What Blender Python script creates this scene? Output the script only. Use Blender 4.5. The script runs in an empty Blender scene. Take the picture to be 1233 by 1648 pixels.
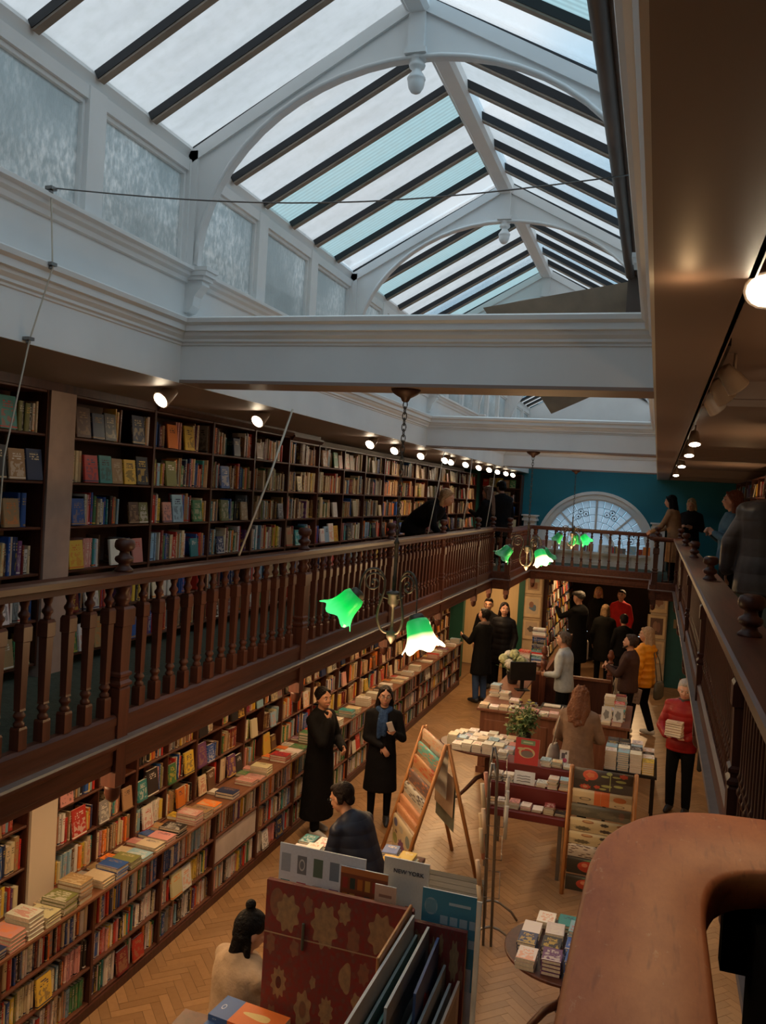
import bpy, bmesh, math, random
import numpy as np
from mathutils import Vector, Matrix, Euler
random.seed(7)
SC = bpy.context.scene
COL = SC.collection
R_ = math.radians

# ---------------------------------------------------------------- camera
def make_camera():
    yaw, pitch, roll, F = 0.318208, -0.0258426, 0.0596357, 1340.0
    cy, sy, cp, sp = math.cos(yaw), math.sin(yaw), math.cos(pitch), math.sin(pitch)
    f = Vector((-sy * cp, cy * cp, sp)); r = Vector((cy, sy, 0)); u = r.cross(f)
    cr, sr = math.cos(roll), math.sin(roll)
    r2 = r * cr + u * sr; u2 = -r * sr + u * cr
    cam = bpy.data.cameras.new('camera'); o = bpy.data.objects.new('camera', cam); COL.objects.link(o)
    m = Matrix((r2, u2, -f)).transposed().to_4x4(); m.translation = Vector((0, 0, 4.05))
    o.matrix_world = m
    cam.sensor_fit = 'VERTICAL'; cam.sensor_height = 24.0
    cam.lens = F / 1648.0 * 24.0
    cam.clip_start = 0.05
    SC.camera = o
make_camera()

# ---------------------------------------------------------------- sky, lights, exposure
def make_world():
    w = bpy.data.worlds.new('sky'); SC.world = w; w.use_nodes = True
    nt = w.node_tree; nt.nodes.clear()
    out = nt.nodes.new('ShaderNodeOutputWorld'); bg = nt.nodes.new('ShaderNodeBackground')
    tc = nt.nodes.new('ShaderNodeTexCoord')
    no = nt.nodes.new('ShaderNodeTexNoise'); no.inputs['Scale'].default_value = 2.2; no.inputs['Detail'].default_value = 5
    cr = nt.nodes.new('ShaderNodeValToRGB')
    cr.color_ramp.elements[0].position = 0.42; cr.color_ramp.elements[0].color = (0.15, 0.33, 0.45, 1)
    cr.color_ramp.elements[1].position = 0.62; cr.color_ramp.elements[1].color = (0.63, 0.605, 0.585, 1)
    nt.links.new(tc.outputs['Generated'], no.inputs['Vector']); nt.links.new(no.outputs['Fac'], cr.inputs['Fac'])
    nt.links.new(cr.outputs['Color'], bg.inputs['Color']); bg.inputs['Strength'].default_value = 3.1
    nt.links.new(bg.outputs['Background'], out.inputs['Surface'])
make_world()
vs = SC.view_settings
vs.view_transform = 'Standard'; vs.look = 'None'; vs.gamma = 1.0; vs.use_curve_mapping = False
vs.exposure = 0.0
SC.cycles.use_denoising = True
SC.cycles.max_bounces = 8; SC.cycles.diffuse_bounces = 4; SC.cycles.transparent_max_bounces = 12
SC.cycles.sample_clamp_indirect = 4.0
WARM = (1.0, 0.62, 0.30)

def lamp(name, kind, loc, energy, color=WARM, rot=None, target=None, **kw):
    l = bpy.data.lights.new(name, kind); l.energy = energy; l.color = color
    for k, v in kw.items(): setattr(l, k, v)
    o = bpy.data.objects.new(name, l); COL.objects.link(o); o.location = loc
    if target is not None:
        o.rotation_euler = (Vector(target) - Vector(loc)).to_track_quat('-Z', 'Y').to_euler()
    elif rot: o.rotation_euler = rot
    return o

# ---------------------------------------------------------------- materials
MATS = {}
class NT:
    def __init__(s, name):
        s.m = bpy.data.materials.new(name); s.m.use_nodes = True; s.t = s.m.node_tree
        s.b = s.t.nodes['Principled BSDF']; s.out = s.t.nodes['Material Output']; MATS[name] = s.m
    def n(s, typ, **kw):
        o = s.t.nodes.new('ShaderNode' + typ)
        for k, v in kw.items(): setattr(o, k, v)
        return o
    def l(s, a, b): s.t.links.new(a, b)
    def math(s, op, a, b=None, c=None, clamp=False):
        o = s.n('Math', operation=op, use_clamp=clamp)
        for i, x in enumerate((a, b, c)):
            if x is None: continue
            if isinstance(x, (int, float)): o.inputs[i].default_value = x
            else: s.l(x, o.inputs[i])
        return o.outputs[0]
    def mix(s, fac, a, b):
        o = s.n('Mix', data_type='RGBA')
        for i, x in ((0, fac), (6, a), (7, b)):
            if isinstance(x, (int, float)): o.inputs[i].default_value = x
            elif isinstance(x, (tuple, list)): o.inputs[i].default_value = (*x[:3], 1)
            else: s.l(x, o.inputs[i])
        return o.outputs[2]
    def noise(s, scale, detail=3, vec=None, rough=.5):
        o = s.n('TexNoise'); o.inputs['Scale'].default_value = scale; o.inputs['Detail'].default_value = detail
        o.inputs['Roughness'].default_value = rough
        if vec is not None: s.l(vec, o.inputs['Vector'])
        return o.outputs['Fac']
    def ramp(s, x, p0, p1):
        return s.math('MULTIPLY', s.math('SUBTRACT', x, p0), 1.0 / (p1 - p0), clamp=True)
    def bump(s, h, strength=.3, dist=.01):
        o = s.n('Bump'); o.inputs['Strength'].default_value = strength; o.inputs['Distance'].default_value = dist
        s.l(h, o.inputs['Height']); s.l(o.outputs['Normal'], s.b.inputs['Normal'])
    def setc(s, c): 
        if isinstance(c, (tuple, list)): s.b.inputs['Base Color'].default_value = (*c[:3], 1)
        else: s.l(c, s.b.inputs['Base Color'])
    def pos(s, scale=(1, 1, 1)):
        g = s.n('TexCoord'); mp = s.n('Mapping'); mp.inputs['Scale'].default_value = scale
        s.l(g.outputs['Object'], mp.inputs['Vector']); return mp.outputs['Vector']

def plain(name, col, rough=.6, metal=0., var=.12, scale=6, bump=0., coat=0., vscale=(1, 1, 1), bs=None):
    if name in MATS: return MATS[name]
    t = NT(name); v = t.pos(vscale); f = t.noise(scale, 4, v)
    c2 = tuple(max(0, x * (1 - var)) for x in col); c1 = tuple(min(1, x * (1 + var)) for x in col)
    t.setc(t.mix(t.ramp(f, .3, .7), c2, c1))
    t.b.inputs['Roughness'].default_value = rough; t.b.inputs['Metallic'].default_value = metal
    if coat: t.b.inputs['Coat Weight'].default_value = coat
    if bump: t.bump(t.noise(bs or scale * 4, 3, v), bump, .01)
    return t.m

def wood(name, c1, c2, rough=.4, scale=3., axis=2, bump=.1):
    if name in MATS: return MATS[name]
    t = NT(name); sc = [scale * 8] * 3; sc[axis] = scale * .6
    v = t.pos(tuple(sc)); f = t.noise(1.0, 5, v, .65)
    g = t.noise(.9, 2, t.pos((1, 1, 1)))
    c = t.mix(t.ramp(f, .3, .7), c1, c2)
    t.setc(t.mix(t.math('MULTIPLY', g, .35), c, tuple(x * .45 for x in c1)))
    t.b.inputs['Roughness'].default_value = rough
    t.b.inputs['Specular IOR Level'].default_value = .4
    t.bump(f, bump, .004)
    return t.m

def glass_mat(name, tint, kind):
    t = NT(name); t.t.nodes.remove(t.b)
    tr = t.n('BsdfTransparent'); tl = t.n('BsdfTranslucent'); gl = t.n('BsdfGlossy')
    m1 = t.n('MixShader'); m2 = t.n('MixShader')
    v = t.pos()
    gl.inputs['Roughness'].default_value = .12 if kind in ('clear', 'rippled') else .4
    fr = t.n('Fresnel'); fr.inputs['IOR'].default_value = 1.35
    if kind == 'clear':
        tr.inputs['Color'].default_value = (*tint, 1); tl.inputs['Color'].default_value = (*tint, 1); m1.inputs[0].default_value = .12
    elif kind == 'rippled':
        nz = t.noise(42, 3, t.pos((1, 1, .5)), .55); bp = t.n('Bump'); bp.inputs['Strength'].default_value = 1.0; bp.inputs['Distance'].default_value = .012
        t.l(nz, bp.inputs['Height']); t.l(bp.outputs['Normal'], gl.inputs['Normal']); t.l(bp.outputs['Normal'], tl.inputs['Normal'])
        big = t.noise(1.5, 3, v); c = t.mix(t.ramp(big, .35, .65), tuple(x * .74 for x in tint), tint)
        c = t.mix(t.ramp(nz, .42, .68), tuple(x * .72 for x in tint), (1, 1, 1))  # bright glints of the ripples put into the pane colour
        c = t.mix(t.ramp(big, .35, .62), tuple(x * .66 for x in tint), c)  # broad cloud brightness behind the pane put into its colour
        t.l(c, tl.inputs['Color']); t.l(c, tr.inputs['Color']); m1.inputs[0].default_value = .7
    else:
        if kind == 'ribbed':
            wv = t.n('TexWave', wave_type='BANDS', bands_direction='Y'); wv.inputs['Scale'].default_value = 7.; wv.inputs['Distortion'].default_value = .3
            t.l(v, wv.inputs['Vector']); f = wv.outputs['Fac']
        else: f = t.noise(3, 5, t.pos((.6, 3, .6)), .6)
        c = t.mix(t.ramp(f, .2, .8), tuple(x * .84 for x in tint), tint)
        d = t.noise(20, 5, v); c = t.mix(t.math('MULTIPLY', t.ramp(d, .45, .75), .25), c, (.55, .54, .50))
        t.l(c, tl.inputs['Color']); tr.inputs['Color'].default_value = (*tint, 1); m1.inputs[0].default_value = .9
    t.l(tr.outputs[0], m1.inputs[1]); t.l(tl.outputs[0], m1.inputs[2])
    t.l(t.math('MULTIPLY', fr.outputs[0], .6 if kind in ('clear', 'rippled') else .12), m2.inputs[0]); t.l(m1.outputs[0], m2.inputs[1]); t.l(gl.outputs[0], m2.inputs[2])
    t.l(m2.outputs[0], t.out.inputs['Surface'])
    return t.m

def print_mat(name, base, blobs, rough=.5, grain=.1, asp=1.0, bg2=None):
    """Flat print: blobs = (u, v, ru, rv, colour, petals, kind)  kind e = ellipse, r = rectangle."""
    t = NT(name); uv = t.n('UVMap'); sp = t.n('SeparateXYZ'); t.l(uv.outputs['UV'], sp.inputs[0])
    u, v = sp.outputs['X'], sp.outputs['Y']
    c = base
    if bg2:
        vv = t.n('TexVoronoi'); vv.inputs['Scale'].default_value = bg2[1]; t.l(uv.outputs['UV'], vv.inputs['Vector'])
        c = t.mix(t.ramp(vv.outputs['Distance'], bg2[2], bg2[2] + .08), bg2[0], base)
    for (bu, bv, ru, rv, colr, pet, kind) in blobs:
        du = t.math('MULTIPLY', t.math('SUBTRACT', u, bu), 1.0 / ru); dv = t.math('MULTIPLY', t.math('SUBTRACT', v, bv), 1.0 / rv)
        if kind == 'r':
            r = t.math('MAXIMUM', t.math('ABSOLUTE', du), t.math('ABSOLUTE', dv))
        else:
            r = t.math('SQRT', t.math('ADD', t.math('MULTIPLY', du, du), t.math('MULTIPLY', dv, dv)))
            if pet:
                th = t.math('ARCTAN2', dv, du)
                r = t.math('MULTIPLY', r, t.math('ADD', 1.0, t.math('MULTIPLY', t.math('COSINE', t.math('MULTIPLY', th, pet)), .13)))
        msk = t.math('LESS_THAN', r, 1.0)
        if kind == 'g': # ring
            msk = t.math('MULTIPLY', msk, t.math('GREATER_THAN', r, .72))
        c = t.mix(msk, c, colr)
    if not isinstance(c, tuple):
        f = t.noise(30, 4, uv.outputs['UV']); c = t.mix(t.math('MULTIPLY', t.ramp(f, .3, .7), grain), c, (.1, .08, .06))
    t.setc(c); t.b.inputs['Roughness'].default_value = rough
    return t.m

def cover_mat():
    t = NT('book_cover'); uv = t.n('UVMap'); sp = t.n('SeparateXYZ'); t.l(uv.outputs['UV'], sp.inputs[0])
    u, v = sp.outputs['X'], sp.outputs['Y']
    a = t.n('Attribute', attribute_name='col'); b = t.n('Attribute', attribute_name='acc')
    sd = t.math('MULTIPLY', a.outputs['Alpha'], 37.0)
    cmb = t.n('CombineXYZ'); t.l(t.math('MULTIPLY', u, 2.5), cmb.inputs[0]); t.l(t.math('MULTIPLY', v, 3.5), cmb.inputs[1]); t.l(sd, cmb.inputs[2])
    art = t.noise(1.6, 3, cmb.outputs[0])
    def box(u0, u1, v0, v1):
        m = t.math('MULTIPLY', t.math('GREATER_THAN', u, u0), t.math('LESS_THAN', u, u1))
        return t.math('MULTIPLY', m, t.math('MULTIPLY', t.math('GREATER_THAN', v, v0), t.math('LESS_THAN', v, v1)))
    m_art = t.math('MULTIPLY', box(.08, .92, .1, .58), t.math('GREATER_THAN', art, .5))
    c = t.mix(t.math('MULTIPLY', t.math('MULTIPLY', m_art, .55), t.math('GREATER_THAN', t.math('FRACT', t.math('MULTIPLY', a.outputs['Alpha'], 7.3)), .35)), a.outputs['Color'], b.outputs['Color'])
    c2 = t.n('CombineXYZ'); t.l(t.math('MULTIPLY', u, 14), c2.inputs[0]); t.l(t.math('FLOOR', t.math('MULTIPLY', v, 18)), c2.inputs[1]); t.l(sd, c2.inputs[2])
    txt = t.n('TexWhiteNoise', noise_dimensions='3D'); fl = t.n('CombineXYZ')
    t.l(t.math('FLOOR', t.math('MULTIPLY', u, 12)), fl.inputs[0]); t.l(t.math('FLOOR', t.math('MULTIPLY', v, 26)), fl.inputs[1]); t.l(sd, fl.inputs[2])
    t.l(fl.outputs[0], txt.inputs['Vector'])
    m_t = t.math('MULTIPLY', box(.2, .8, .64, .88), t.math('GREATER_THAN', txt.outputs['Value'], .45))
    m_t = t.math('MULTIPLY', m_t, t.math('GREATER_THAN', t.math('FRACT', t.math('MULTIPLY', v, 13)), .4))
    c = t.mix(m_t, c, b.outputs['Color'])
    band = t.math('MULTIPLY', box(.0, 1., .03, .08), t.math('GREATER_THAN', t.math('FRACT', t.math('MULTIPLY', a.outputs['Alpha'], 3.1)), .5))
    c = t.mix(band, c, b.outputs['Color'])
    t.setc(c); t.b.inputs['Roughness'].default_value = .38; t.b.inputs['Specular IOR Level'].default_value = .45
    return t.m

def emit_mat(name, col, strength):
    t = NT(name); t.b.inputs['Base Color'].default_value = (*col, 1)
    t.b.inputs['Emission Color'].default_value = (*col, 1); t.b.inputs['Emission Strength'].default_value = strength
    return t.m

WHITE = plain('white_paint', (.76, .77, .765), .45, var=.05, scale=2, bump=.06)
OFFW = plain('cream_paint', (.66, .56, .46), .6, var=.05, scale=2)
SOFFIT = plain('shaded_soffit_paint', (.26, .185, .155), .5, var=.05, scale=1.5)  # white paint in shade: the shade is put into this brown
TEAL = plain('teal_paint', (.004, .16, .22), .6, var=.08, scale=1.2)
GREEN = plain('dark_green_paint', (.01, .09, .06), .5, var=.1, scale=2)
DWOOD = wood('dark_oak', (.045, .013, .008), (.115, .036, .020), .42, 3, 2)
RWOOD = wood('railing_oak', (.085, .024, .013), (.19, .056, .028), .40, 3, 2)
RWOODY = wood('railing_oak_lengthways', (.075, .023, .013), (.165, .050, .026), .42, 3, 1)
SHELFY = wood('shelf_oak', (.07, .022, .012), (.16, .055, .03), .4, 3, 1)
LEDGEM = wood('ledge_oak', (.16, .06, .03), (.28, .12, .06), .4, 3, 1)
PINE = wood('honey_beech', (.42, .17, .05), (.58, .26, .09), .4, 3, 2)
PAPER = plain('page_edges', (.70, .63, .52), .8, var=.12, scale=60, vscale=(1, 1, 6))
COVER = cover_mat()
GREENCARPET = plain('green_carpet', (.07, .085, .06), .95, var=.2, scale=30, bump=.3)
BLACKM = plain('black_metal', (.02, .018, .017), .45, .6, var=.2)
BRONZE = plain('aged_bronze', (.11, .095, .075), .5, .6, var=.35, scale=20)
STEEL = plain('grey_steel', (.22, .21, .20), .35, .8, var=.1)
BARM = plain('bar_soffit', (.26, .21, .165), .6, var=.2, scale=5)
BARD = plain('bar_black', (.010, .011, .014), .6, var=.2)

# ---------------------------------------------------------------- mesh helpers
class MB:
    def __init__(s): s.v = []; s.f = []; s.mi = []; s.sm = []; s.uv = {}
    def face(s, idx, mi=0, sm=False, uv=None):
        s.f.append(tuple(idx)); s.mi.append(mi); s.sm.append(sm)
        if uv: s.uv[len(s.f) - 1] = uv
    def box(s, a, b, mi=0, M=None):
        x0, y0, z0 = (min(a[i], b[i]) for i in range(3)); x1, y1, z1 = (max(a[i], b[i]) for i in range(3))
        n = len(s.v); P = [(x0, y0, z0), (x1, y0, z0), (x1, y1, z0), (x0, y1, z0), (x0, y0, z1), (x1, y0, z1), (x1, y1, z1), (x0, y1, z1)]
        if M is not None: P = [tuple(M @ Vector(p)) for p in P]
        s.v += P
        for q in ((0, 3, 2, 1), (4, 5, 6, 7), (0, 1, 5, 4), (1, 2, 6, 5), (2, 3, 7, 6), (3, 0, 4, 7)):
            s.face([n + i for i in q], mi, False, ((0, 0), (1, 0), (1, 1), (0, 1)))
        return s
    def cbox(s, a, b, c=.004, mi=0, M=None):
        """box with chamfered edges"""
        lo = [min(a[i], b[i]) for i in range(3)]; hi = [max(a[i], b[i]) for i in range(3)]
        c = min(c, min(hi[i] - lo[i] for i in range(3)) * .45); n = len(s.v); ids = {}
        for sx in (0, 1):
            for sy in (0, 1):
                for sz in (0, 1):
                    for ax in range(3):
                        p = []
                        for k, sg in enumerate((sx, sy, sz)):
                            base = hi[k] if sg else lo[k]
                            p.append(base if k == ax else base + (-c if sg else c))
                        ids[(sx, sy, sz, ax)] = len(s.v); s.v.append(tuple(M @ Vector(p)) if M is not None else tuple(p))
        def add(q): s.face(q, mi)
        S = (0, 1)
        for ax in range(3):
            o = [k for k in range(3) if k != ax]
            for sg in S:
                def key(p, q):
                    t = [0, 0, 0]; t[ax] = sg; t[o[0]] = p; t[o[1]] = q; return tuple(t)
                q = [ids[(*key(p, r), ax)] for p, r in ((0, 0), (1, 0), (1, 1), (0, 1))]
                if (sg == 0) ^ (ax == 1): q.reverse()
                add(q)
        for ax in range(3):  # edges parallel to ax
            o = [k for k in range(3) if k != ax]
            for p in S:
                for r in S:
                    def key(q):
                        t = [0, 0, 0]; t[ax] = q; t[o[0]] = p; t[o[1]] = r; return tuple(t)
                    q = [ids[(*key(0), o[0])], ids[(*key(1), o[0])], ids[(*key(1), o[1])], ids[(*key(0), o[1])]]
                    if (p ^ r) ^ (ax == 1) ^ 1: q.reverse()
                    add(q)
        for sx in S:
            for sy in S:
                for sz in S:
                    q = [ids[(sx, sy, sz, k)] for k in range(3)]
                    if (sx + sy + sz) % 2 == 0: q.reverse()
                    add(q)
        return s
    def ext(s, prof, axis, a, b, mi=0, closed=True):
        """extrude a 2-D profile along an axis: axis x -> prof=(y,z); y -> (x,z); z -> (x,y)"""
        n = len(s.v); k = len(prof)
        for t in (a, b):
            for p in prof:
                s.v.append({'x': (t, p[0], p[1]), 'y': (p[0], t, p[1]), 'z': (p[0], p[1], t)}[axis])
        for i in range(k if closed else k - 1):
            j = (i + 1) % k; s.face((n + i, n + j, n + k + j, n + k + i), mi, False, ((0, 0), (1, 0), (1, 1), (0, 1)))
        if closed: s.face(range(n + k - 1, n - 1, -1), mi); s.face(range(n + k, n + 2 * k), mi)
        return s
    def ring(s, c, u, v, ru, rv=None, seg=12):
        rv = ru if rv is None else rv; n = len(s.v)
        for i in range(seg):
            a = 2 * math.pi * i / seg; s.v.append(tuple(c + u * (ru * math.cos(a)) + v * (rv * math.sin(a))))
        return n
    def loft(s, rings, seg, mi=0, sm=True, cap=True):
        for a, b in zip(rings, rings[1:]):
            for i in range(seg):
                j = (i + 1) % seg; s.face((a + i, a + j, b + j, b + i), mi, sm)
        if cap:
            s.face(range(rings[0] + seg - 1, rings[0] - 1, -1), mi); s.face(range(rings[-1], rings[-1] + seg), mi)
        return s
    def lathe(s, prof, o=(0, 0, 0), seg=12, mi=0, cap=True, M=None, sm=True):
        """prof: (radius, z) upwards"""
        o = Vector(o); rs = []
        for r, z in prof:
            n = len(s.v)
            for i in range(seg):
                a = 2 * math.pi * i / seg; p = Vector((r * math.cos(a), r * math.sin(a), z))
                if M is not None: p = M @ p
                s.v.append(tuple(o + p))
            rs.append(n)
        return s.loft(rs, seg, mi, sm, cap)
    def tube(s, pts, r, seg=8, mi=0, cap=True, closed=False):
        pts = [Vector(p) for p in pts]; rs = []; N = len(pts); prev = None
        rad = r if isinstance(r, (list, tuple)) else [r] * N
        for i, p in enumerate(pts):
            if closed: d = pts[(i + 1) % N] - pts[i - 1]
            else: d = (pts[min(i + 1, N - 1)] - pts[max(i - 1, 0)])
            d.normalize()
            if prev is None:
                up = Vector((0, 0, 1)) if abs(d.z) < .9 else Vector((1, 0, 0)); u = d.cross(up).normalized()
            else: u = (prev - d * prev.dot(d)).normalized()
            prev = u; v = d.cross(u); rs.append(s.ring(p, u, v, rad[i], seg=seg))
        if closed:
            s.loft(rs, seg, mi, True, False)
            a, b = rs[-1], rs[0]
            best = min(range(seg), key=lambda k: (Vector(s.v[a]) - Vector(s.v[b + k])).length)
            for i in range(seg):
                j = (i + 1) % seg; s.face((a + i, a + j, b + (j + best) % seg, b + (i + best) % seg), mi, True)
            return s
        return s.loft(rs, seg, mi, True, cap)
    def ell(s, c, r, seg=12, rings=8, mi=0, M=None):
        prof = []; rs = []
        for k in range(rings + 1):
            a = -math.pi / 2 + math.pi * k / rings; cz, cr = math.sin(a), max(math.cos(a), .02)
            n = len(s.v)
            for i in range(seg):
                b = 2 * math.pi * i / seg; p = Vector((r[0] * cr * math.cos(b), r[1] * cr * math.sin(b), r[2] * cz))
                if M is not None: p = M @ p
                s.v.append(tuple(Vector(c) + p))
            rs.append(n)
        return s.loft(rs, seg, mi, True, True)
    def quad(s, P, mi=0, uv=((0, 0), (1, 0), (1, 1), (0, 1))):
        n = len(s.v); s.v += [tuple(p) for p in P]; s.face(range(n, n + len(P)), mi, False, uv if len(P) == 4 else None)
        return s
    def mesh(s, name, mats):
        me = bpy.data.meshes.new(name); me.from_pydata(s.v, [], s.f)
        for m in (mats if isinstance(mats, (list, tuple)) else [mats]): me.materials.append(m)
        me.polygons.foreach_set('material_index', s.mi); me.polygons.foreach_set('use_smooth', s.sm)
        if s.uv:
            ul = me.uv_layers.new(name='UVMap'); d = [0.0] * (2 * len(me.loops)); k = 0
            for fi, f in enumerate(s.f):
                q = s.uv.get(fi)
                for j in range(len(f)):
                    if q and j < len(q): d[2 * k] = q[j][0]; d[2 * k + 1] = q[j][1]
                    k += 1
            ul.data.foreach_set('uv', d)
        me.update(); return me
    def obj(s, name, mats, parent=None, loc=None, rz=None, bevel=0):
        o = bpy.data.objects.new(name, s.mesh(name, mats)); COL.objects.link(o)
        if parent: o.parent = parent
        if loc is not None: o.location = loc
        if rz is not None: o.rotation_euler = (0, 0, rz)
        if bevel:
            m = o.modifiers.new('b', 'BEVEL'); m.width = bevel; m.segments = 2; m.limit_method = 'ANGLE'
        return o

def tag(o, label=None, cat=None, group=None, kind=None):
    if label: o['label'] = label
    if cat: o['category'] = cat
    if group: o['group'] = group
    if kind: o['kind'] = kind
    return o
def empty(name, label, cat, loc=(0, 0, 0), rz=0, group=None):
    o = bpy.data.objects.new(name, None); COL.objects.link(o); o.location = loc; o.rotation_euler = (0, 0, rz)
    o.empty_display_size = .1
    return tag(o, label, cat, group)
def dup(o, parent=None, loc=None, rz=None, name=None):
    c = o.copy(); COL.objects.link(c)
    if parent is not None: c.parent = parent
    if loc is not None: c.location = loc
    if rz is not None: c.rotation_euler = (0, 0, rz)
    return c
def dup_tree(o, parent=None):
    c = dup(o, parent)
    for ch in list(o.children): dup_tree(ch, c)
    return c
def struct(name, mb, mats, parent=None, **kw):
    o = mb.obj(name, mats, parent, **kw)
    if not parent: o['kind'] = 'structure'
    return o
def sempty(name, loc=(0, 0, 0)):
    o = bpy.data.objects.new(name, None); COL.objects.link(o); o.location = loc; o['kind'] = 'structure'; return o
ORD = ['first', 'second', 'third', 'fourth', 'fifth', 'sixth', 'seventh', 'eighth', 'ninth', 'tenth', 'eleventh', 'twelfth', 'thirteenth', 'fourteenth', 'fifteenth', 'sixteenth', 'seventeenth', 'eighteenth', 'nineteenth', 'twentieth', 'twenty-first', 'twenty-second', 'twenty-third', 'twenty-fourth', 'twenty-fifth', 'twenty-sixth', 'twenty-seventh', 'twenty-eighth', 'twenty-ninth', 'thirtieth'] + ['%dth' % i for i in range(31, 120)]
# ================================================================ SETTING
XL, XR = -2.97, -0.05          # skylight well
YE = 19.8                      # far wall
GZ = 2.62                      # gallery floor

def build_floor():
    fl = MB().box((-4.4, -1.6, -.12), (2.0, 27, -.012)).obj('floor', plain('floor_screed', (.20, .11, .05), .6)); fl['kind'] = 'structure'
    # herringbone parquet
    t = NT('parquet_oak'); oi = t.n('ObjectInfo'); at = t.n('Attribute', attribute_name='tone')
    f = t.noise(2.2, 5, t.pos((10, 10, 10)), .6)
    c = t.mix(at.outputs['Fac'], (.25, .135, .055), (.37, .205, .09))
    c = t.mix(t.math('MULTIPLY', t.ramp(f, .3, .8), .35), c, (.15, .07, .03))
    wear = t.noise(.8, 3, t.pos()); c = t.mix(t.math('MULTIPLY', t.ramp(wear, .45, .7), .3), c, (.40, .27, .17))
    t.setc(c); t.b.inputs['Roughness'].default_value = .33
    L, Wd = .30, .075; k = 4
    ux = uy = math.cos(math.radians(45)); nn = 4; allb = []
    for u in range(-20, 330):
        for v in range(-160, 330):
            k = (u - v) % (2 * nn)
            if k == 0: cu, cv, du, dv = u + nn / 2, v + .5, nn / 2, .5
            elif k == 2 * nn - 1: cu, cv, du, dv = u + .5, v + nn / 2, .5, nn / 2
            else: continue
            x = (cu * ux - cv * uy) * Wd - 1.5; y = (cu * uy + cv * ux) * Wd + 1.0
            if -3.85 < x < 1.2 and 3.4 < y < 19.9: allb.append((x, y, du * Wd, dv * Wd))
    rnd = random.Random(3)
    def block(mb, x, y, du, dv, z=0.0):
        g = .0011; z += rnd.uniform(-.0008, .0008)
        pts = []
        for sx, sy in ((-1, -1), (1, -1), (1, 1), (-1, 1)):
            pu, pv = sx * (du - g), sy * (dv - g)
            pts.append((x + pu * ux - pv * uy, y + pu * uy + pv * ux))
        q = len(mb.v); mb.v += [(px, py, -.012) for px, py in pts] + [(px, py, z) for px, py in pts]
        mb.face((q + 4, q + 5, q + 6, q + 7))
        for i in range(4): mb.face((q + i, q + (i + 1) % 4, q + 4 + (i + 1) % 4, q + 4 + i))
    near = [b for b in allb if b[0] > -3.8 and b[1] < 12]
    # the blocks seen largest: open floor by the left bookcase and in the centre aisle
    near.sort(key=lambda b: min(math.hypot(b[0] + 2.9, (b[1] - 6.0) * .55), math.hypot(b[0] + .95, (b[1] - 8.3) * .8)))
    keep = near[:300]; ks = set(keep)
    for b in keep:
        mb = MB(); block(mb, *b); o = mb.obj('parquet_block', t.m, fl)
        at_ = o.data.attributes.new('tone', 'FLOAT', 'FACE'); tv = rnd.random(); at_.data.foreach_set('value', [tv] * len(o.data.polygons))
    mb = MB(); tones = []
    for b in allb:
        if b in ks: continue
        n0 = len(mb.f); block(mb, *b); tv = rnd.random(); tones += [tv] * (len(mb.f) - n0)
    o = mb.obj('parquet_block', t.m, fl); o['kind'] = 'stuff'
    at_ = o.data.attributes.new('tone', 'FLOAT', 'FACE'); at_.data.foreach_set('value', tones)
build_floor()

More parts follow.
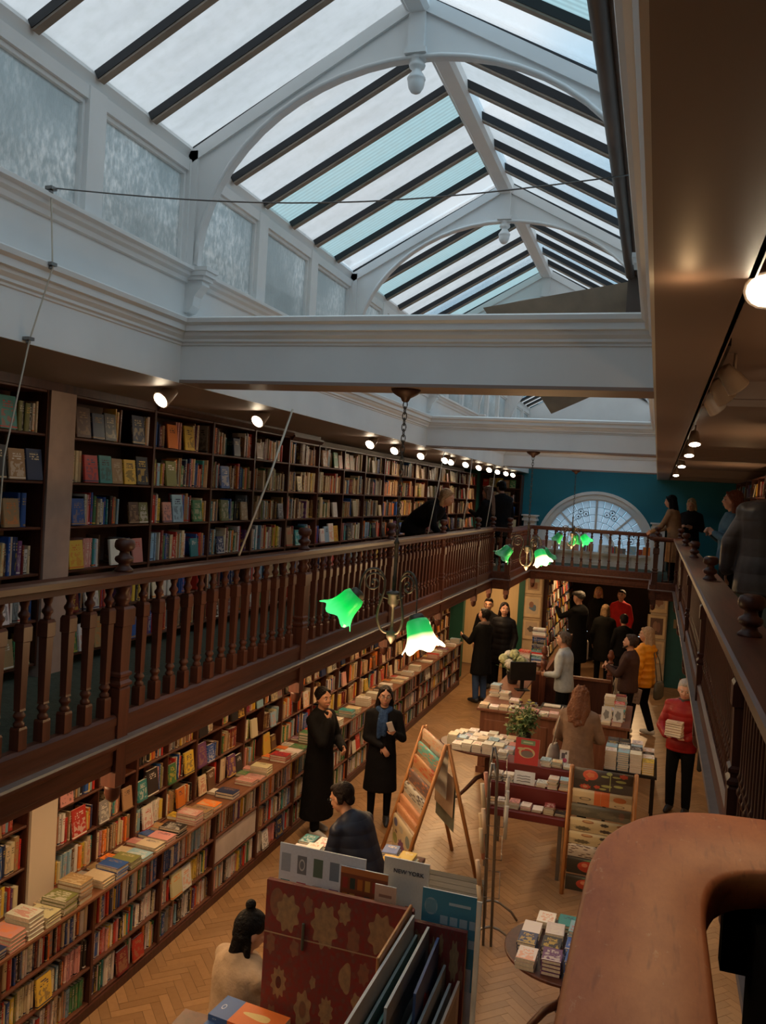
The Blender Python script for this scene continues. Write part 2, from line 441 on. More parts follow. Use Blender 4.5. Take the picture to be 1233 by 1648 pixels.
def walls():
    struct('wall_left', MB().box((-4.5, -1.6, 0), (-4.33, 20, 6.3)), OFFW)
    struct('wall_right', MB().box((1.8, -1.6, 0), (1.95, 20, 5.2)), plain('warm_wall', (.35, .26, .19), .7))
    struct('wall_near', MB().box((-4.5, -1.7, 0), (1.95, -1.6, 7.2)), OFFW)
    # far wall: teal above, opening below into the back room, half-round hole for the window
    m = MB(); r = 1.16; cx, cz = -1.34, 2.98; N = 24
    pts = [(cx + r * math.cos(math.pi * i / N), cz + r * math.sin(math.pi * i / N)) for i in range(N + 1)]
    x0, x1, zt = -4.33, 1.8, 6.3
    def fan(yy, flip):
        outer = []
        for (px, pz) in pts:
            dx, dz = px - cx, pz - cz; s = 9e9
            if dx > 1e-6: s = min(s, (x1 - cx) / dx)
            if dx < -1e-6: s = min(s, (x0 - cx) / dx)
            if dz > 1e-6: s = min(s, (zt - cz) / dz)
            outer.append((cx + dx * s, cz + dz * s))
        n = len(m.v)
        for p, q in zip(pts, outer): m.v.append((p[0], yy, p[1])); m.v.append((q[0], yy, q[1]))
        for i in range(N):
            q = (n + 2 * i, n + 2 * i + 1, n + 2 * i + 3, n + 2 * i + 2); m.face(q if flip else q[::-1])
        return n
    a = fan(YE, False); b = fan(YE + .18, True)
    for i in range(N): m.face((a + 2 * i, b + 2 * i, b + 2 * i + 2, a + 2 * i + 2))
    n = len(m.v)   # corner fillers
    for (xa, xb) in ((x0, pts[-1][0]), (pts[0][0], x1)): pass
    m.box((x0, YE + .02, 5.6), (x1, YE + .16, zt)); 
    m.box((x0, YE, GZ), (cx - r, YE + .18, cz)); m.box((cx + r, YE, GZ), (x1, YE + .18, cz)); m.box((cx - r, YE, GZ), (cx + r, YE + .18, 2.93))
    struct('wall_far', m, TEAL)
    # ground floor far wall pieces
    struct('wall_far_left', MB().box((-4.33, YE, 0), (-2.98, YE + .18, 2.5)), plain('tongue_cream', (.62, .46, .25), .6, var=.04, vscale=(9, 1, .3), bump=.2))
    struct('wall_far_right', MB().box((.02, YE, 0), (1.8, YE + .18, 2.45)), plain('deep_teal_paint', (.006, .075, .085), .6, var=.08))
    struct('trim_1', MB().box((-3.0, YE - .05, 0), (-2.86, YE + .2, 2.45)), GREEN)
    struct('trim_2', MB().box((-4.33, 18.1, 0), (-3.95, 18.3, 2.35)).box((-4.33, 19.0, GZ), (-4.0, 19.3, 4.66)), GREEN)
    struct('wall_far_pier', MB().box((-2.86, YE - .02, 0), (-2.45, YE + .2, 2.45)), plain('pier_cream', (.50, .38, .24), .6))
    struct('wall_far_pier.001', MB().box((-.0, YE - .06, 0), (.36, YE, 2.45)), plain('pier_cream2', (.42, .34, .24), .6))
    # back room
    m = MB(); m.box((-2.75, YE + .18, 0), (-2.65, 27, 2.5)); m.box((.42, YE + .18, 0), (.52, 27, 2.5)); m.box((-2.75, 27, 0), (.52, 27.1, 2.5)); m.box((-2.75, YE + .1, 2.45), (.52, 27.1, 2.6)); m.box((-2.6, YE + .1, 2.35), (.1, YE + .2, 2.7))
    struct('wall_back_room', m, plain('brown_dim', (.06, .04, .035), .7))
walls()

def gallery_slabs():
    # gallery floors with their fascias are the setting; railings are things of their own
    for nm, segs in (('gallery_floor', None),):
        m = MB()
        m.box((-4.33, -1.6, 2.5), (-2.89, 15.33, GZ)); m.box((-4.33, 15.33, 2.5), (-2.58, YE, GZ)); m.box((-2.58, 17.98, 2.5), (.03, YE, GZ))
        m.box((.45, .8, 2.5), (1.8, 15.93, GZ)); m.box((.03, 15.93, 2.5), (1.8, YE, GZ)); m.box((-2.80, -1.6, 2.5), (1.8, .8, GZ))
        struct('floor_gallery', m, GREENCARPET)
        m = MB(); m.box((-4.33, -1.6, 2.44), (-2.86, YE, 2.50)); m.box((-2.86, 18.0, 2.44), (1.8, YE, 2.5)); m.box((.42, .8, 2.44), (1.8, 18.0, 2.5))
        struct('ceiling_under_gallery', m, plain('under_gallery', (.42, .36, .28), .7))
gallery_slabs()

def ceilings():
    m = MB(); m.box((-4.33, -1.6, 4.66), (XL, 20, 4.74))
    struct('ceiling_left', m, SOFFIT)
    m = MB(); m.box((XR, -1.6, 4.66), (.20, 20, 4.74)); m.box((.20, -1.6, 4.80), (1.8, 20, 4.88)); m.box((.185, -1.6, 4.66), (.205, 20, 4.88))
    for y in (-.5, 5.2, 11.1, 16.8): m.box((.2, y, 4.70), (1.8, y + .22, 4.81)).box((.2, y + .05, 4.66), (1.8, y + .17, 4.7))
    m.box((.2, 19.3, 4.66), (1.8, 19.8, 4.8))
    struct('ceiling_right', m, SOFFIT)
    # cornice and fascia of the well, left and right
    def side(x, s, nm):
        prof = [(x, 4.66), (x + s * .012, 4.66), (x + s * .012, 4.895), (x + s * .02, 4.90), (x + s * .02, 4.912), (x + s * .034, 4.92), (x + s * .034, 4.935), (x + s * .052, 4.955), (x + s * .056, 4.975), (x + s * .074, 4.98), (x + s * .074, 5.015), (x + s * .095, 5.03), (x + s * .10, 5.055), (x + s * .04, 5.07), (x + s * .03, 5.085), (x, 5.085)]
        m = MB().ext(prof, 'y', -1.6, 19.8); struct(nm, m, WHITE)
        # upstand wall + window sill moulding
        w = MB().box((x - s * .03, -1.6, 5.05), (x, 19.8, 5.36))
        p2 = [(x, 5.30), (x + s * .02, 5.305), (x + s * .026, 5.33), (x + s * .05, 5.345), (x + s * .055, 5.365), (x + s * .08, 5.375), (x + s * .08, 5.395), (x + s * .03, 5.41), (x, 5.41)]
        w.ext(p2, 'y', -1.6, 19.8); w.box((x - s * .10, -1.6, 5.36), (x + s * .03, 19.8, 5.40))
        struct(nm.replace('trim', 'wall_upstand_') if False else ('wall_upstand_left' if s > 0 else 'wall_upstand_right'), w, WHITE)
    side(XL, 1, 'trim_3'); side(XR, -1, 'trim_4')
    # cross beams
    bp = [(4.66, 0), (4.66, .35), (5.07, .35), (5.07, -.02)]
    for i, y in enumerate((-1.3, 4.66, 10.62, 16.4)):
        # profile in (y,z), front face towards the viewer
        prof = [(y, 4.68), (y, 4.895), (y - .008, 4.90), (y - .008, 4.912), (y - .022, 4.92), (y - .022, 4.935), (y - .04, 4.955), (y - .044, 4.975), (y - .062, 4.98), (y - .062, 5.015), (y - .083, 5.03), (y - .088, 5.055), (y - .03, 5.075), (y + .30, 5.075), (y + .30, 4.68)]
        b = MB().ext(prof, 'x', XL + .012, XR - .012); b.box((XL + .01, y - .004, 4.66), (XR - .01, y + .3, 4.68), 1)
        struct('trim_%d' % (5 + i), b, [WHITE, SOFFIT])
ceilings()

RX, RZ_, EZ = -1.51, 6.95, 6.16
TY = [1.78, 4.73, 7.68, 10.63, 13.58, 16.53]
FROST = glass_mat('glass_frosted', (.80, .775, .765), 'frosted'); RIBBED = glass_mat('glass_ribbed', (.64, .73, .73), 'ribbed')
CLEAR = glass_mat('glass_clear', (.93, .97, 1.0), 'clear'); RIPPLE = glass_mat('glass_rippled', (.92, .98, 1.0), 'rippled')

def roof():
    rnd = random.Random(11)
    order = [FROST, FROST, FROST, RIBBED, FROST, CLEAR]
    for side, sx in (('left', -1), ('right', 1)):
        xe = -3.02 if sx < 0 else 0.0
        xr = RX + sx * .04; zr = RZ_; ze = EZ
        win = sempty('window_%d' % (1 if sx < 0 else 2))
        L = math.hypot(xe - xr, zr - ze); nx, nz = (ze - zr) / L * (1 if sx > 0 else -1), 0
        # outward normal of the slope
        d = Vector((xe - xr, 0, ze - zr)).normalized(); nrm = Vector((-d.z, 0, d.x)) if sx > 0 else Vector((d.z, 0, -d.x))
        ys = []
        for a, b in zip([-1.17] + TY, TY + [19.48]):
            for k in range(6): ys.append(a + (b - a) * k / 6)
        ys.append(19.48)
        def slab(y0, y1, t0, t1, o0, o1, mb, mi=0):
            P = []
            for yy in (y0, y1):
                for (t, o) in ((t0, o0), (t1, o0), (t1, o1), (t0, o1)):
                    p = Vector((xr, 0, zr)) + d * (t * L) + nrm * o; P.append((p.x, yy, p.z))
            n = len(mb.v); mb.v += P
            for q in ((0, 1, 2, 3), (7, 6, 5, 4), (0, 4, 5, 1), (1, 5, 6, 2), (2, 6, 7, 3), (3, 7, 4, 0)): mb.face([n + i for i in q], mi)
        for i in range(len(ys) - 1):
            a, b = ys[i], ys[i + 1]
            k = i % 6
            if sx < 0: mt = {12: FROST, 13: FROST, 14: RIBBED, 15: FROST, 16: RIBBED, 17: CLEAR, 18: FROST, 19: RIBBED, 20: FROST, 21: FROST, 22: CLEAR, 23: RIBBED}.get(i, FROST if rnd.random() < .8 else CLEAR)
            else: mt = {12: FROST, 13: FROST, 14: CLEAR, 15: FROST, 16: CLEAR, 17: FROST, 11: CLEAR, 10: RIBBED}.get(i, FROST if i % 3 else CLEAR)
            m = MB(); slab(a, b, 0, 1, .0, .006, m); m.obj('pane', mt, win)
            m = MB(); dz = .012 if k == 5 else .050
            slab(b - .022, b + .020, 0, .975, -dz, -.001, m, 0)
            if k < 5: slab(b - .018, b + .026, 0, .975, -.062, -.050, m, 1)
            m.obj('glazing_bar', [BARD, BARM], win)
        # eave plate
        m = MB(); m.ext([(xe - sx * .02, 6.08), (xe + sx * .10, 6.08), (xe + sx * .10, 6.20), (xe - sx * .03, 6.185), (xe - sx * .05, 6.15)], 'y', -1.3, 19.5)
        m.obj('eave_plate', WHITE, win)
    m = MB(); m.ext([(RX - .07, 6.86), (RX - .045, 6.835), (RX + .045, 6.835), (RX + .07, 6.86), (RX + .06, 6.98), (RX, 7.02), (RX - .06, 6.98)], 'y', -1.3, 19.5)
    m.lathe([(.022, -1.3), (.022, 19.5)], (RX - .06, 0, 6.87), 8, M=Matrix.Rotation(-math.pi / 2, 4, 'X')); 
    struct('trim_ridge', m, WHITE)
    # gable closing
    m = MB(); m.quad([(-3.0, 19.5, 5.05), (0, 19.5, 5.05), (0, 19.5, 6.15), (-3.0, 19.5, 6.15)]); m.quad([(-3.0, 19.5, 6.15), (0, 19.5, 6.15), (RX, 19.5, 6.97)])
    m.quad([(-3.0, -1.3, 5.05), (0, -1.3, 5.05), (0, -1.3, 6.15), (-3.0, -1.3, 6.15)]); m.quad([(-3.0, -1.3, 6.15), (0, -1.3, 6.15), (RX, -1.3, 6.97)])
    struct('wall_gable', m, WHITE)
    # clerestory windows on both sides: mullions, frames, rippled panes
    for side, x, s, num in (('left', XL, 1, 3), ('right', XR, -1, 4)):
        win = sempty('window_%d' % num)
        for a, b in zip([-1.17] + TY, TY + [19.48]):
            w = (b - a) / 3
            for k in range(3):
                y0, y1 = a + k * w, a + (k + 1) * w
                m = MB()
                fw = .07; z0, z1 = 5.40, 6.08
                m.box((x - s * .06, y0, z0), (x + s * .01, y0 + fw, z1)).box((x - s * .06, y1 - fw, z0), (x + s * .01, y1, z1))
                m.box((x - s * .06, y0 + fw, z0), (x + s * .0, y1 - fw, z0 + .03)).box((x - s * .06, y0 + fw, z1 - .07), (x + s * .0, y1 - fw, z1))
                for (ya, yb, za, zb) in ((y0 + fw, y0 + fw + .02, z0 + .03, z1 - .07), (y1 - fw - .02, y1 - fw, z0 + .03, z1 - .07), (y0 + fw + .02, y1 - fw - .02, z0 + .03, z0 + .045), (y0 + fw + .02, y1 - fw - .02, z1 - .095, z1 - .07)):
                    m.box((x - s * .06, ya, za), (x - s * .02, yb, zb))
                f = m.obj('frame', WHITE, win)
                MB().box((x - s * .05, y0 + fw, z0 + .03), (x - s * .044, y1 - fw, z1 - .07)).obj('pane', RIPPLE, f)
    # trusses
    n = 10
    for y in TY:
        m = MB(); cx = RX; a_, b_ = 1.40, 1.17; zc = 5.42; t0, t1 = y - .035, y + .035
        N = 28; inn = []; out = []
        for i in range(N + 1):
            th = math.pi * i / N; dx, dz = a_ * math.cos(th), b_ * math.sin(th)
            inn.append((cx + dx, zc + dz))
            sl = (6.93 - 6.12) / 1.47; k = 9.
            if abs(dx) > 1e-6: k = 1.47 / abs(dx)
            if dz > 1e-6: k = min(k, (6.93 - zc) / (dz + sl * abs(dx)))
            out.append((cx + dx * k, zc + dz * k))
        for i in range(N):
            P = [inn[i], out[i], out[i + 1], inn[i + 1]]
            q = len(m.v); m.v += [(p[0], t0, p[1]) for p in P] + [(p[0], t1, p[1]) for p in P]
            m.face((q, q + 3, q + 2, q + 1)); m.face((q + 4, q + 5, q + 6, q + 7)); m.face((q, q + 4, q + 7, q + 3)); m.face((q + 1, q + 2, q + 6, q + 5))
        # inner bead
        m2 = [(Vector((p[0], 0, p[1]))) for p in inn]
        m.tube([(p.x, t0 - .004, p.z) for p in m2], .014, 6)
        # principal rafters, proud of the spandrel
        for sx in (-1, 1):
            A = Vector((cx + sx * .02, 0, 6.94)); B = Vector((cx + sx * 1.49, 0, 6.13)); d = (B - A).normalized(); nn = Vector((-d.z, 0, d.x)) * sx
            P = [A, B, B - nn * .075, A - nn * .075]; q = len(m.v)
            m.v += [(p.x, y - .055, p.z) for p in P] + [(p.x, y + .055, p.z) for p in P]
            for f in ((0, 1, 2, 3), (7, 6, 5, 4), (0, 4, 5, 1), (1, 5, 6, 2), (2, 6, 7, 3), (3, 7, 4, 0)): m.face([q + i for i in f])
            xx = cx + sx * 1.455; m.box((xx - .045, y - .055, 5.40), (xx + .045, y + .055, 6.14))
        m.box((cx - .05, y - .06, 6.62), (cx + .05, y + .05, 6.93)); m.box((cx - .065, y - .07, 6.60), (cx + .065, y + .06, 6.63))
        t = struct('trim_truss', m, WHITE)
        p = MB().lathe([(.012, -.21), (.03, -.20), (.045, -.175), (.05, -.15), (.05, -.135), (.055, -.13), (.055, -.12), (.05, -.115), (.042, -.10), (.03, -.085), (.028, -.07), (.045, -.06), (.05, -.045), (.04, -.03), (.05, -.02), (.055, 0)], (cx, y - .005, 6.60), 16)
        p.obj('pendant', WHITE, t)
        for sx in (-1, 1):
            xx = XL if sx < 0 else XR; s = -sx
            b = MB().box((xx, y - .07, 5.345), (xx + s * .16, y + .07, 5.375)).box((xx, y - .06, 5.32), (xx + s * .14, y + .06, 5.345)).box((xx, y - .075, 5.375), (xx + s * .17, y + .075, 5.40))
            prof = [(xx, 5.32), (xx + s * .12, 5.32), (xx + s * .125, 5.29), (xx + s * .10, 5.26), (xx + s * .07, 5.22), (xx + s * .06, 5.16), (xx + s * .035, 5.12), (xx + s * .01, 5.115), (xx, 5.12)]
            b.ext(prof, 'y', y - .045, y + .045)
            b.obj('bracket', WHITE, t)
roof()

def far_window():
    cx, cz, y = -1.34, 2.98, YE - .01
    w = sempty('window_5')
    def arc(r0, r1, y0, y1, mat, name, N=36, a0=0, a1=math.pi, par=w):
        m = MB()
        for i in range(N):
            A, B = a0 + (a1 - a0) * i / N, a0 + (a1 - a0) * (i + 1) / N
            P = [(cx + r * math.cos(t), cz + r * math.sin(t)) for r, t in ((r0, A), (r1, A), (r1, B), (r0, B))]
            q = len(m.v); m.v += [(p[0], y0, p[1]) for p in P] + [(p[0], y1, p[1]) for p in P]
            m.face((q, q + 1, q + 2, q + 3)); m.face((q + 7, q + 6, q + 5, q + 4)); m.face((q + 1, q + 5, q + 6, q + 2)); m.face((q, q + 3, q + 7, q + 4))
        m.box((cx - r1, y0, cz - .05), (cx - r0, y1, cz)).box((cx + r0, y0, cz - .05), (cx + r1, y1, cz))
        return m.obj(name, mat, par)
    arc(1.16, 1.34, y - .05, y + .01, WHITE, 'surround'); arc(1.27, 1.34, y - .08, y - .05, WHITE, 'surround'); arc(1.13, 1.18, y - .03, y + .08, WHITE, 'frame')
    arc(.40, .47, y, y + .07, WHITE, 'frame')
    sky = glass_mat('glass_leaded', (.66, .70, .74), 'frosted')
    radii = [.47, .64, .80, .97, 1.14]
    m = MB(); rnd = random.Random(5)
    angs = [math.pi * k / 4 for k in range(5)]
    for k in range(1, 4):
        a = angs[k]; M = Matrix.Translation((cx, 0, cz)) @ Matrix.Rotation(-(a - math.pi / 2), 4, 'Y')
        MB().box((-.022, y - .01, .45), (.022, y + .06, 1.16), M=M).obj('glazing_bar', WHITE, w)
    for k in range(4):
        for ri in range(4):
            nseg = (3, 4, 4, 5)[ri]
            for j in range(nseg):
                A = angs[k] + (angs[k + 1] - angs[k]) * j / nseg; B = angs[k] + (angs[k + 1] - angs[k]) * (j + 1) / nseg
                g = .006; r0, r1 = radii[ri] + g, radii[ri + 1] - g
                P = [(cx + r * math.cos(t), cz + r * math.sin(t)) for r, t in ((r0, A + g / r0), (r1, A + g / r1), (r1, B - g / r1), (r0, B - g / r0))]
                mm = MB(); q = 0; mm.v += [(p[0], y + .03, p[1]) for p in P] + [(p[0], y + .036, p[1]) for p in P]
                for f in ((0, 1, 2, 3), (7, 6, 5, 4), (1, 5, 6, 2), (0, 3, 7, 4), (0, 4, 5, 1), (3, 2, 6, 7)): mm.face(f)
                mm.obj('pane', sky, w)
                m.tube([(P[0][0], y + .033, P[0][1]), (P[1][0], y + .033, P[1][1])], .006, 5)
    for r in radii[1:-1]: m.tube([(cx + r * math.cos(math.pi * i / 40), y + .033, cz + r * math.sin(math.pi * i / 40)) for i in range(41)], .006, 5)
    for k in range(4):
        for dr, da in ((.84, -.11), (.84, .11), (.93, 0)):
            a = (angs[k] + angs[k + 1]) / 2 + da; c = Vector((cx + dr * math.cos(a), y + .025, cz + dr * math.sin(a)))
            m.tube([c + Vector((.062 * math.cos(t * math.pi / 6), 0, .062 * math.sin(t * math.pi / 6))) for t in range(12)], .006, 5, closed=True)
            m.ell(c, (.02, .01, .02), 8, 5)
    m.obj('leading', BLACKM, w)
    MB().ell((cx, y + .03, cz), (.40, .01, .40), 24, 12).obj('pane', sky, w)
    # white panelling, sill and piers below/beside
    m = MB(); m.box((-2.86, y - .06, GZ), (.25, y + .01, 2.90)); m.box((-2.9, y - .16, 2.88), (.29, y + .02, 2.93))
    for k in range(5):
        x0 = -2.75 + k * .58; m.box((x0, y - .075, 2.68), (x0 + .5, y - .06, 2.70)); m.box((x0, y - .075, 2.82), (x0 + .5, y - .06, 2.84)); m.box((x0, y - .075, 2.68), (x0 + .02, y - .06, 2.84)); m.box((x0 + .48, y - .075, 2.68), (x0 + .5, y - .06, 2.84))
    struct('trim_9', m, WHITE)
    for x in (-2.82, .05):
        m = MB().box((x - .13, y - .3, GZ), (x + .13, y - .02, 3.55)).box((x - .17, y - .34, 3.55), (x + .17, y, 3.6)).box((x - .15, y - .32, 3.6), (x + .15, y, 3.66)).box((x - .19, y - .36, 3.66), (x + .19, y, 3.69))
        struct('trim_pier', m, WHITE)
far_window()

# ================================================================ RAILINGS
def baluster_mesh(kind):
    m = MB()
    if kind == 'heavy':
        H = .73
        def sq(w, z): return (w, z)
        def sqs(prof):
            rs = []
            for w, z in prof:
                n = len(m.v); m.v += [(-w, -w, z), (w, -w, z), (w, w, z), (-w, w, z)]; rs.append(n)
            m.loft(rs, 4, 0, False, True)
        sqs([(.028, 0), (.028, .10), (.025, .112)])
        m.lathe([(.02, .108), (.027, .118), (.027, .13), (.018, .14), (.021, .15), (.030, .162), (.030, .17), (.021, .185), (.02, .19)], seg=10)
        sqs([(.021, .19), (.019, .20), (.024, .52), (.024, .525), (.030, .53), (.030, .60), (.024, .615)])
        m.lathe([(.02, .612), (.017, .63), (.02, .64), (.028, .65), (.028, .662), (.018, .675), (.015, .69), (.022, .705), (.026, .73)], seg=10)
    else:
        m.lathe([(.014, 0), (.014, .03), (.010, .04), (.010, .12), (.017, .13), (.017, .15), (.010, .16), (.012, .19), (.019, .205), (.012, .22), (.010, .24), (.009, .72), (.014, .73)], seg=6)
    return m
def newel_mb(h=.80, pend=True):
    m = MB()
    def sqs(prof):
        rs = []
        for w, z in prof:
            n = len(m.v); m.v += [(-w, -w, z), (w, -w, z), (w, w, z), (-w, w, z)]; rs.append(n)
        m.loft(rs, 4, 0, False, True)
    sqs([(.048, -.42), (.048, 0.0), (.05, .14), (.043, .15)])
    sqs([(.043, .15), (.056, .16), (.056, .175), (.042, .19), (.042, .205), (.053, .215), (.053, .23), (.040, .24), (.040, .25), (.045, .50), (.056, .505), (.056, .60), (.046, .615)])
    m.lathe([(.042, .61), (.036, .63), (.048, .65), (.048, .665), (.034, .69), (.045, .71), (.045, .73)], seg=14)
    return m
def finial_mb():
    return MB().lathe([(.052, 0), (.052, .014), (.036, .028), (.030, .045), (.047, .056), (.054, .070), (.050, .084), (.032, .094), (.027, .112), (.030, .118), (.048, .126), (.057, .140), (.057, .160), (.052, .178), (.034, .188), (.010, .190)], seg=20)

def railing(name, label, path, newels, kind, cap_w, pitch, ledge=True, finials=True, inner=1):
    """path: list of (x, y) along the outer (well) edge; straight runs along x or y."""
    t = empty(name, label, 'railing', (path[0][0], path[0][1], GZ), 0)
    def W(mb, nm, mat): return mb.obj(nm, mat, t, (-path[0][0], -path[0][1], -GZ))
    bm_ = baluster_mesh(kind).mesh('baluster', RWOOD if (kind == 'heavy' and finials) else DWOOD)
    for (x0, y0), (x1, y1) in zip(path, path[1:]):
        L = math.hypot(x1 - x0, y1 - y0); dx, dy = (x1 - x0) / L, (y1 - y0) / L; nx, ny = dy, -dx   # towards the well (right of travel)
        if inner < 0: nx, ny = -nx, -ny
        M = Matrix.Translation((x0, y0, 0)) @ Matrix(((dx, nx, 0, 0), (dy, ny, 0, 0), (0, 0, 1, 0), (0, 0, 0, 1)))
        def ex(prof, nm, mat, e0=0, e1=0):
            mb = MB(); k = len(prof)
            for u in (-e0, L + e1):
                for p in prof: mb.v.append(tuple(M @ Vector((u, p[0], p[1]))))
            for i in range(k): j = (i + 1) % k; mb.face((i, j, k + j, k + i) )
            mb.face(range(k - 1, -1, -1)); mb.face(range(k, 2 * k)); return W(mb, nm, mat)
        c = cap_w
        if kind == 'heavy': ex([(-.055, 3.425), (-.05, 3.455), (-.06, 3.46), (-.062, 3.49), (-.045, 3.50), (.045, 3.50), (.062, 3.49), (.06, 3.46), (.05, 3.455), (.055, 3.425), (.03, 3.42), (-.03, 3.42)], 'handrail', RWOODY, .05, .05)
        else: ex([(-c, 3.455), (-c, 3.495), (-c + .01, 3.505), (.108, 3.505), (.12, 3.495), (.12, 3.46), (.09, 3.44), (-.03, 3.42)], 'handrail', RWOODY, .0, .04)
        ex([(-.04, 2.63), (-.04, 2.675), (-.02, 2.69), (.02, 2.69), (.04, 2.675), (.04, 2.63)], 'bottom_rail', RWOODY, .04, .04)
        ex([(-.05, 2.36), (-.05, 2.63), (.035, 2.63), (.035, 2.55), (.07, 2.545), (.078, 2.535), (.078, 2.52), (.05, 2.515), (.045, 2.49), (.03, 2.48), (.03, 2.40), (.022, 2.39), (.022, 2.36)], 'fascia', [RWOODY], .06, .06)
        ex([(.035, 2.5455), (.035, 2.553), (.076, 2.549), (.082, 2.538), (.080, 2.534), (.070, 2.5455)], 'ledge_moulding', plain('ledge_top', (.20, .15, .13), .35, var=.15, scale=9), .06, .06)
        n = max(1, int(L / pitch)); 
        for i in range(n):
            u = (i + .5) * L / n; p = M @ Vector((u, 0, 2.69))
            if any(abs(p.x - a) + abs(p.y - b) < .075 for a, b in newels): continue
            o = bpy.data.objects.new('baluster', bm_); COL.objects.link(o); o.parent = t; o.location = (p.x - path[0][0], p.y - path[0][1], 2.69 - GZ)
    nm_ = newel_mb().mesh('newel_post', RWOOD if kind == 'heavy' else DWOOD); fm = finial_mb().mesh('finial', DWOOD)
    off = .0 if kind == 'heavy' else .0
    for (x, y) in newels:
        o = bpy.data.objects.new('newel_post', nm_); COL.objects.link(o); o.parent = t; o.location = (x - path[0][0], y - path[0][1], 2.69 - GZ)
        if finials:
            f = bpy.data.objects.new('finial', fm); COL.objects.link(f); f.parent = o; f.location = (0, 0, .81)
        k = MB().lathe([(.012, -.52), (.035, -.50), (.045, -.47), (.045, -.44), (.05, -.42)], seg=12).obj('pendant_knob', DWOOD, o)
    return t
railing('left_gallery_railing', 'long turned-baluster oak railing running along the gallery on the left', [(-2.87, .9), (-2.87, 15.3), (-2.56, 15.3), (-2.56, 17.9)],
        [(-2.87, 1.6), (-2.87, 4.05), (-2.87, 6.6), (-2.87, 9.05), (-2.87, 11.5), (-2.87, 13.9), (-2.87, 15.25), (-2.56, 15.3)], 'heavy', .06, .163)
railing('cross_gallery_railing', 'short dark railing across the far end below the half-round window', [(-2.49, 17.95), (-.06, 17.95)], [(-2.45, 17.95)], 'heavy', .06, .185, finials=False)
railing('right_gallery_railing', 'broad-topped railing with thin knobbed balusters on the right', [(.42, 1.75), (.42, 15.9), (.0, 15.9), (.0, 17.9)],
        [(.42, 4.0), (.42, 7.0), (.42, 10.0), (.42, 13.0), (.42, 15.85), (0.02, 15.9)], 'thin', .11, .092, inner=-1)
# ================================================================ BOOKS
PAL = {  # name: (rgb, weight)
 'cream': ((.62, .52, .34), 10), 'white': ((.72, .68, .62), 9), 'black': ((.02, .018, .02), 7), 'red': ((.50, .035, .025), 6), 'dark red': ((.16, .015, .018), 5),
 'orange': ((.72, .20, .03), 4), 'yellow': ((.68, .46, .06), 4), 'tan': ((.36, .22, .11), 8), 'brown': ((.13, .06, .03), 6), 'green': ((.05, .20, .08), 4),
 'olive': ((.18, .19, .06), 3), 'teal': ((.03, .24, .26), 4), 'blue': ((.03, .10, .36), 5), 'pale blue': ((.25, .42, .55), 5), 'navy': ((.015, .03, .10), 5),
 'grey': ((.24, .24, .24), 5), 'pink': ((.60, .28, .26), 3), 'purple': ((.14, .05, .16), 2)}
PN = list(PAL); PW = {'all': [PAL[k][1] for k in PN]}
PW['old'] = [PAL[k][1] * {'cream': 2.4, 'tan': 2.6, 'brown': 2., 'olive': 2, 'orange': 1.2, 'white': .6, 'grey': 1.2}.get(k, .5) for k in PN]
PW['warm'] = [PAL[k][1] * {'cream': 1.7, 'orange': 2., 'yellow': 1.8, 'tan': 1.6, 'red': 1.6}.get(k, .7) for k in PN]
PW['paper'] = [PAL[k][1] * {'white': 3.2, 'black': 1.6, 'red': 1.2, 'pale blue': 1.4, 'cream': 1.0, 'tan': .3, 'brown': .3, 'pink': 2}.get(k, .8) for k in PN]
PW['table'] = [PAL[k][1] * {'white': 5, 'pale blue': 2.5, 'tan': .3, 'brown': .2, 'black': .5, 'cream': 1.5, 'pink': 2}.get(k, .7) for k in PN]
RB = random.Random(42)
def pick(pal): return RB.choices(PN, PW[pal])[0]
def jit(c, a=.18): k = 1 + RB.uniform(-a, a); return tuple(min(.9, x * k * (1 + RB.uniform(-.06, .06))) for x in c)

def book_mb(m, W, H, D, M, mi0=0, curved=True):
    """cover slot 0, page slot 1.  local: spine at y=-D/2.. ; x thickness W, y depth D, z height H"""
    n0 = len(m.f); c = min(.003, W * .15); e = .004
    w, d = W / 2, D / 2
    # spine (3 strips), two covers
    prof = [(-w, d), (-w, -d + c * 1.5), (-w * .6, -d), (w * .6, -d), (w, -d + c * 1.5), (w, d), (w - c, d), (w - c, -d + .006), (-w + c, -d + .006), (-w + c, d)]
    q = len(m.v); k = len(prof)
    for z in (0, H):
        for p in prof: m.v.append(tuple(M @ Vector((p[0], p[1], z))))
    uvs = {0: ((1, 0), (0, 0), (0, 1), (1, 1)), 1: ((0, 0), (.15, 0), (.15, 1), (0, 1)), 2: ((.15, 0), (.85, 0), (.85, 1), (.15, 1)), 3: ((.85, 0), (1, 0), (1, 1), (.85, 1)), 4: ((0, 0), (1, 0), (1, 1), (0, 1))}
    for i in range(6):
        j = i + 1
        m.face((q + i, q + j, q + k + j, q + k + i), mi0, False, uvs.get(i))
    for a, b in ((0, 9), (1, 8), (4, 7), (5, 6)): pass
    for z in (0, k):   # cover edges top and bottom
        m.face((q + z, q + z + 1, q + z + 8, q + z + 9), mi0); m.face((q + z + 4, q + z + 5, q + z + 6, q + z + 7), mi0); m.face((q + z + 1, q + z + 2, q + z + 3, q + z + 4, q + z + 7, q + z + 8), mi0)
    P = [(-w + c, -d + .006), (w - c, -d + .006), (w - c, d - e), (-w + c, d - e)]; q2 = len(m.v)
    for z in (e * .6, H - e * .6):
        for p in P: m.v.append(tuple(M @ Vector((p[0], p[1], z))))
    m.face((q2 + 3, q2 + 2, q2 + 1, q2), mi0 + 1); m.face((q2 + 4, q2 + 5, q2 + 6, q2 + 7), mi0 + 1); m.face((q2 + 2, q2 + 3, q2 + 7, q2 + 6), mi0 + 1)
    return len(m.f) - n0

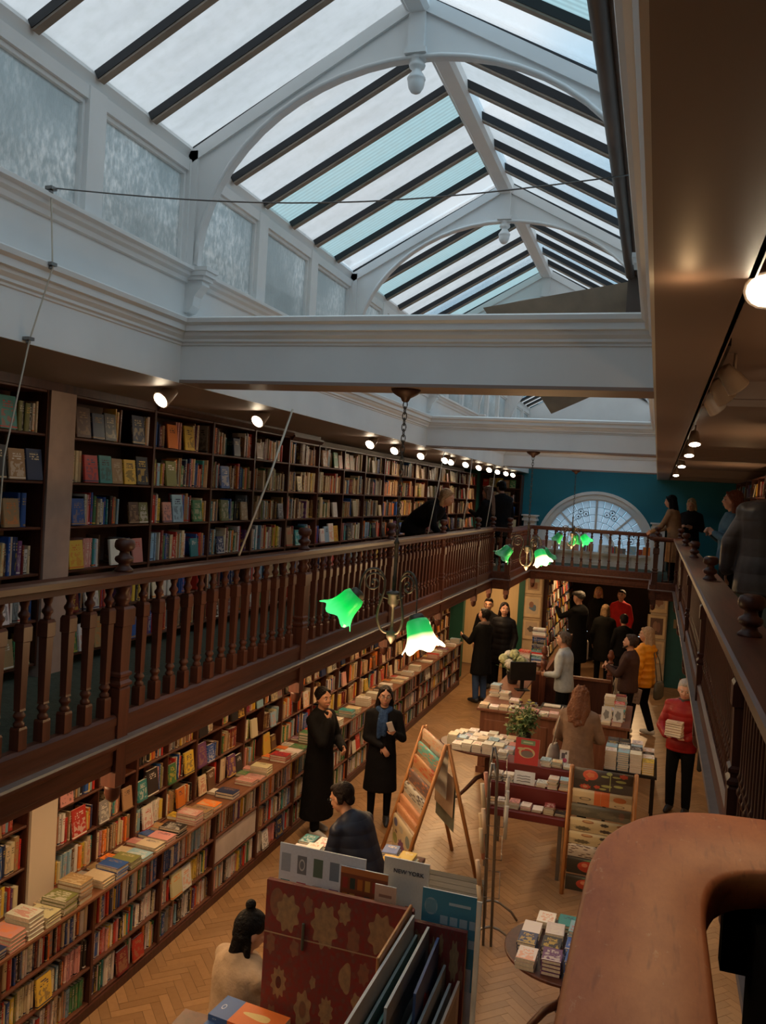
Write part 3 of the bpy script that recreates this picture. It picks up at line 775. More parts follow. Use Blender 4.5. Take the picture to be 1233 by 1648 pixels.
def color_attr(me, cols, accs, counts):
    for nm, src in (('col', cols), ('acc', accs)):
        at = me.attributes.new(nm, 'FLOAT_COLOR', 'CORNER'); buf = []
        pi = 0; polys = me.polygons
        for c, n in zip(src, counts):
            L = sum(polys[pi + j].loop_total for j in range(n)); buf += list(c) * L; pi += n
        at.data.foreach_set('color', buf)

BOOKS = []
def book(M, W, H, D, colname, place, group, vis=1.0, acc=None, area=None, rgb=None, facing=None, kindword=None):
    col = jit(rgb or PAL[colname][0]); a = acc or (RB.choice(['cream', 'black', 'white', 'red', 'navy', 'orange']) if sum(col) > .5 else RB.choice(['cream', 'white', 'yellow', 'tan']))
    ac = PAL[a][0] if isinstance(a, str) else a
    c = M.translation
    if facing is None: facing = M.to_3x3() @ Vector((0, -1, 0)); ar = W * H
    else: ar = area
    BOOKS.append(dict(M=M, W=W, H=H, D=D, name=colname, col=(*col, RB.random()), acc=(*ac, 1), place=place, group=group, vis=vis, ar=ar, f=facing, kind=kindword))

def score(b):
    p = b['M'] @ Vector((0, 0, b['H'] / 2)); v = Vector((0, 0, 4.05)) - p; d = v.length
    if p.y < 1: return 0
    yaw = .318; r = Vector((math.cos(yaw), math.sin(yaw), 0)); f = Vector((-math.sin(yaw), math.cos(yaw), 0))
    X = p.dot(r) / p.dot(f); Z = (p.z - 4.05) / p.dot(f)
    if abs(X) > .47 or Z < -.64: return 0
    cosv = abs((v / d).dot(b['f'])); return b['ar'] * max(.15, cosv) / d / d * b['vis']

def flush_books(limit=300):
    for b in BOOKS: b['s'] = score(b)
    BOOKS.sort(key=lambda b: -b['s'])
    used = {}; rest = []
    for i, b in enumerate(BOOKS):
        if i < limit and b['s'] > 0:
            m = MB(); n = book_mb(m, b['W'], b['H'], b['D'], Matrix.Identity(4))
            o = m.obj('book', [COVER, PAPER]); color_attr(o.data, [b['col']], [b['acc']], [n]); o.matrix_world = b['M']
            size = b['kind'] or ('thin ' if b['W'] < .018 else 'thick ' if b['W'] > .036 else '')
            lab = (size + b['name'] + ' book, ' + b['place']).strip()
            tag(o, lab, 'book', b['group'])
        else: rest.append(b)
    m = MB(); cs = []; ac = []; ct = []
    for b in rest:
        cs.append(b['col']); ac.append(b['acc']); ct.append(book_mb(m, b['W'], b['H'], b['D'], b['M']))
    o = m.obj('book_rows', [COVER, PAPER]); color_attr(o.data, cs, ac, ct)
    tag(o, 'rows of smaller and farther books filling the remaining shelves and tables', 'books', None, 'stuff')

def shelf_frame(xf, y, z, side):
    # book local: spine faces -y_local. side=+1: spines face +x ; -1: spines face -x ; 0: spines face -y
    if side == 1: R = Matrix.Rotation(math.pi / 2, 4, 'Z')
    elif side == -1: R = Matrix.Rotation(-math.pi / 2, 4, 'Z')
    else: R = Matrix.Identity(4)
    return Matrix.Translation((xf, y, z)) @ R

def fill(xf, u0, u1, z, hmax, side, pal, place, group, face=.25, vis=1., fixed_x=None, density=1., hmin=.6, forced=None, D0=.14, y_const=None):
    """xf: plane of the spines (x for side +-1, y for side 0). u runs along the shelf."""
    u = u0 + RB.uniform(.003, .02); idx = 0; items = []
    while u < u1 - .02:
        if forced: items_f = forced.pop(0) if forced else None
        if RB.random() < face * .35:
            w = RB.uniform(.12, .165); h = min(hmax * .93, w * RB.uniform(1.3, 1.5))
            if u + w > u1 - .005: break
            items.append(('f', u, w, h)); u += w + RB.uniform(.003, .03)
        else:
            run = RB.randint(2, 7); fam = pick(pal); hf = RB.uniform(hmin, .93) * hmax
            same = RB.random() < .18
            for _ in range(run):
                w = RB.choice([.014, .018, .022, .026, .032, .04, .02]) * RB.uniform(.85, 1.15)
                if u + w > u1 - .004: break
                h = hf if same else min(hmax * .95, hf * RB.uniform(.86, 1.1))
                items.append(('s', u, w, h, fam if same else pick(pal))); u += w + .0012
            if RB.random() > density: u += RB.uniform(.03, .16)
    for k, it in enumerate(items):
        uc = it[1] + it[2] / 2; lean = RB.uniform(-.02, .02) if RB.random() < .7 else RB.uniform(-.16, .16) * .6
        if it[0] == 'f':
            w, h = it[2], it[3]; th = RB.uniform(.014, .03)
            F = shelf_frame(0, 0, 0, side)
            # turn the book so that its front cover looks out, leaning back a little
            if side == 0: base = Matrix.Translation((uc, xf - .02, z + .004))
            else: base = Matrix.Translation((xf + side * .02, uc, z + .004))
            tilt = Matrix.Rotation(-.13 , 4, 'X')
            M = base @ F @ tilt @ Matrix.Rotation(-math.pi / 2, 4, 'Z')
            # local spine(-y) now lies to one side; cover normal (x) looks along shelf-out direction
            nm = pick(pal); out = (F @ Vector((0, -1, 0)))
            book(M, th, h, w, nm, place % ORD[k], group, vis, area=w * h, facing=Vector(out), kindword='face-out ')
        else:
            w, h, nm = it[2], it[3], it[4]; D = D0 * RB.uniform(.85, 1.1); back = RB.uniform(0, .018)
            if side == 0: M = Matrix.Translation((uc, xf + D / 2 + back, z + .001))
            else: M = Matrix.Translation((xf - side * (D / 2 + back), uc, z + .001))
            M = M @ shelf_frame(0, 0, 0, side) @ Matrix.Rotation(lean * .35, 4, 'Y')
            book(M, w, h, D, nm, place % ORD[k], group, vis)

def pile(x, y, z, n, W, D, pal, place, group, rz=0., cname=None, th=None, vis=1., jitter=.02, topname=None, H=None):
    """pile of n flat books, footprint W (x) by D (y); each thick th"""
    zz = z; nm = cname or pick(pal)
    for i in range(n):
        t = (th or RB.choice([.02, .026, .032])) ; 
        if jitter > .03: nm = pick(pal)
        if i == n - 1 and topname: nm = topname
        a = rz + RB.uniform(-1, 1) * jitter * 2
        M = Matrix.Translation((x + RB.uniform(-1, 1) * jitter * .2, y + RB.uniform(-1, 1) * jitter * .2, zz)) @ Matrix.Rotation(a, 4, 'Z')
        # lay flat: local z(height) -> y, local x(thickness) -> z, local y(depth) -> x
        lay = Matrix(((0, 1, 0, 0), (0, 0, 1, -D / 2), (1, 0, 0, t / 2), (0, 0, 0, 1)))
        top = i == n - 1
        word = 'topmost of ' if top else ('%s from top of ' % ORD[n - 1 - i])
        book(M @ lay, t - .001, D, W, nm, word + place, group, vis * (1.3 if top else .5), area=(W * D if top else W * t * 2), facing=Vector((0, 0, 1)) if top else Vector((0, -.7, .7)))
        zz += t
    return zz

# ================================================================ BOOKCASES
def case(name_label, xb, xf, y0, y1, shelves, ztop, side, group, mat=DWOOD, cornice=False, base=None, backmat=None):
    """one bay: side panels, back board, shelves (each a part)"""
    t = empty('bookcase', name_label, 'bookcase', ((xb + xf) / 2, (y0 + y1) / 2, shelves[0] - (base or .02)), 0, group)
    L = t.location.copy(); off = (-L.x, -L.y, -L.z)
    th = .014
    zb = shelves[0] - (base or .02)
    for yy in (y0, y1 - th): MB().box((xb, yy, zb), (xf, yy + th, ztop)).obj('side_panel', mat, t, off)
    MB().box((xb, y0, zb), (xb + (.012 if xf > xb else -.012), y1, ztop)).obj('back_board', backmat or plain('back_board', (.20, .13, .10), .7), t, off)
    for z in shelves + [ztop]:
        MB().cbox((xb, y0 + th, z - .018), (xf - (.004 if xf > xb else -.004), y1 - th, z), .003).obj('shelf', SHELFY, t, off)
    if base:
        MB().box((xf - .03, y0, zb), (xf + .012, y1, shelves[0] - .018)).obj('plinth', mat, t, off)
    if cornice:
        MB().ext([(xf - .02, ztop), (xf + .02, ztop), (xf + .05, ztop + .04), (xf + .05, ztop + .06), (xf - .02, ztop + .06)], 'y', y0, y1).obj('cornice', mat, t, off)
    return t

def bays(n): return ORD[n]
# gallery level, left
GD = [2.0, 2.9, 3.8, 4.70, None, 4.97, 5.98, 6.94, 7.80, 8.65, 9.52, 10.40, 11.25, 12.12, 13.0, 13.83, 14.65, 15.5, 16.3, 17.15, 17.95, 18.9]
GS = [2.72, 3.02, 3.34, 3.66, 3.975, 4.30]
b = 0; ys = [y for y in GD]
for i in range(len(GD) - 1):
    if GD[i] is None or GD[i + 1] is None: continue
    y0, y1 = GD[i], GD[i + 1]; before = y1 < 4.75
    ttop = 4.60 if y0 < 8.5 else 4.56
    lab = ('gallery bookcase bay, %s before the pale pillar' % bays(2 - i) if before else 'gallery bookcase bay, %s beyond the pale pillar' % bays(b))
    case(lab, -4.33, -4.0, y0, y1, GS, ttop, 1, 'gallery bookcases along the left wall', cornice=(i % 6 < 4 and y0 < 9 and not before))
    bt = ('%s gallery bay before pale pillar' % bays(2 - i)) if before else ('%s gallery bay beyond pale pillar' % bays(b))
    for k, z in enumerate(GS):
        hm = (GS[k + 1] if k < 5 else 4.6) - z - .03
        pal = 'all' if y0 < 7 or k < 3 else 'old'
        fill(-4.025, y0 + .016, y1 - .016, z, min(hm, .27), 1, pal, 'at place %s, ' .replace('at place ', '') + 'shelf %s of %s' % (bays(k).replace('first', 'one').replace('second', 'two').replace('third', 'three').replace('fourth', 'four').replace('fifth', 'five').replace('sixth', 'six'), bt), 'books on the gallery shelves', face=1.6 if (before or i in (5,)) else .5, vis=.18 if k < 1 else .35 if k == 1 else .9, density=.75 if y0 < 7 else .9, hmin=.68)
    if not before: b += 1
struct('trim_pillar', MB().box((-4.33, 4.705, GZ), (-3.985, 4.965, 4.60)), plain('pillar_pink', (.42, .30, .25), .55))
struct('trim_frieze', MB().box((-4.33, -1.6, 4.60), (-3.99, 9.5, 4.66)), DWOOD)
# far bookcase facing the camera
t = empty('bookcase', 'tall bookcase facing down the hall beside the far teal wall', 'bookcase', (-3.5, 19.6, GZ), 0)
for x in (-4.0, -3.06): MB().box((x - .012, 19.42, GZ), (x + .012, 19.79, 4.60)).obj('side_panel', DWOOD, t, (3.5, -19.6, -GZ))
MB().box((-4.0, 19.77, GZ), (-3.06, 19.79, 4.60)).obj('back_board', DWOOD, t, (3.5, -19.6, -GZ))
for k, z in enumerate([2.7, 3.0, 3.32, 3.64, 3.96, 4.28, 4.6]):
    MB().box((-3.99, 19.42, z - .02), (-3.07, 19.77, z)).obj('shelf', SHELFY, t, (3.5, -19.6, -GZ))
    if k < 6: fill(19.45, -3.97, -3.08, z, .27, 0, 'warm', '%s on the ' + ORD[k] + ' shelf of the case facing down the hall', 'books in the case facing down the hall', face=2.6)
# ground floor, left: lower case with ledge + upper case
LD = [2.4, 3.35, 4.28, 5.22, 6.12, 7.02, 7.93, 8.85, 9.75, 10.65, 11.55, 12.45, 13.3, 14.15, 15.0, 15.85, 16.65, 17.4]
NUMW = ['one', 'two', 'three', 'four', 'five', 'six', 'seven']
for i in range(len(LD) - 1):
    y0, y1 = LD[i], LD[i + 1]
    lab = 'low bookcase under the ledge, %s bay from the near end' % bays(i)
    case(lab, -4.1, -3.8, y0, y1, [.09, .365, .64], .885, 1, 'low bookcases under the ledge', base=.09)
    for k, z in enumerate([.09, .365, .64]):
        bt = 'low shelf %s of bay %s' % (['bottom', 'middle', 'top'][k], bays(i)) 
        bt = '%s shelf of the %s low bay' % (['bottom', 'middle', 'top'][k], ORD[i])
        if i == 5 and k == 1: # the blank white panel in the middle shelf
            MB().cbox((-3.83, y0 + .02, z + .005), (-3.815, y1 - .02, z + .245), .003).obj('blank_board', plain('blank_card', (.52, .46, .42), .7)); tag(bpy.data.objects['blank_board'], 'plain pale board closing one middle shelf of the low bookcases', 'board'); continue
        fill(-3.825, y0 + .016, y1 - .016, z, .235, 1, 'paper', '%s on ' + bt, 'books on the low shelves', face=.12, vis=.95 if i < 7 else .7, hmin=.80)
t = empty('display_ledge', 'long worn oak ledge running above the low bookcases', 'shelf', (-3.95, 9.9, .885))
MB().ext([(-4.325, 0), (-3.775, 0), (-3.765, .012), (-3.765, .028), (-3.775, .04), (-4.325, .04)], 'y', -7.5, 7.5).obj('ledge_board', LEDGEM, t, (3.95, 0, 0))
US = [.946, 1.235, 1.54, 1.845, 2.14]
UD = [2.25, 3.1, 3.95, 4.80, None, 5.09, 6.10, 7.08, 8.07, 9.02, 9.95, 10.85, 11.75, 12.65, 13.5, 14.35, 15.15, 15.9, 16.65, 17.4]
b = 0
for i in range(len(UD) - 1):
    if UD[i] is None or UD[i + 1] is None: continue
    y0, y1 = UD[i], UD[i + 1]; before = y1 < 4.85
    bt = ('%s wall bay before lower pillar' % bays(2 - i)) if before else ('%s wall bay past lower pillar' % bays(b))
    cs_ = case('wall bookcase above the ledge, ' + (('%s before' % bays(2 - i)) if before else ('%s past' % bays(b))) + ' the lower cream pillar', -4.33, -4.08, y0, y1, US, 2.42, 1, 'wall bookcases above the ledge')
    for k, z in enumerate(US):
        hm = (US[k + 1] if k < 4 else 2.42) - z - .03
        half = (y0 + y1) / 2
        for h_, (a, c) in enumerate(((y0 + .016, half - .01), (half + .01, y1 - .016))):
            fl = {(3, 3): 0, }
            fill(-4.10, a, c, z, min(hm, .25), 1, 'warm', '%s on ' + 'shelf %s, %s half, %s' % (NUMW[k], ('near', 'far')[h_], bt), 'books above the ledge', face=.9, vis=.5 if k == 0 else .9 if k < 3 else .6, hmin=.66)
        MB().box((-4.318, half - .007, z), (-4.09, half + .007, z + hm)).obj("divider", DWOOD, cs_, (-cs_.location.x, -cs_.location.y, -cs_.location.z))
    if not before: b += 1
struct('trim_pillar.001', MB().box((-4.33, 4.81, .925), (-4.065, 5.08, 2.44)), OFFW)
# piles along the ledge
RB.seed(5)
yy = 3.35; k = 0
spec = {0: ('white', 3), 1: ('yellow', 1), 2: ('navy', 1), 3: ('teal', 2), 4: ('navy', 3), 5: ('pink', 4), 6: ('white', 5), 7: ('cream', 3), 8: ('olive', 4), 9: ('tan', 5), 10: ('cream', 3)}
while yy < 17.2:
    if not (9.0 > yy > 99):
        rows = [(-3.86, .13, .19)]
        nm, n = spec.get(k, (None, RB.randint(1, 4)))
        n2 = max(1, n + RB.randint(-1, 1))
        pile(-3.87, yy, .927, n, .20, .145, 'table', 'the %s ledge pile, outer row' % ORD[k], 'book piles on the ledge', cname=nm, vis=1., H=1)
        if RB.random() < .8: pile(-4.03 + .005, yy + .02, .927, 1, .13, .11, 'warm', 'the %s ledge pile, by the shelves' % ORD[k], 'book piles on the ledge', vis=.6)
    k += 1; yy += .162 + (RB.uniform(.05, .5) if RB.random() < .25 else .01)
    if yy > 11: yy += RB.uniform(.05, .3)
# right gallery bookcase and back room cases
for j, (y0, y1) in enumerate(((13.6, 14.6), (14.6, 15.6), (15.6, 16.6), (16.6, 17.6), (17.6, 18.6))):
    case('right gallery bookcase bay, %s from the near one' % bays(j), 1.79, 1.5, y0, y1, [2.72, 3.04, 3.36, 3.68, 4.0, 4.3], 4.62, -1, 'bookcases along the right gallery wall')
    for k, z in enumerate([2.72, 3.04, 3.36, 3.68, 4.0, 4.3]):
        fill(1.52, y0 + .02, y1 - .02, z, .26, -1, 'all', '%s on the ' + ORD[k] + ' shelf of the ' + ORD[j] + ' right gallery bay', 'books on the right gallery', face=.2, vis=.5)
for j in range(6):
    y0 = 20.1 + j * 1.05
    case('brightly lit bookcase on the left of the back room, %s bay in' % bays(j), -2.64, -2.36, y0, y0 + 1.03, [.2, .52, .84, 1.16, 1.48, 1.8, 2.1], 2.43, 1, 'left bookcases in the back room')
    for k, z in enumerate([.2, .52, .84, 1.16, 1.48, 1.8, 2.1]):
        fill(-2.36, y0 + .02, y0 + 1.0, z, .27, 1, 'all', '%s on the ' + ORD[k] + ' shelf of the ' + ORD[j] + ' back-room bay', 'books in the back room', face=1.2, vis=.8)
    case('bookcase on the right of the back room, %s bay in' % bays(j), .41, .16, y0, y0 + 1.03, [.2, .52, .84, 1.16, 1.48, 1.8, 2.1], 2.43, -1, 'right bookcases in the back room')
    for k, z in enumerate([.2, .52, .84, 1.16, 1.48, 1.8, 2.1]):
        fill(.16, y0 + .02, y0 + 1.0, z, .27, -1, 'all', '%s on the ' + ORD[k] + ' shelf of the ' + ORD[j] + ' right back-room bay', 'books in the back room', face=.8, vis=.5)
# books standing on the far window sill
fill(19.60, -2.6, -.1, 2.935, .2, 0, 'all', '%s along the far window sill', 'books on the far window sill', face=2.2, density=.3, D0=.1)
# ================================================================ CHANDELIERS
def shade_mat(name, hot, mid, glow):
    t = NT(name); g = t.n('TexCoord'); sp = t.n('SeparateXYZ'); t.l(g.outputs['Object'], sp.inputs[0])
    f = t.ramp(sp.outputs['Z'], -.02, -.135)
    at = t.n('Attribute', attribute_name='rim'); f = at.outputs['Fac']
    rampn = t.n('ValToRGB'); t.l(f, rampn.inputs[0]); e = rampn.color_ramp.elements
    e[0].position = 0; e[0].color = (.01, .10, .03, 1); e[1].position = 1; e[1].color = (*hot, 1)
    m = rampn.color_ramp.elements.new(.55); m.color = (*mid, 1)
    t.setc((.02, .30, .08)); t.b.inputs['Roughness'].default_value = .15
    t.l(rampn.outputs[0], t.b.inputs['Emission Color']); t.b.inputs['Emission Strength'].default_value = glow
    return t.m
SH_G = shade_mat('green_glass_lit', (.10, 1.0, .28), (.0, .75, .08), 1.0)
SH_H = shade_mat('green_glass_hot', (6., 4.6, 2.4), (.02, .55, .10), 1.0)
SH_D = shade_mat('green_glass_dim', (.10, .24, .13), (.006, .07, .025), .45)
def chandelier(x, y, label, arms, rz=0, zc=4.66, drop=1.23):
    t = empty('chandelier', label, 'chandelier', (x, y, zc), 0, None)
    MB().lathe([(.012, -.075), (.02, -.07), (.03, -.05), (.05, -.04), (.075, -.025), (.085, -.012), (.09, 0)], seg=20).obj('ceiling_rose', plain('rose_bronze', (.07, .03, .02), .5, .3), t)
    # chain of oval links
    m = MB(); z = -.07; k = 0; L = .042
    while z > -drop + .38:
        pts = []
        for i in range(10):
            a = 2 * math.pi * i / 10; px, pz = .013 * math.cos(a), (L / 2 + .004) * math.sin(a)
            pts.append((px if k % 2 == 0 else 0, 0 if k % 2 == 0 else px, z - L / 2 + pz))
        m.tube(pts, .0034, 5, closed=True); z -= L * .8; k += 1
    m.obj('chain', BRONZE, t)
    MB().lathe([(.012, -drop), (.014, -drop + .1), (.010, -drop + .12), (.012, -drop + .3), (.02, -drop + .31), (.008, -drop + .33), (.006, z)], seg=10).obj('stem', BRONZE, t)
    MB().lathe([(.004, -drop - .30), (.014, -drop - .285), (.03, -drop - .26), (.034, -drop - .24), (.012, -drop - .22), (.009, -drop - .20), (.009, -drop - .08), (.02, -drop - .07), (.034, -drop - .055), (.034, -drop - .01), (.045, -drop), (.045, -drop + .012), (.015, -drop + .022)], seg=16).obj('hub', BRONZE, t)
    for (ang, mat, tilt, *lk) in arms:
        lk = lk[0] if lk else 0
        a = math.radians(ang); d = Vector((math.cos(a), math.sin(a), 0)); Z = Vector((0, 0, 1))
        P = lambda u, z: d * u + Z * (-drop + z)
        m = MB()
        # outer S from the bottom hub up and over, with a scroll inside the loop
        pts = [P(.01, -.23), P(.05, -.235), P(.085, -.19), (P(.095, -.12)), P(.075, -.04), P(.055, .03), P(.06, .10), P(.095, .145), P(.145, .15), P(.185, .12), P(.205, .06), P(.21, .0)]
        def smooth(pts, n=2):
            for _ in range(n):
                q = [pts[0]]
                for p1, p2 in zip(pts, pts[1:]): q += [p1 * .75 + p2 * .25, p1 * .25 + p2 * .75]
                pts = q + [pts[-1]]
            return pts
        m.tube(smooth(pts), .0075, 8)
        sc = [P(.125 + r * math.cos(q), .065 + r * math.sin(q)) for r, q in ((.065 * (1 - i / 26), math.pi * .9 - i * .42) for i in range(24))]
        m.tube(sc, .006, 7); m.ell(sc[-1], (.011, .011, .011), 8, 6)
        m.tube([P(.03, -.03), P(.06, -.02), P(.09, .0)], .005, 6)
        if lk: m.tube([P(.21, 0), P(.21, -lk)], .004, 6)
        ao = m.obj('arm', BRONZE, t)
        # shade hangs tilted outwards
        T = Matrix.Translation(P(.21, -lk)) @ Matrix.Rotation(a, 4, 'Z') @ Matrix.Rotation(-math.radians(tilt), 4, 'Y')
        s = MB(); rims = []; prof = [(.020, 0), (.040, -.005), (.047, -.022), (.049, -.045), (.052, -.066), (.058, -.086), (.069, -.106), (.084, -.122)]; seg = 36; rs = []
        for j, (r, z_) in enumerate(prof):
            n = len(s.v); fl = max(0, (j - 3) / 4.0)
            for i in range(seg):
                q = 2 * math.pi * i / seg; rr = r * (1 + .075 * fl * fl * math.cos(q * 6)); zz = z_ - .010 * fl * fl * math.cos(q * 6)
                s.v.append((rr * math.cos(q), rr * math.sin(q), zz)); rims.append(j / (len(prof) - 1))
            rs.append(n)
        s.loft(rs, seg, 0, True, False)
        so = s.obj('lamp_shade', mat, t); so.matrix_local = T @ Matrix.Translation((0, 0, -.02)) @ Matrix.Scale(1.42, 4)
        at = so.data.attributes.new('rim', 'FLOAT', 'POINT'); at.data.foreach_set('value', rims)
        sm = so.modifiers.new('s', 'SOLIDIFY'); sm.thickness = .003
        c = MB().lathe([(.010, .012), (.026, .008), (.033, -.004), (.036, -.03), (.033, -.034)], seg=14).obj('gallery_cup', BRONZE, so); c.matrix_local = Matrix.Translation((0, 0, .012))
        b = MB().ell((0, 0, -.07), (.022, .022, .03), 10, 8).obj('bulb', SHADE_BULB if mat is not SH_D else BLACKM, so)
    return t
SHADE_BULB = emit_mat('bulb_glow', (1, .85, .6), 8)
chandelier(-1.475, 4.78, 'nearest chandelier, two glowing green fluted shades on scrolled bronze arms', [(200, SH_G, 42), (-32, SH_H, 24, .10)])
chandelier(-1.56, 10.75, 'middle chandelier on a long chain, its shade glaring white beside the far railing', [(200, SH_D, 40), (-40, SH_H, 30), (40, SH_D, 35)])
chandelier(-1.55, 16.50, 'farthest chandelier hanging in front of the half-round window', [(190, SH_D, 30), (-20, SH_G, 40), (80, SH_D, 20)])

# ================================================================ ROOF FITTINGS
BL = plain('brown_blind', (.085, .066, .055), .45, var=.15, scale=5)
t = empty('roller_blind', 'long dark brown rolled blind running under the right slope of the skylight', 'blind', (-.25, 3.2, 5.62))
for dx, r in ((-.03, .034), (.03, .03)):
    MB().lathe([(r * .5, -3.0), (r, -2.99), (r, 2.74), (r * .5, 2.75)], (0, 0, 0), 18, M=Matrix.Translation((dx, 0, 0)) @ Matrix.Rotation(-math.pi / 2, 4, 'X')).obj('roller_tube', BL, t)
for y in (-1.4, 2.6): MB().box((-.01, y, -.0), (.20, y + .03, .03)).box((.18, y, -.02), (.20, y + .03, .05)).obj('bracket', STEEL, t)
MB().box((-.045, 2.72, -.66), (.06, 2.80, .05)).obj('drop_post', BL, t)
t2 = MB(); F = plain('flap_board', (.20, .15, .10), .5, var=.3, scale=4, bump=.1)
P = [(-1.33, 5.45), (-.30, 5.62), (-.22, 4.95), (-.78, 4.68)]
t2.v = [(x, 6.12, z) for x, z in P] + [(x, 6.15, z) for x, z in P]
for f in ((0, 1, 2, 3), (7, 6, 5, 4), (0, 4, 5, 1), (1, 5, 6, 2), (2, 6, 7, 3), (3, 7, 4, 0)): t2.face(f)
o = t2.obj('hanging_board', F); o.parent = t; o.location = (.25, -3.2, -5.62); o['label'] = 'scratched brown board hanging askew from the blind'
WIRE = plain('wire_grey', (.16, .15, .14), .4, .5); CORD = plain('pale_cord', (.55, .48, .38), .6)
def line(name, label, cat, pts, r, mat, group=None):
    return tag(MB().tube(pts, r, 6).obj(name, mat), label, cat, group)
W0, W1 = Vector((-2.93, 3.36, 5.43)), Vector((-.2, 3.93, 5.54))
line('stay_wire', 'thin wire slung across the skylight from the window sill to the rolled blind', 'wire', [W0.lerp(W1, i / 16) - Vector((0, 0, .10 * math.sin(math.pi * i / 16))) for i in range(17)], .0035, WIRE)
line('pull_cord', 'thin cord running down over the cornice at the near left', 'cord', [(-2.90, 3.35, 5.42), (-2.86, 3.34, 5.03), (-2.93, 3.29, 4.68), (-2.93, 3.16, 4.1), (-2.85, 3.05, 3.52)], .004, CORD)
for k, p in enumerate(((-2.90, 3.35, 5.42), (-2.87, 3.34, 5.05), (-2.94, 3.29, 4.68))):
    tag(MB().box((p[0] - .02, p[1] - .02, p[2] - .008), (p[0] + .02, p[1] + .02, p[2] + .008)).cbox((p[0] - .01, p[1] - .01, p[2] - .025), (p[0] + .01, p[1] + .01, p[2] - .008)).obj('cord_guide', STEEL), 'small metal cord guide, %s on the left cornice' % ('topmost', 'middle', 'lowest')[k], 'cord guide')
for k, (yt, zt, yb, zb) in enumerate(((6.39, 4.68, 5.39, 3.52), (11.6, 4.66, 10.6, 3.52), (13.5, 4.66, 12.6, 3.52), (15.6, 4.66, 14.5, 3.52))):
    line('slanting_cord', ['pale slanting cord from the ceiling edge down to the left railing, nearest', 'slanting cord above the person leaning on the railing', 'slanting cord just beyond the leaning person', 'slanting cord in front of the person in a dark cap'][k], 'cord', [(-2.955, yt, zt), (-2.89, (yt + yb) / 2, (zt + zb) / 2), (-2.85, yb, zb)], .009 if k == 0 else .006, CORD)

# ================================================================ FOREGROUND RAIL CAP
t = NT('worn_oak'); f = t.noise(1.0, 6, t.pos((16, 7, 16)), .7); g = t.noise(75, 5, t.pos((1, .5, 1)), .65)
c = t.mix(t.ramp(f, .3, .7), (.36, .085, .022), (.56, .175, .050)); c = t.mix(t.math('MULTIPLY', t.ramp(g, .63, .72), .55), c, (.62, .36, .20))
h2 = t.noise(30, 3, t.pos((3, .4, 3)), .5); c = t.mix(t.math('MULTIPLY', t.ramp(h2, .58, .7), .45), c, (.20, .05, .02)); t.setc(c); t.b.inputs['Roughness'].default_value = .55; t.bump(g, .15, .003); WORN = t.m
def cap_outline():
    outer = [(-.065, .45), (-.063, .99), (-.060, 1.19), (-.054, 1.25), (-.042, 1.30), (-.024, 1.345), (-.003, 1.385), (.022, 1.418), (.06, 1.450), (.11, 1.470), (.2, 1.482), (.35, 1.485), (.62, 1.485)]
    inner = [(.62, 1.262), (.25, 1.262), (.18, 1.255), (.15, 1.243), (.125, 1.222), (.107, 1.195), (.096, 1.16), (.090, 1.12), (.088, 1.07), (.092, .45)]
    return outer, inner
outer, inner = cap_outline(); m = MB()
N = 64
def resample(p, n):
    P = [Vector((a, b, 0)) for a, b in p]; L = [0]
    for a, b in zip(P, P[1:]): L.append(L[-1] + (b - a).length)
    out = []
    for i in range(n + 1):
        s = L[-1] * i / n; k = max(j for j in range(len(L)) if L[j] <= s + 1e-9); k = min(k, len(P) - 2)
        out.append(P[k].lerp(P[k + 1], (s - L[k]) / max(1e-9, L[k + 1] - L[k])))
    return out
O = resample(outer, N); I = resample(inner[::-1], N); zt, zb = 3.555, 3.505
sec = [(0, -.05, 0), (0, -.012, 0), (.004, -.004, 0), (.012, 0, 0)]
for i in range(N + 1):
    o_, n_ = O[i], I[i]; d = (n_ - o_); w = d.length; d.normalize()
    for (ins, dz, _) in sec: p = o_ + d * ins; m.v.append((p.x, p.y, zt + dz))
    for (ins, dz, _) in sec[::-1]: p = n_ - d * ins; m.v.append((p.x, p.y, zt + dz))
for i in range(N):
    for j in range(8):
        a, b = i * 8 + j, i * 8 + (j + 1) % 8; m.face((a, b, b + 8, a + 8), 0, True)
m.face(range(7, -1, -1)); m.face(range(N * 8, N * 8 + 8))
t = empty('gallery_stair_rail', 'broad worn oak rail cap curving round the near corner of the gallery', 'rail', (.1, 1.1, GZ))
cap = m.obj('rail_cap', WORN, t, (-.1, -1.1, -GZ))
BLK = plain('black_shade_fill', (.002, .002, .002), 1.0); BLK.node_tree.nodes['Principled BSDF'].inputs['Specular IOR Level'].default_value = .02
MB().cbox((.30, 1.30, GZ), (.37, 1.37, 3.505)).cbox((.30, .5, GZ), (.37, .57, 3.505)).obj('post', DWOOD, t, (-.1, -1.1, -GZ))
MB().box((.125, 1.265, 3.40), (.62, 1.30, 3.505)).box((.158, .5, 2.64), (.62, 1.262, 3.504)).obj('apron_shade_block', BLK, t, (-.1, -1.1, -GZ))  # apron board plus a solid black block standing in for shade below the cap
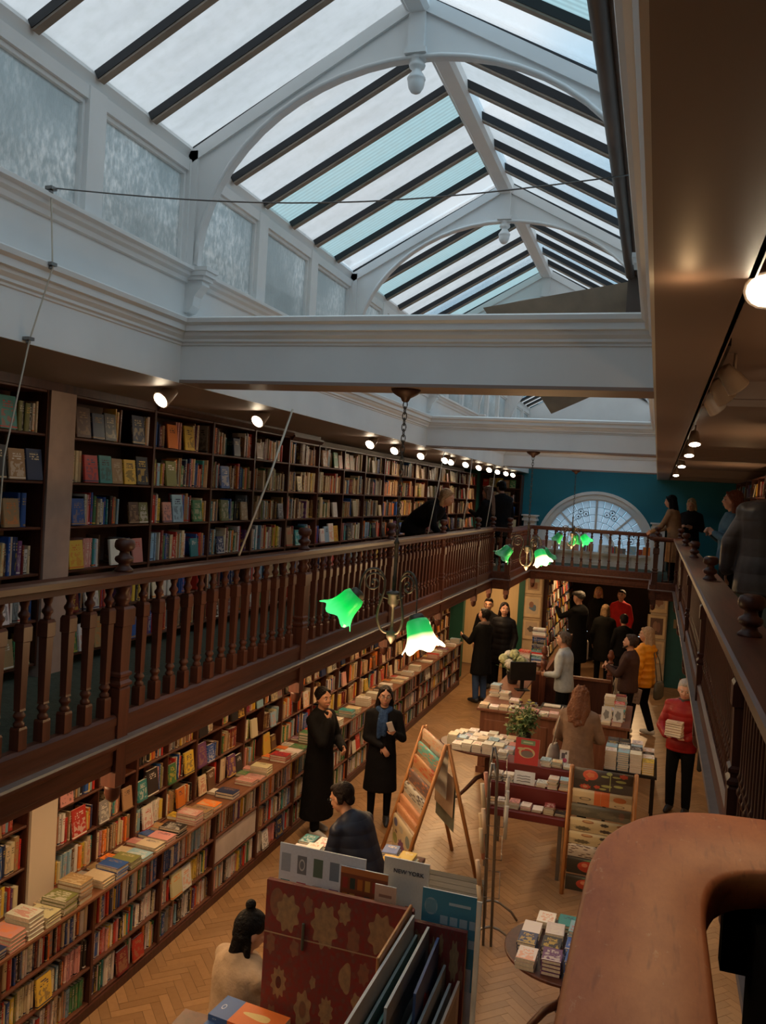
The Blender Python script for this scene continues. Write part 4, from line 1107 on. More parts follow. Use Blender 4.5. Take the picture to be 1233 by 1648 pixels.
# ================================================================ POSTER BROWSER (near, bottom centre)
RB.seed(99)
gold = (.40, .24, .11); g2 = (.30, .12, .06)
DAM = print_mat('damask_red', (.24, .022, .018), [
    (.08, .90, .05, .07, g2, 0, 'e'), (.16, .86, .075, .085, gold, 8, 'e'), (.42, .84, .085, .10, gold, 9, 'e'), (.80, .86, .08, .09, gold, 8, 'e'), (.62, .80, .04, .06, g2, 6, 'e'),
    (.12, .52, .05, .07, gold, 10, 'e'), (.12, .52, .02, .03, (.10, .01, .01), 0, 'e'), (.30, .42, .055, .085, gold, 7, 'e'), (.30, .42, .025, .04, g2, 0, 'e'), (.46, .44, .045, .065, gold, 10, 'e'),
    (.08, .34, .04, .06, g2, 8, 'e'), (.14, .20, .06, .09, gold, 8, 'e'), (.44, .26, .04, .06, g2, 9, 'e'), (.58, .62, .04, .07, gold, 3, 'e'), (.22, .70, .03, .04, g2, 5, 'e'), (.70, .66, .035, .05, g2, 7, 'e'), (.88, .60, .05, .07, g2, 8, 'e'), (.05, .70, .03, .05, g2, 6, 'e'), (.36, .56, .02, .03, gold, 5, 'e'), (.22, .30, .02, .03, gold, 5, 'e'), (.52, .15, .05, .07, gold, 9, 'e'), (.32, .12, .03, .05, g2, 6, 'e'), (.66, .52, .03, .04, gold, 5, 'e'), (.74, .40, .04, .06, g2, 8, 'e'), (.30, .92, .03, .04, g2, 5, 'e'), (.55, .92, .04, .05, gold, 7, 'e'), (.94, .78, .04, .06, g2, 6, 'e')],
    .6, .5, bg2=((.22, .05, .035), 22, .25))
t = empty('poster_browser', 'red damask-covered poster browser full of prints, in the near centre', 'display box', (-1.2, 3.4, 1.0))
off = (1.2, -3.4, -1.0)
def P3(mb, nm, mt, par=t): return mb.obj(nm, mt, par, off)
m = MB(); m.quad([(-1.75, 3.80, 1.0), (-.98, 3.80, 1.0), (-.98, 3.80, 2.055), (-1.75, 3.80, 2.055)]); m.box((-1.75, 3.802, 1.0), (-.98, 3.83, 2.055)); P3(m, 'back_panel', DAM)
m = MB(); m.quad([(-.975, 3.78, 1.0), (-.715, 3.78, 1.0), (-.715, 3.78, 2.02), (-.975, 3.78, 2.02)]); m.box((-.975, 3.782, 1.0), (-.715, 3.81, 2.02)); P3(m, 'back_panel', DAM)
P3(MB().box((-1.75, 3.798, 1.79), (-.98, 3.7995, 1.796)), 'brass_strip', plain('seam_gold', (.40, .26, .14), .5))
P3(MB().cbox((-1.545, 3.79, 1.74), (-1.53, 3.80, 1.88)), 'clip', plain('clip_grey', (.12, .14, .11), .4, .5))
P3(MB().box((-1.77, 2.6, .98), (-.67, 4.02, 1.0)), 'base', DWOOD)
P3(MB().cbox((-1.0, 3.3, 1.0), (-.985, 3.80, 2.09)), 'side_board', PINE)
for x in (-1.7, -.76):
    for y in (2.7, 3.75): P3(MB().cbox((x - .025, y - .025, .0), (x + .025, y + .025, .98)), 'leg', DWOOD)
pc = [(.68, .62, .55), (.12, .22, .22), (.05, .12, .10), (.55, .55, .5), (.05, .10, .09), (.10, .13, .13), (.60, .60, .58), (.30, .25, .2), (.35, .38, .38), (.30, .12, .08), (.55, .42, .32)]
def poster(x0, x1, y0, y1, z0, z1, mt, label, edge=(.68, .64, .58)):
    m = MB(); m.v = [(x0, y0, z0), (x0 + .012, y0, z0), (x1 + .012, y1, z0), (x1, y1, z0), (x0, y0, z1), (x0 + .012, y0, z1), (x1 + .012, y1, z1), (x1, y1, z1)]
    for f in ((0, 3, 2, 1), (4, 5, 6, 7), (0, 1, 5, 4), (2, 3, 7, 6)): m.face(f, 1)
    m.face((1, 2, 6, 5), 0, False, ((0, 0), (1, 0), (1, 1), (0, 1))); m.face((3, 0, 4, 7), 0, False, ((1, 0), (0, 0), (0, 1), (1, 1)))
    return tag(m.obj('poster', [mt, plain('board_edge_%d' % int(edge[0] * 99), edge, .6)]), label, 'poster', 'posters standing in the red browser')
pm = [print_mat('poster_a', (.62, .58, .52), [(.5, .5, .4, .4, (.16, .22, .20), 0, 'r')]),
      print_mat('poster_b', (.10, .20, .20), [(.5, .6, .4, .3, (.05, .10, .10), 6, 'e'), (.4, .8, .3, .1, (.3, .4, .36), 0, 'e')]),
      print_mat('poster_c', (.05, .10, .09), [(.5, .6, .35, .3, (.12, .22, .18), 8, 'e')]),
      print_mat('poster_d', (.30, .32, .32), [(.5, .5, .42, .42, (.08, .09, .10), 0, 'r'), (.5, .7, .3, .12, (.4, .4, .36), 0, 'e')]),
      print_mat('poster_e', (.03, .06, .20), [(.45, .78, .16, .10, (.42, .03, .04), 5, 'e'), (.6, .5, .25, .18, (.20, .20, .24), 4, 'e'), (.4, .3, .2, .1, (.4, .3, .2), 0, 'e')]),
      print_mat('poster_f', (.34, .26, .22), [(.5, .5, .42, .45, (.20, .14, .12), 0, 'r')])]
for k, (x0, x1, y0, z1, mi, lab, ed) in enumerate((
    (-.985, -.975, 2.75, 2.06, 0, 'white-edged board, leftmost in the red browser', (.72, .68, .62)), (-.955, -.955, 2.80, 1.97, 1, 'dark teal print, second from the left in the browser', (.3, .36, .34)),
    (-.925, -.93, 2.7, 1.93, 2, 'dark green leafy print, third from the left in the browser', (.10, .2, .17)), (-.895, -.90, 3.1, 2.02, 3, 'grey print with a pale edge, taller than its neighbours', (.62, .62, .58)),
    (-.86, -.875, 2.75, 1.80, 5, 'brown-grey print low in the middle of the browser', (.30, .30, .30)), (-.83, -.85, 3.3, 1.98, 4, 'blue print with a red figure in the browser', (.08, .12, .25)),
    (-.80, -.81, 2.8, 1.86, 3, 'scuffed grey board right of the blue print', (.34, .36, .36)), (-.77, -.78, 2.7, 1.78, 0, 'black-lined white board in the right of the browser', (.5, .52, .52)),
    (-.735, -.74, 3.05, 1.80, 5, 'pinkish board, rightmost in the red browser', (.55, .42, .34)))):
    poster(x0, x1, y0, 3.765, 1.02, z1, pm[mi], lab, ed)
# prints standing behind the red panels
cells = [(.08 + .19 * i, .78, .055, .11, c, 0, 'r') for i, c in enumerate(((.30, .34, .40), (.16, .17, .19), (.10, .15, .11), (.16, .20, .26), (.25, .27, .33)))] + [(.08 + .19 * i, .46, .055, .11, c, 0, 'r') for i, c in enumerate(((.02, .20, .24), (.35, .02, .08), (.32, .33, .34), (.16, .05, .20), (.1, .2, .3)))] + [(.27, .78, .035, .07, (.5, .5, .5), 0, 'g')]
GRID = print_mat('grid_print', (.58, .62, .70), cells)
rug = print_mat('rug_print', (.20, .05, .02), [(.1 + .16 * (i % 6), .2 + .2 * (i // 6), .055, .07, ((.45, .13, .02), (.03, .05, .04), (.30, .03, .02), (.5, .25, .05))[(i * 7) % 4], 0, 'r') for i in range(24)] + [(.5, .97, .5, .05, (.45, .15, .04), 0, 'r')])
NYP = print_mat('city_print', (.62, .60, .54), [(.30, .36, .10, .14, (.14, .15, .14), 0, 'r'), (.62, .44, .10, .07, (.55, .10, .04), 0, 'r'), (.62, .30, .10, .09, (.10, .06, .05), 0, 'r'), (.30, .08, .10, .10, (.14, .15, .14), 0, 'r'), (.05, .3, .07, .3, (.14, .15, .16), 0, 'r')])
BLU = print_mat('blue_chart', (.07, .27, .36), [(.17, .82, .12, .09, (.30, .42, .46), 0, 'g'), (.17, .82, .10, .07, (.16, .33, .40), 0, 'r')] + [(.42 + .18 * (i % 4), .70 - .2 * (i // 4), .07, .045, (.45, .58, .62), 0, 'r') for i in range(8)] + [(.7, .88, .2, .015, (.5, .62, .64), 0, 'r'), (.85, .12, .12, .12, (.55, .62, .64), 0, 'r')])
def sheet(name, label, x0, x1, y, z0, z1, mt, grp='prints standing behind the browser panels', th=.008):
    m = MB(); m.box((x0, y, 1.002), (x1, y + th, z1), 1); m.quad([(x0, y - .001, z0), (x1, y - .001, z0), (x1, y - .001, z1), (x0, y - .001, z1)])
    return tag(m.obj(name, [mt, plain('white_edge', (.66, .66, .64), .5)]), label, 'poster', grp)
sheet('poster', 'white print with a grid of grey and coloured squares', -1.755, -1.28, 3.95, 1.75, 2.185, GRID)
sheet('poster', 'print of an orange and brown woven rug', -1.40, -1.15, 3.92, 1.75, 2.145, rug)
sheet('poster', 'small cream card standing before the city print', -1.20, -1.09, 3.87, 1.75, 2.115, print_mat('cream_card', (.62, .42, .30), [(.5, .86, .3, .02, (.3, .15, .1), 0, 'r'), (.5, .6, .35, .01, (.4, .22, .15), 0, 'r'), (.5, .5, .35, .01, (.4, .22, .15), 0, 'r')]))
o = sheet('poster', 'white print lettered NEW YORK with small pictures', -1.19, -.955, 3.97, 1.75, 2.215, NYP)
def text(s, size, loc, rot, mat, parent=None, name='lettering', ext=.001, align='CENTER'):
    c = bpy.data.curves.new(name, 'FONT'); c.body = s; c.size = size; c.align_x = align; c.extrude = ext; c.materials.append(mat)
    ob = bpy.data.objects.new(name, c); COL.objects.link(ob); ob.location = loc; ob.rotation_euler = rot
    me = bpy.data.meshes.new_from_object(ob, depsgraph=bpy.context.evaluated_depsgraph_get()); mo = bpy.data.objects.new(name, me); mo.location = loc; mo.rotation_euler = rot; COL.objects.link(mo); bpy.data.objects.remove(ob)
    if parent: mo.parent = parent
    return mo
INK = plain('ink', (.04, .04, .05), .6)
text('NEW YORK', .030, (-1.06, 3.967, 2.145), (math.pi / 2, 0, 0), INK, o)
sheet('poster', 'blue chart print of small white panels, right of the browser', -.955, -.69, 3.86, 1.7, 2.155, BLU)
sheet('poster', 'plain white board edge behind the blue chart', -.70, -.675, 3.92, 1.6, 2.11, plain('white_card', (.62, .62, .6), .6))
# tall unit with the blue and orange books
MB().box((-2.15, 3.3, 0), (-1.80, 3.78, 1.268)).box((-2.17, 3.28, 1.268), (-1.785, 3.79, 1.288)).obj('side_cabinet', DWOOD); tag(bpy.data.objects['side_cabinet'], 'dark cabinet at the foot of the picture beside the red browser', 'cabinet')
sp = print_mat('spine_blue_orange', (.72, .17, .03), [(.0, .5, .30, 1, (.05, .13, .34), 0, 'r'), (.62, .55, .2, .14, (.75, .55, .2), 3, 'e'), (.85, .3, .12, .12, (.45, .04, .02), 5, 'e'), (.10, .5, .03, .12, (.5, .6, .7), 0, 'g')])
for k in range(4):
    m = MB(); z = 1.29 + k * .034; M = Matrix.Translation((-1.755 + .006 * (k % 2), 3.68 - (3 - k) * .028, z)) @ Matrix.Rotation(-.10, 4, 'Z')
    w, d, h = .185, .085, .032
    P = [(-w, -d, 0), (w, -d, 0), (w, d, 0), (-w, d, 0), (-w, -d, h), (w, -d, h), (w, d, h), (-w, d, h)]
    m.v = [tuple(M @ Vector(p)) for p in P]; U = ((0, 0), (1, 0), (1, 1), (0, 1))
    m.face((0, 1, 5, 4), 0, False, U); m.face((4, 5, 6, 7), 0, False, U); m.face((3, 2, 1, 0), 0, False, U); m.face((1, 2, 6, 5), 1); m.face((2, 3, 7, 6), 1); m.face((3, 0, 4, 7), 1)
    tag(m.obj('book', [sp, PAPER]), 'wide blue and orange book, %s in the pile at the foot of the picture' % ('lowest', 'second up', 'third up', 'topmost')[k], 'book', 'blue and orange books in one pile')

# ================================================================ WRAPPING-PAPER RACKS
def wood_rack(label, foot_r, width_dir, face_dir, W, H, spread, sheets, group='wrapping-paper racks', wood_=None, panel=True):
    """foot_r: foot of the right front leg; width_dir from right to left leg; face_dir horizontal direction the sheets face"""
    wd = Vector((*width_dir, 0)).normalized(); fd = Vector((*face_dir, 0)).normalized(); Fr = Vector((*foot_r, 0))
    wood_ = wood_ or PINE
    cen = Fr + wd * W / 2; t = empty('wrapping_paper_rack', label, 'rack', cen, 0, group); off = tuple(-cen)
    apex = lambda s: Fr + wd * s - fd * (spread / 2) + Vector((0, 0, H))
    def bar(p, q, w=.022, nm='leg'):
        return MB().tube([p, q], w, 4).obj(nm, wood_, t, off)
    for s in (0, W):
        bar(Fr + wd * s, apex(s) + Vector((0, 0, .03))); bar(Fr + wd * s - fd * spread, apex(s) - fd * .02 + Vector((0, 0, .03)))
    n = len(sheets)
    for k, (u, L, mt, lab) in enumerate(sheets):      # u: height fraction down from the apex; L: hanging length
        for side, sg in (('front', 1),):
            p = apex(0).lerp(Fr, u); q = apex(W).lerp(Fr + wd * W, u)
            MB().tube([p, q], .008, 6).obj('dowel', wood_, t, off)
            m = MB(); a, b = p + wd * .03 + Vector((0, 0, .01)), q - wd * .03 + Vector((0, 0, .01)); fo = fd * .018; dn = Vector((0, 0, -1))
            prof = [(-.012, -.35 * L), (-.012, 0), (-.006, .010), (.006, .010), (.016, 0), (.020, -.1 * L), (.020, -.5 * L), (.018, -L)]
            for (o_, z_) in prof:
                for e in (b, a): v = e + fd * o_ + Vector((0, 0, z_)); m.v.append(tuple(v))
            tot = [0]
            for (a1, b1), (a2, b2) in zip(prof, prof[1:]): tot.append(tot[-1] + math.hypot(a2 - a1, b2 - b1))
            fr0 = tot[3]
            for i in range(len(prof) - 1):
                va = 1 - max(0, (tot[i] - fr0)) / (tot[-1] - fr0); vb = 1 - max(0, (tot[i + 1] - fr0)) / (tot[-1] - fr0)
                m.face((2 * i, 2 * i + 1, 2 * i + 3, 2 * i + 2), 0, i in (2, 3, 4, 5), ((0, va), (1, va), (1, vb), (0, vb)))
            o = m.obj('wrapping_sheet', mt); sm = o.modifiers.new('s', 'SOLIDIFY'); sm.thickness = .002
            tag(o, lab, 'wrapping paper', 'wrapping sheets on ' + ('the left rack' if H > 1.3 else 'the right rack'))
    return t, off
coral = (.62, .10, .05); leaf = (.42, .46, .16)
S_pom = print_mat('pomegranate_sheet', (.075, .060, .050), [(.28, .72, .13, .24, coral, 0, 'e'), (.28, .72, .07, .12, (.70, .22, .10), 5, 'e'), (.22, .46, .03, .06, coral, 3, 'e'), (.20, .12, .09, .12, coral, 9, 'e'), (.20, .12, .04, .06, (.7, .35, .2), 7, 'e'), (.40, .18, .05, .08, coral, 5, 'e'), (.84, .86, .07, .10, coral, 6, 'e'),
    (.60, .90, .05, .08, leaf, 0, 'e'), (.53, .74, .07, .05, leaf, 0, 'e'), (.72, .78, .07, .045, leaf, 0, 'e'), (.80, .60, .09, .06, leaf, 0, 'e'), (.76, .34, .08, .06, leaf, 0, 'e'), (.56, .28, .09, .06, leaf, 0, 'e'), (.62, .48, .008, .42, leaf, 0, 'r'), (.5, .12, .06, .05, leaf, 0, 'e')])
S_coral = print_mat('stripe_sheet', (.62, .48, .28), [(.5, .5, .13, .6, (.70, .16, .04), 0, 'r'), (.48, .5, .002, .6, (.6, .4, .2), 0, 'r'), (.22, .35, .10, .12, (.2, .14, .08), 0, 'g'), (.80, .6, .11, .2, (.62, .20, .06), 0, 'e'), (.80, .15, .09, .08, (.2, .14, .08), 0, 'g')])
S_dark = print_mat('dark_fern_sheet', (.13, .12, .085), [(.2, .5, .12, .2, (.19, .17, .12), 12, 'e'), (.6, .4, .16, .25, (.18, .16, .11), 10, 'e'), (.85, .5, .05, .3, (.22, .12, .08), 8, 'e')])
S_mush = print_mat('cream_shell_sheet', (.60, .48, .27), [(.30, .80, .10, .12, (.30, .12, .05), 0, 'e'), (.30, .83, .07, .06, (.5, .28, .1), 0, 'e'), (.58, .72, .07, .12, (.06, .05, .04), 7, 'e'), (.22, .25, .13, .15, (.16, .13, .07), 11, 'e'), (.60, .25, .1, .12, (.07, .05, .04), 9, 'e'), (.85, .8, .07, .1, (.3, .12, .05), 0, 'e')])
S_cow = print_mat('spotted_sheet', (.58, .50, .40), [], bg2=((.08, .03, .02), 9, .33))
S_apple = print_mat('apple_sheet', (.035, .028, .02), [(.35, .5, .17, .34, (.45, .05, .02), 0, 'e'), (.30, .6, .05, .12, (.62, .22, .12), 0, 'e'), (.7, .4, .15, .3, (.42, .06, .03), 0, 'e'), (.5, .9, .2, .08, (.10, .16, .05), 5, 'e')])
wood_rack('beech wrapping-paper rack facing the camera beside the broad rail cap', (-.03, 8.72), (-1, 0), (0, -1), .66, 1.22, .62, [
    (.0, .20, S_pom, 'dark wrapping sheet printed with coral pomegranates and leaves'), (.17, .13, S_coral, 'cream wrapping sheet with an orange stripe'), (.29, .11, S_dark, 'dark fern-patterned wrapping sheet'), (.40, .12, S_mush, 'cream wrapping sheet printed with shells'),
    (.51, .11, S_mush, 'lower cream wrapping sheet printed with shells'), (.61, .11, S_cow, 'white wrapping sheet with brown speckles'), (.71, .15, S_apple, 'dark wrapping sheet with red apples, upper'), (.85, .14, S_apple, 'dark wrapping sheet with red apples, lower')])
S_f = lambda n, base, b2, sc=8, th=.3: print_mat(n, base, [], bg2=(b2, sc, th))
S_fruit = print_mat('fruit_sheet', (.55, .44, .28), [(.15, .85, .10, .10, (.10, .11, .22), 0, 'e'), (.45, .82, .10, .08, (.4, .36, .3), 7, 'e'), (.80, .72, .11, .14, (.22, .25, .22), 0, 'e'), (.16, .45, .12, .13, (.26, .28, .10), 0, 'e'), (.50, .40, .16, .18, (.16, .06, .16), 9, 'e'), (.80, .16, .09, .10, (.60, .34, .06), 0, 'e'), (.78, .45, .05, .07, (.3, .12, .1), 0, 'e'), (.94, .45, .04, .07, (.3, .12, .1), 0, 'e'), (.2, .64, .06, .04, (.14, .10, .08), 6, 'e')])
wood_rack('taller beech wrapping-paper rack turned towards the left bookcases', (-2.28, 8.17), (-.57, .82), (-.82, -.57), .70, 1.42, .86, [
    (.01, .10, S_f('s1', (.55, .40, .28), (.60, .24, .14)), 'pale peach floral wrapping sheet, topmost on the left rack'), (.11, .10, S_f('s2', (.10, .36, .32), (.50, .22, .12), 7, .42), 'turquoise wrapping sheet with copper leaves'), (.21, .12, S_f('s3', (.45, .22, .10), (.45, .08, .03), 5, .35), 'orange and brown floral wrapping sheet'),
    (.32, .12, S_f('s4', (.16, .10, .09), (.45, .15, .05), 6, .3), 'dark wrapping sheet with orange blooms'), (.42, .10, S_f('s5', (.50, .47, .40), (.07, .05, .05), 6, .35), 'pale wrapping sheet with black motifs'), (.52, .09, plain('s6', (.60, .28, .14), .5), 'plain salmon wrapping sheet'), (.59, .08, S_f('s7', (.58, .26, .12), (.65, .36, .2), 14, .3), 'salmon striped wrapping sheet'),
    (.67, .42, S_fruit, 'long cream wrapping sheet printed with fruit')])
for k, (u, c, L, lab) in enumerate(((.05, (.5, .46, .40), .5, 'white'), (.25, (.55, .38, .25), .42, 'peach'), (.30, (.24, .26, .20), .5, 'grey-green'))):
    wd = Vector((-.57, .82, 0)).normalized(); fd = Vector((-.82, -.57, 0)).normalized(); A = Vector((-2.28, 8.17, 0)) - fd * .86 * (.5 + u * .5) + Vector((0, 0, 1.42 * (1 - u)))
    m = MB(); p, q = A + wd * .05, A + wd * .6
    for z in (0, -L): m.v += [tuple(p + Vector((0, 0, z)) - fd * .03), tuple(q + Vector((0, 0, z)) - fd * .03)]
    m.face((0, 1, 3, 2)); o = m.obj('wrapping_sheet', plain('back_sheet_%d' % k, c, .6)); o.modifiers.new('s', 'SOLIDIFY').thickness = .002
    tag(o, '%s wrapping sheet hanging on the back of the taller rack' % lab, 'wrapping paper', 'wrapping sheets on the left rack')
# metal stand seen edge-on
t = empty('metal_paper_stand', 'tall grey tubular stand of rolled papers seen edge-on in the aisle', 'stand', (-1.22, 7.6, 0)); off = (1.22, -7.6, 0)
vd = Vector((-.165, .986, 0)).normalized(); sd = Vector((-.986, -.165, 0)); C0 = Vector((-1.18, 7.42, 0))
for s in (0, .5):
    for w in (-.035, .035):
        a = C0 + vd * s + sd * (w + .03)
        MB().tube([a, a + Vector((0, 0, 1.5)) + sd * .04, a + Vector((0, 0, 1.66)) + sd * (.05 + (-w) * .8)], .013, 8).obj('upright', STEEL, t, off)
    for sg in (-1, 1):
        a = C0 + vd * s; MB().tube([a + Vector((0, 0, .18)), a - sd * .07 * sg + Vector((0, 0, .16)), a - sd * .18 * sg + Vector((0, 0, .09)), a - sd * .24 * sg + Vector((0, 0, .012))], .012, 8).obj('foot', STEEL, t, off)
for z in (.45, .8, 1.1, 1.35, 1.55): MB().tube([C0 + vd * (-.02) + sd * .09 + Vector((0, 0, z)), C0 + vd * .52 + sd * .09 + Vector((0, 0, z)), C0 + vd * .52 - sd * .05 + Vector((0, 0, z)), C0 - vd * .02 - sd * .05 + Vector((0, 0, z))], .004, 5, closed=True).obj('wire_tier', STEEL, t, off)
RR = random.Random(4)
for k in range(11):
    z0 = (.32, .45, .55, .70, .82, .92, 1.02, 1.12, 1.22, 1.30, 1.02)[k]; s = (.0, .12, .0, .2, .05, .15, .0, .2, .08, .16, .3)[k]; a = C0 + vd * s + sd * (.11 + .012 * (k % 3)) + Vector((0, 0, z0))
    cc = ((.60, .50, .36), (.56, .42, .26), (.60, .46, .34), (.5, .22, .16))[k % 4 if k != 9 else 3]
    tag(MB().tube([a, a + Vector((0, 0, .22)) + sd * .03], .02, 10).obj('paper_roll', print_mat('roll_%d' % k, cc, [], bg2=(tuple(x * .6 for x in cc), 9, .3))), 'pale rolled paper, %s up the grey metal stand' % ORD[k], 'paper roll', 'rolled papers on the grey metal stand')
for k in range(3):
    a = C0 + vd * (.1 + .12 * k) - sd * (.07) + Vector((0, 0, .95 + .1 * k)); tag(MB().tube([a, a + Vector((0, 0, .3))], .018, 10).obj('paper_roll', plain('roll_w%d' % k, (.55, .53, .48), .6)), 'white rolled paper, %s on the right side of the stand' % ORD[k], 'paper roll', 'rolled papers on the grey metal stand')

# ================================================================ PLANK PLATFORMS
PLK = [wood('grey_plank_%d' % i, (.085 + .02 * i, .085 + .018 * i, .075 + .015 * i), (.16 + .02 * i, .15 + .02 * i, .13 + .02 * i), .7, 3, 0) for i in range(3)]
def platform(label, x0, x1, y0, y1, n, rz=0):
    t = empty('plank_platform', label, 'platform', ((x0 + x1) / 2, (y0 + y1) / 2, 0), rz)
    w = (y1 - y0) / n; L = x1 - x0
    for y in (-.45, .4): MB().box((-L / 2 + .04, (y1 - y0) * y, .004), (L / 2 - .04, (y1 - y0) * y + .06, .04)).obj('bearer', PLK[0], t)
    for k in range(n): MB().cbox((-L / 2, -(y1 - y0) / 2 + k * w + .006, .04), (L / 2, -(y1 - y0) / 2 + (k + 1) * w - .006, .062), .003).obj('plank', PLK[k % 3], t)
platform('low grey plank platform on the floor at the foot of the taller paper rack', -2.2, -1.45, 7.72, 8.55, 7)
platform('low grey plank platform beside the round tripod table', -1.0, .1, 4.95, 5.70, 6)

# ================================================================ TABLES
RB.seed(17)
def rtable(name, label, x, y, z, rx, ry, tripod=True, mt=None):
    t = empty(name, label, 'table', (x, y, 0)); mt = mt or DWOOD
    rs = []; m = MB(); seg = 40
    for r, zz in ((.97, -.03), (1.0, -.022), (1.0, -.006), (.985, 0)):
        n = len(m.v)
        for i in range(seg): a = 2 * math.pi * i / seg; m.v.append((rx * r * math.cos(a), ry * r * math.sin(a), z + zz))
        rs.append(n)
    m.loft(rs, seg, 0, False, True); m.obj('table_top', mt, t)
    MB().lathe([(.05, .28), (.07, .30), (.06, .36), (.035, .42), (.045, .55), (.03, .62), (.05, z - .06), (.12, z - .03)], seg=16).obj('pedestal', mt, t)
    for k in range(3 if tripod else 4):
        a = math.radians(200 + 360 / (3 if tripod else 4) * k); d = Vector((math.cos(a), math.sin(a), 0))
        MB().tube([d * .03 + Vector((0, 0, .36)), d * .14 + Vector((0, 0, .30)), d * .28 + Vector((0, 0, .14)), d * .38 + Vector((0, 0, .04)), d * .46 + Vector((0, 0, .022))], [.03, .03, .026, .022, .02], 8).obj('leg', mt, t)
    return t
def ptop(i, n): return 'pile %d' % i
# round tripod table, near right
rtable('round_table', 'dark round tripod table heaped with books, partly behind the rail cap', -.42, 6.22, .75, .46, .46)
tops = ['white', 'teal', 'dark red', 'white', 'white', 'pale blue', 'blue', 'black', 'pale blue', 'white', 'purple', 'blue', 'red']
k = 0
for (x, y, n, c) in ((-.62, 6.55, 2, 'white'), (-.46, 6.56, 2, 'teal'), (-.30, 6.55, 2, 'dark red'), (-.70, 6.35, 2, 'white'), (-.53, 6.34, 3, 'white'), (-.36, 6.33, 5, 'pale blue'), (-.70, 6.13, 3, 'navy'), (-.53, 6.13, 3, 'black'), (-.36, 6.12, 4, 'blue'), (-.68, 5.98 - .06, 3, 'white'), (-.50, 5.92, 4, 'purple'), (-.34, 5.90, 5, 'blue')):
    pile(x, y, .751, n, .135, .175, 'table', 'the %s pile on the round tripod table' % ORD[k], 'piles on the round tripod table', cname=c, th=.028, vis=1.4); k += 1
pile(-.30, 5.76 + .02, .751, 1, .13, .11, 'table', 'by the edge of the round tripod table', 'piles on the round tripod table', cname='red', th=.03, vis=2)
# low table behind the browser
t = empty('low_table', 'low dark table of books in front of the person in navy', 'table', (-2.40, 7.05, 0))
MB().cbox((-.58, -.33, .66), (.58, .33, .70)).obj('table_top', DWOOD, t)
for sx in (-1, 1):
    for sy in (-1, 1): MB().cbox((sx * .54 - .025, sy * .29 - .025, 0), (sx * .54 + .025, sy * .29 + .025, .66)).obj('leg', DWOOD, t)
k = 0
for (x, y, n, c) in ((-2.90, 6.95, 2, 'white'), (-2.74, 6.90, 4, 'green'), (-2.72, 7.12, 3, 'white'), (-2.56, 7.15, 2, 'white'), (-2.58, 6.92, 3, 'white'), (-2.9, 7.18, 2, 'pale blue'), (-2.02, 6.92, 5, 'blue'), (-1.92, 7.12, 4, 'pale blue'), (-2.1, 7.18, 4, 'white'), (-2.35, 7.1, 3, 'navy')):
    pile(x, y, .701, n, .14, .18, 'table', 'the %s pile on the low table by the person in navy' % ORD[k], 'piles on the low table', cname=c, th=.026, vis=1.1, jitter=.05); k += 1
# red tiered display
RED = print_mat('red_velvet', (.14, .012, .010), [], bg2=((.26, .06, .04), 16, .22))
t = empty('tiered_table', 'three-tiered display table draped in red patterned cloth', 'table', (-1.22, 9.35, 0)); off = (1.22, -9.35, 0)
for k, (y0, y1, z) in enumerate(((8.95, 9.27, .68), (9.27, 9.52, .86), (9.52, 9.82, 1.02))):
    MB().cbox((-1.60, y0, .60 if k == 0 else (.68, .86)[k - 1]), (-.72, 9.82, z), .008).obj('tier', RED, t, off)
for x in (-1.55, -.77):
    for y in (9.02, 9.75): MB().cbox((x - .02, y - .02, 0), (x + .02, y + .02, .60)).obj('leg', STEEL, t, off)
k = 0
for z, y, D in ((.68, 9.11, .20), (.86, 9.40, .17), (1.02, 9.66, .2)):
    for i in range(7):
        x = -1.53 + i * .125
        if z > 1 and -1.42 < x < -1.08: continue
        n = RB.choice([2, 3, 4, 5]) if not (z < .9 and z > .8 and i > 4) else 7
        pile(x, y - .03, z + .002, n, .11, .12 + RB.uniform(-.01, .03), 'table', 'the %s pile on the red tiered table' % ORD[k], 'piles on the red tiered table', th=.017, vis=1.1, jitter=.04); k += 1
REDB = print_mat('red_cover', (.45, .02, .018), [(.52, .84, .30, .09, (.16, .26, .13), 0, 'r'), (.50, .45, .34, .20, (.55, .42, .20), 0, 'g'), (.52, .40, .26, .13, (.16, .12, .10), 0, 'e'), (.25, .58, .16, .05, (.5, .4, .2), 0, 'e'), (.52, .84, .2, .03, (.4, .5, .3), 0, 'r')])
def upright(name, label, cat, x, y, z, w, h, mt, tilt=-.25, grp=None, rz=0, th=.02):
    m = MB(); M = Matrix.Translation((x, y, z)) @ Matrix.Rotation(rz, 4, 'Z') @ Matrix.Rotation(tilt, 4, 'X')
    m.box((-w / 2, 0, 0), (w / 2, th, h), 1, M); m.quad([tuple(M @ Vector(p)) for p in ((-w / 2, -.0012, 0), (w / 2, -.0012, 0), (w / 2, -.0012, h), (-w / 2, -.0012, h))])
    return tag(m.obj(name, [mt, PAPER]), label, cat, grp)
upright('book', 'large red book with a green title panel standing on the tiered table', 'book', -1.24, 9.50, 1.03, .27, .29, REDB)
o = upright('sign_card', 'small white handwritten card below the large red book', 'sign', -1.22, 9.30, .87, .23, .14, plain('sign_white', (.66, .70, .74), .6), th=.004)
for k in range(3): MB().tube([(-1.30 + .0, 9.285, .965 - .03 * k), (-1.27, 9.283, .97 - .03 * k), (-1.24, 9.285, .963 - .03 * k), (-1.20, 9.283, .97 - .03 * k), (-1.15, 9.286, .966 - .03 * k)], .0035, 4).obj('ink_line', INK, o)
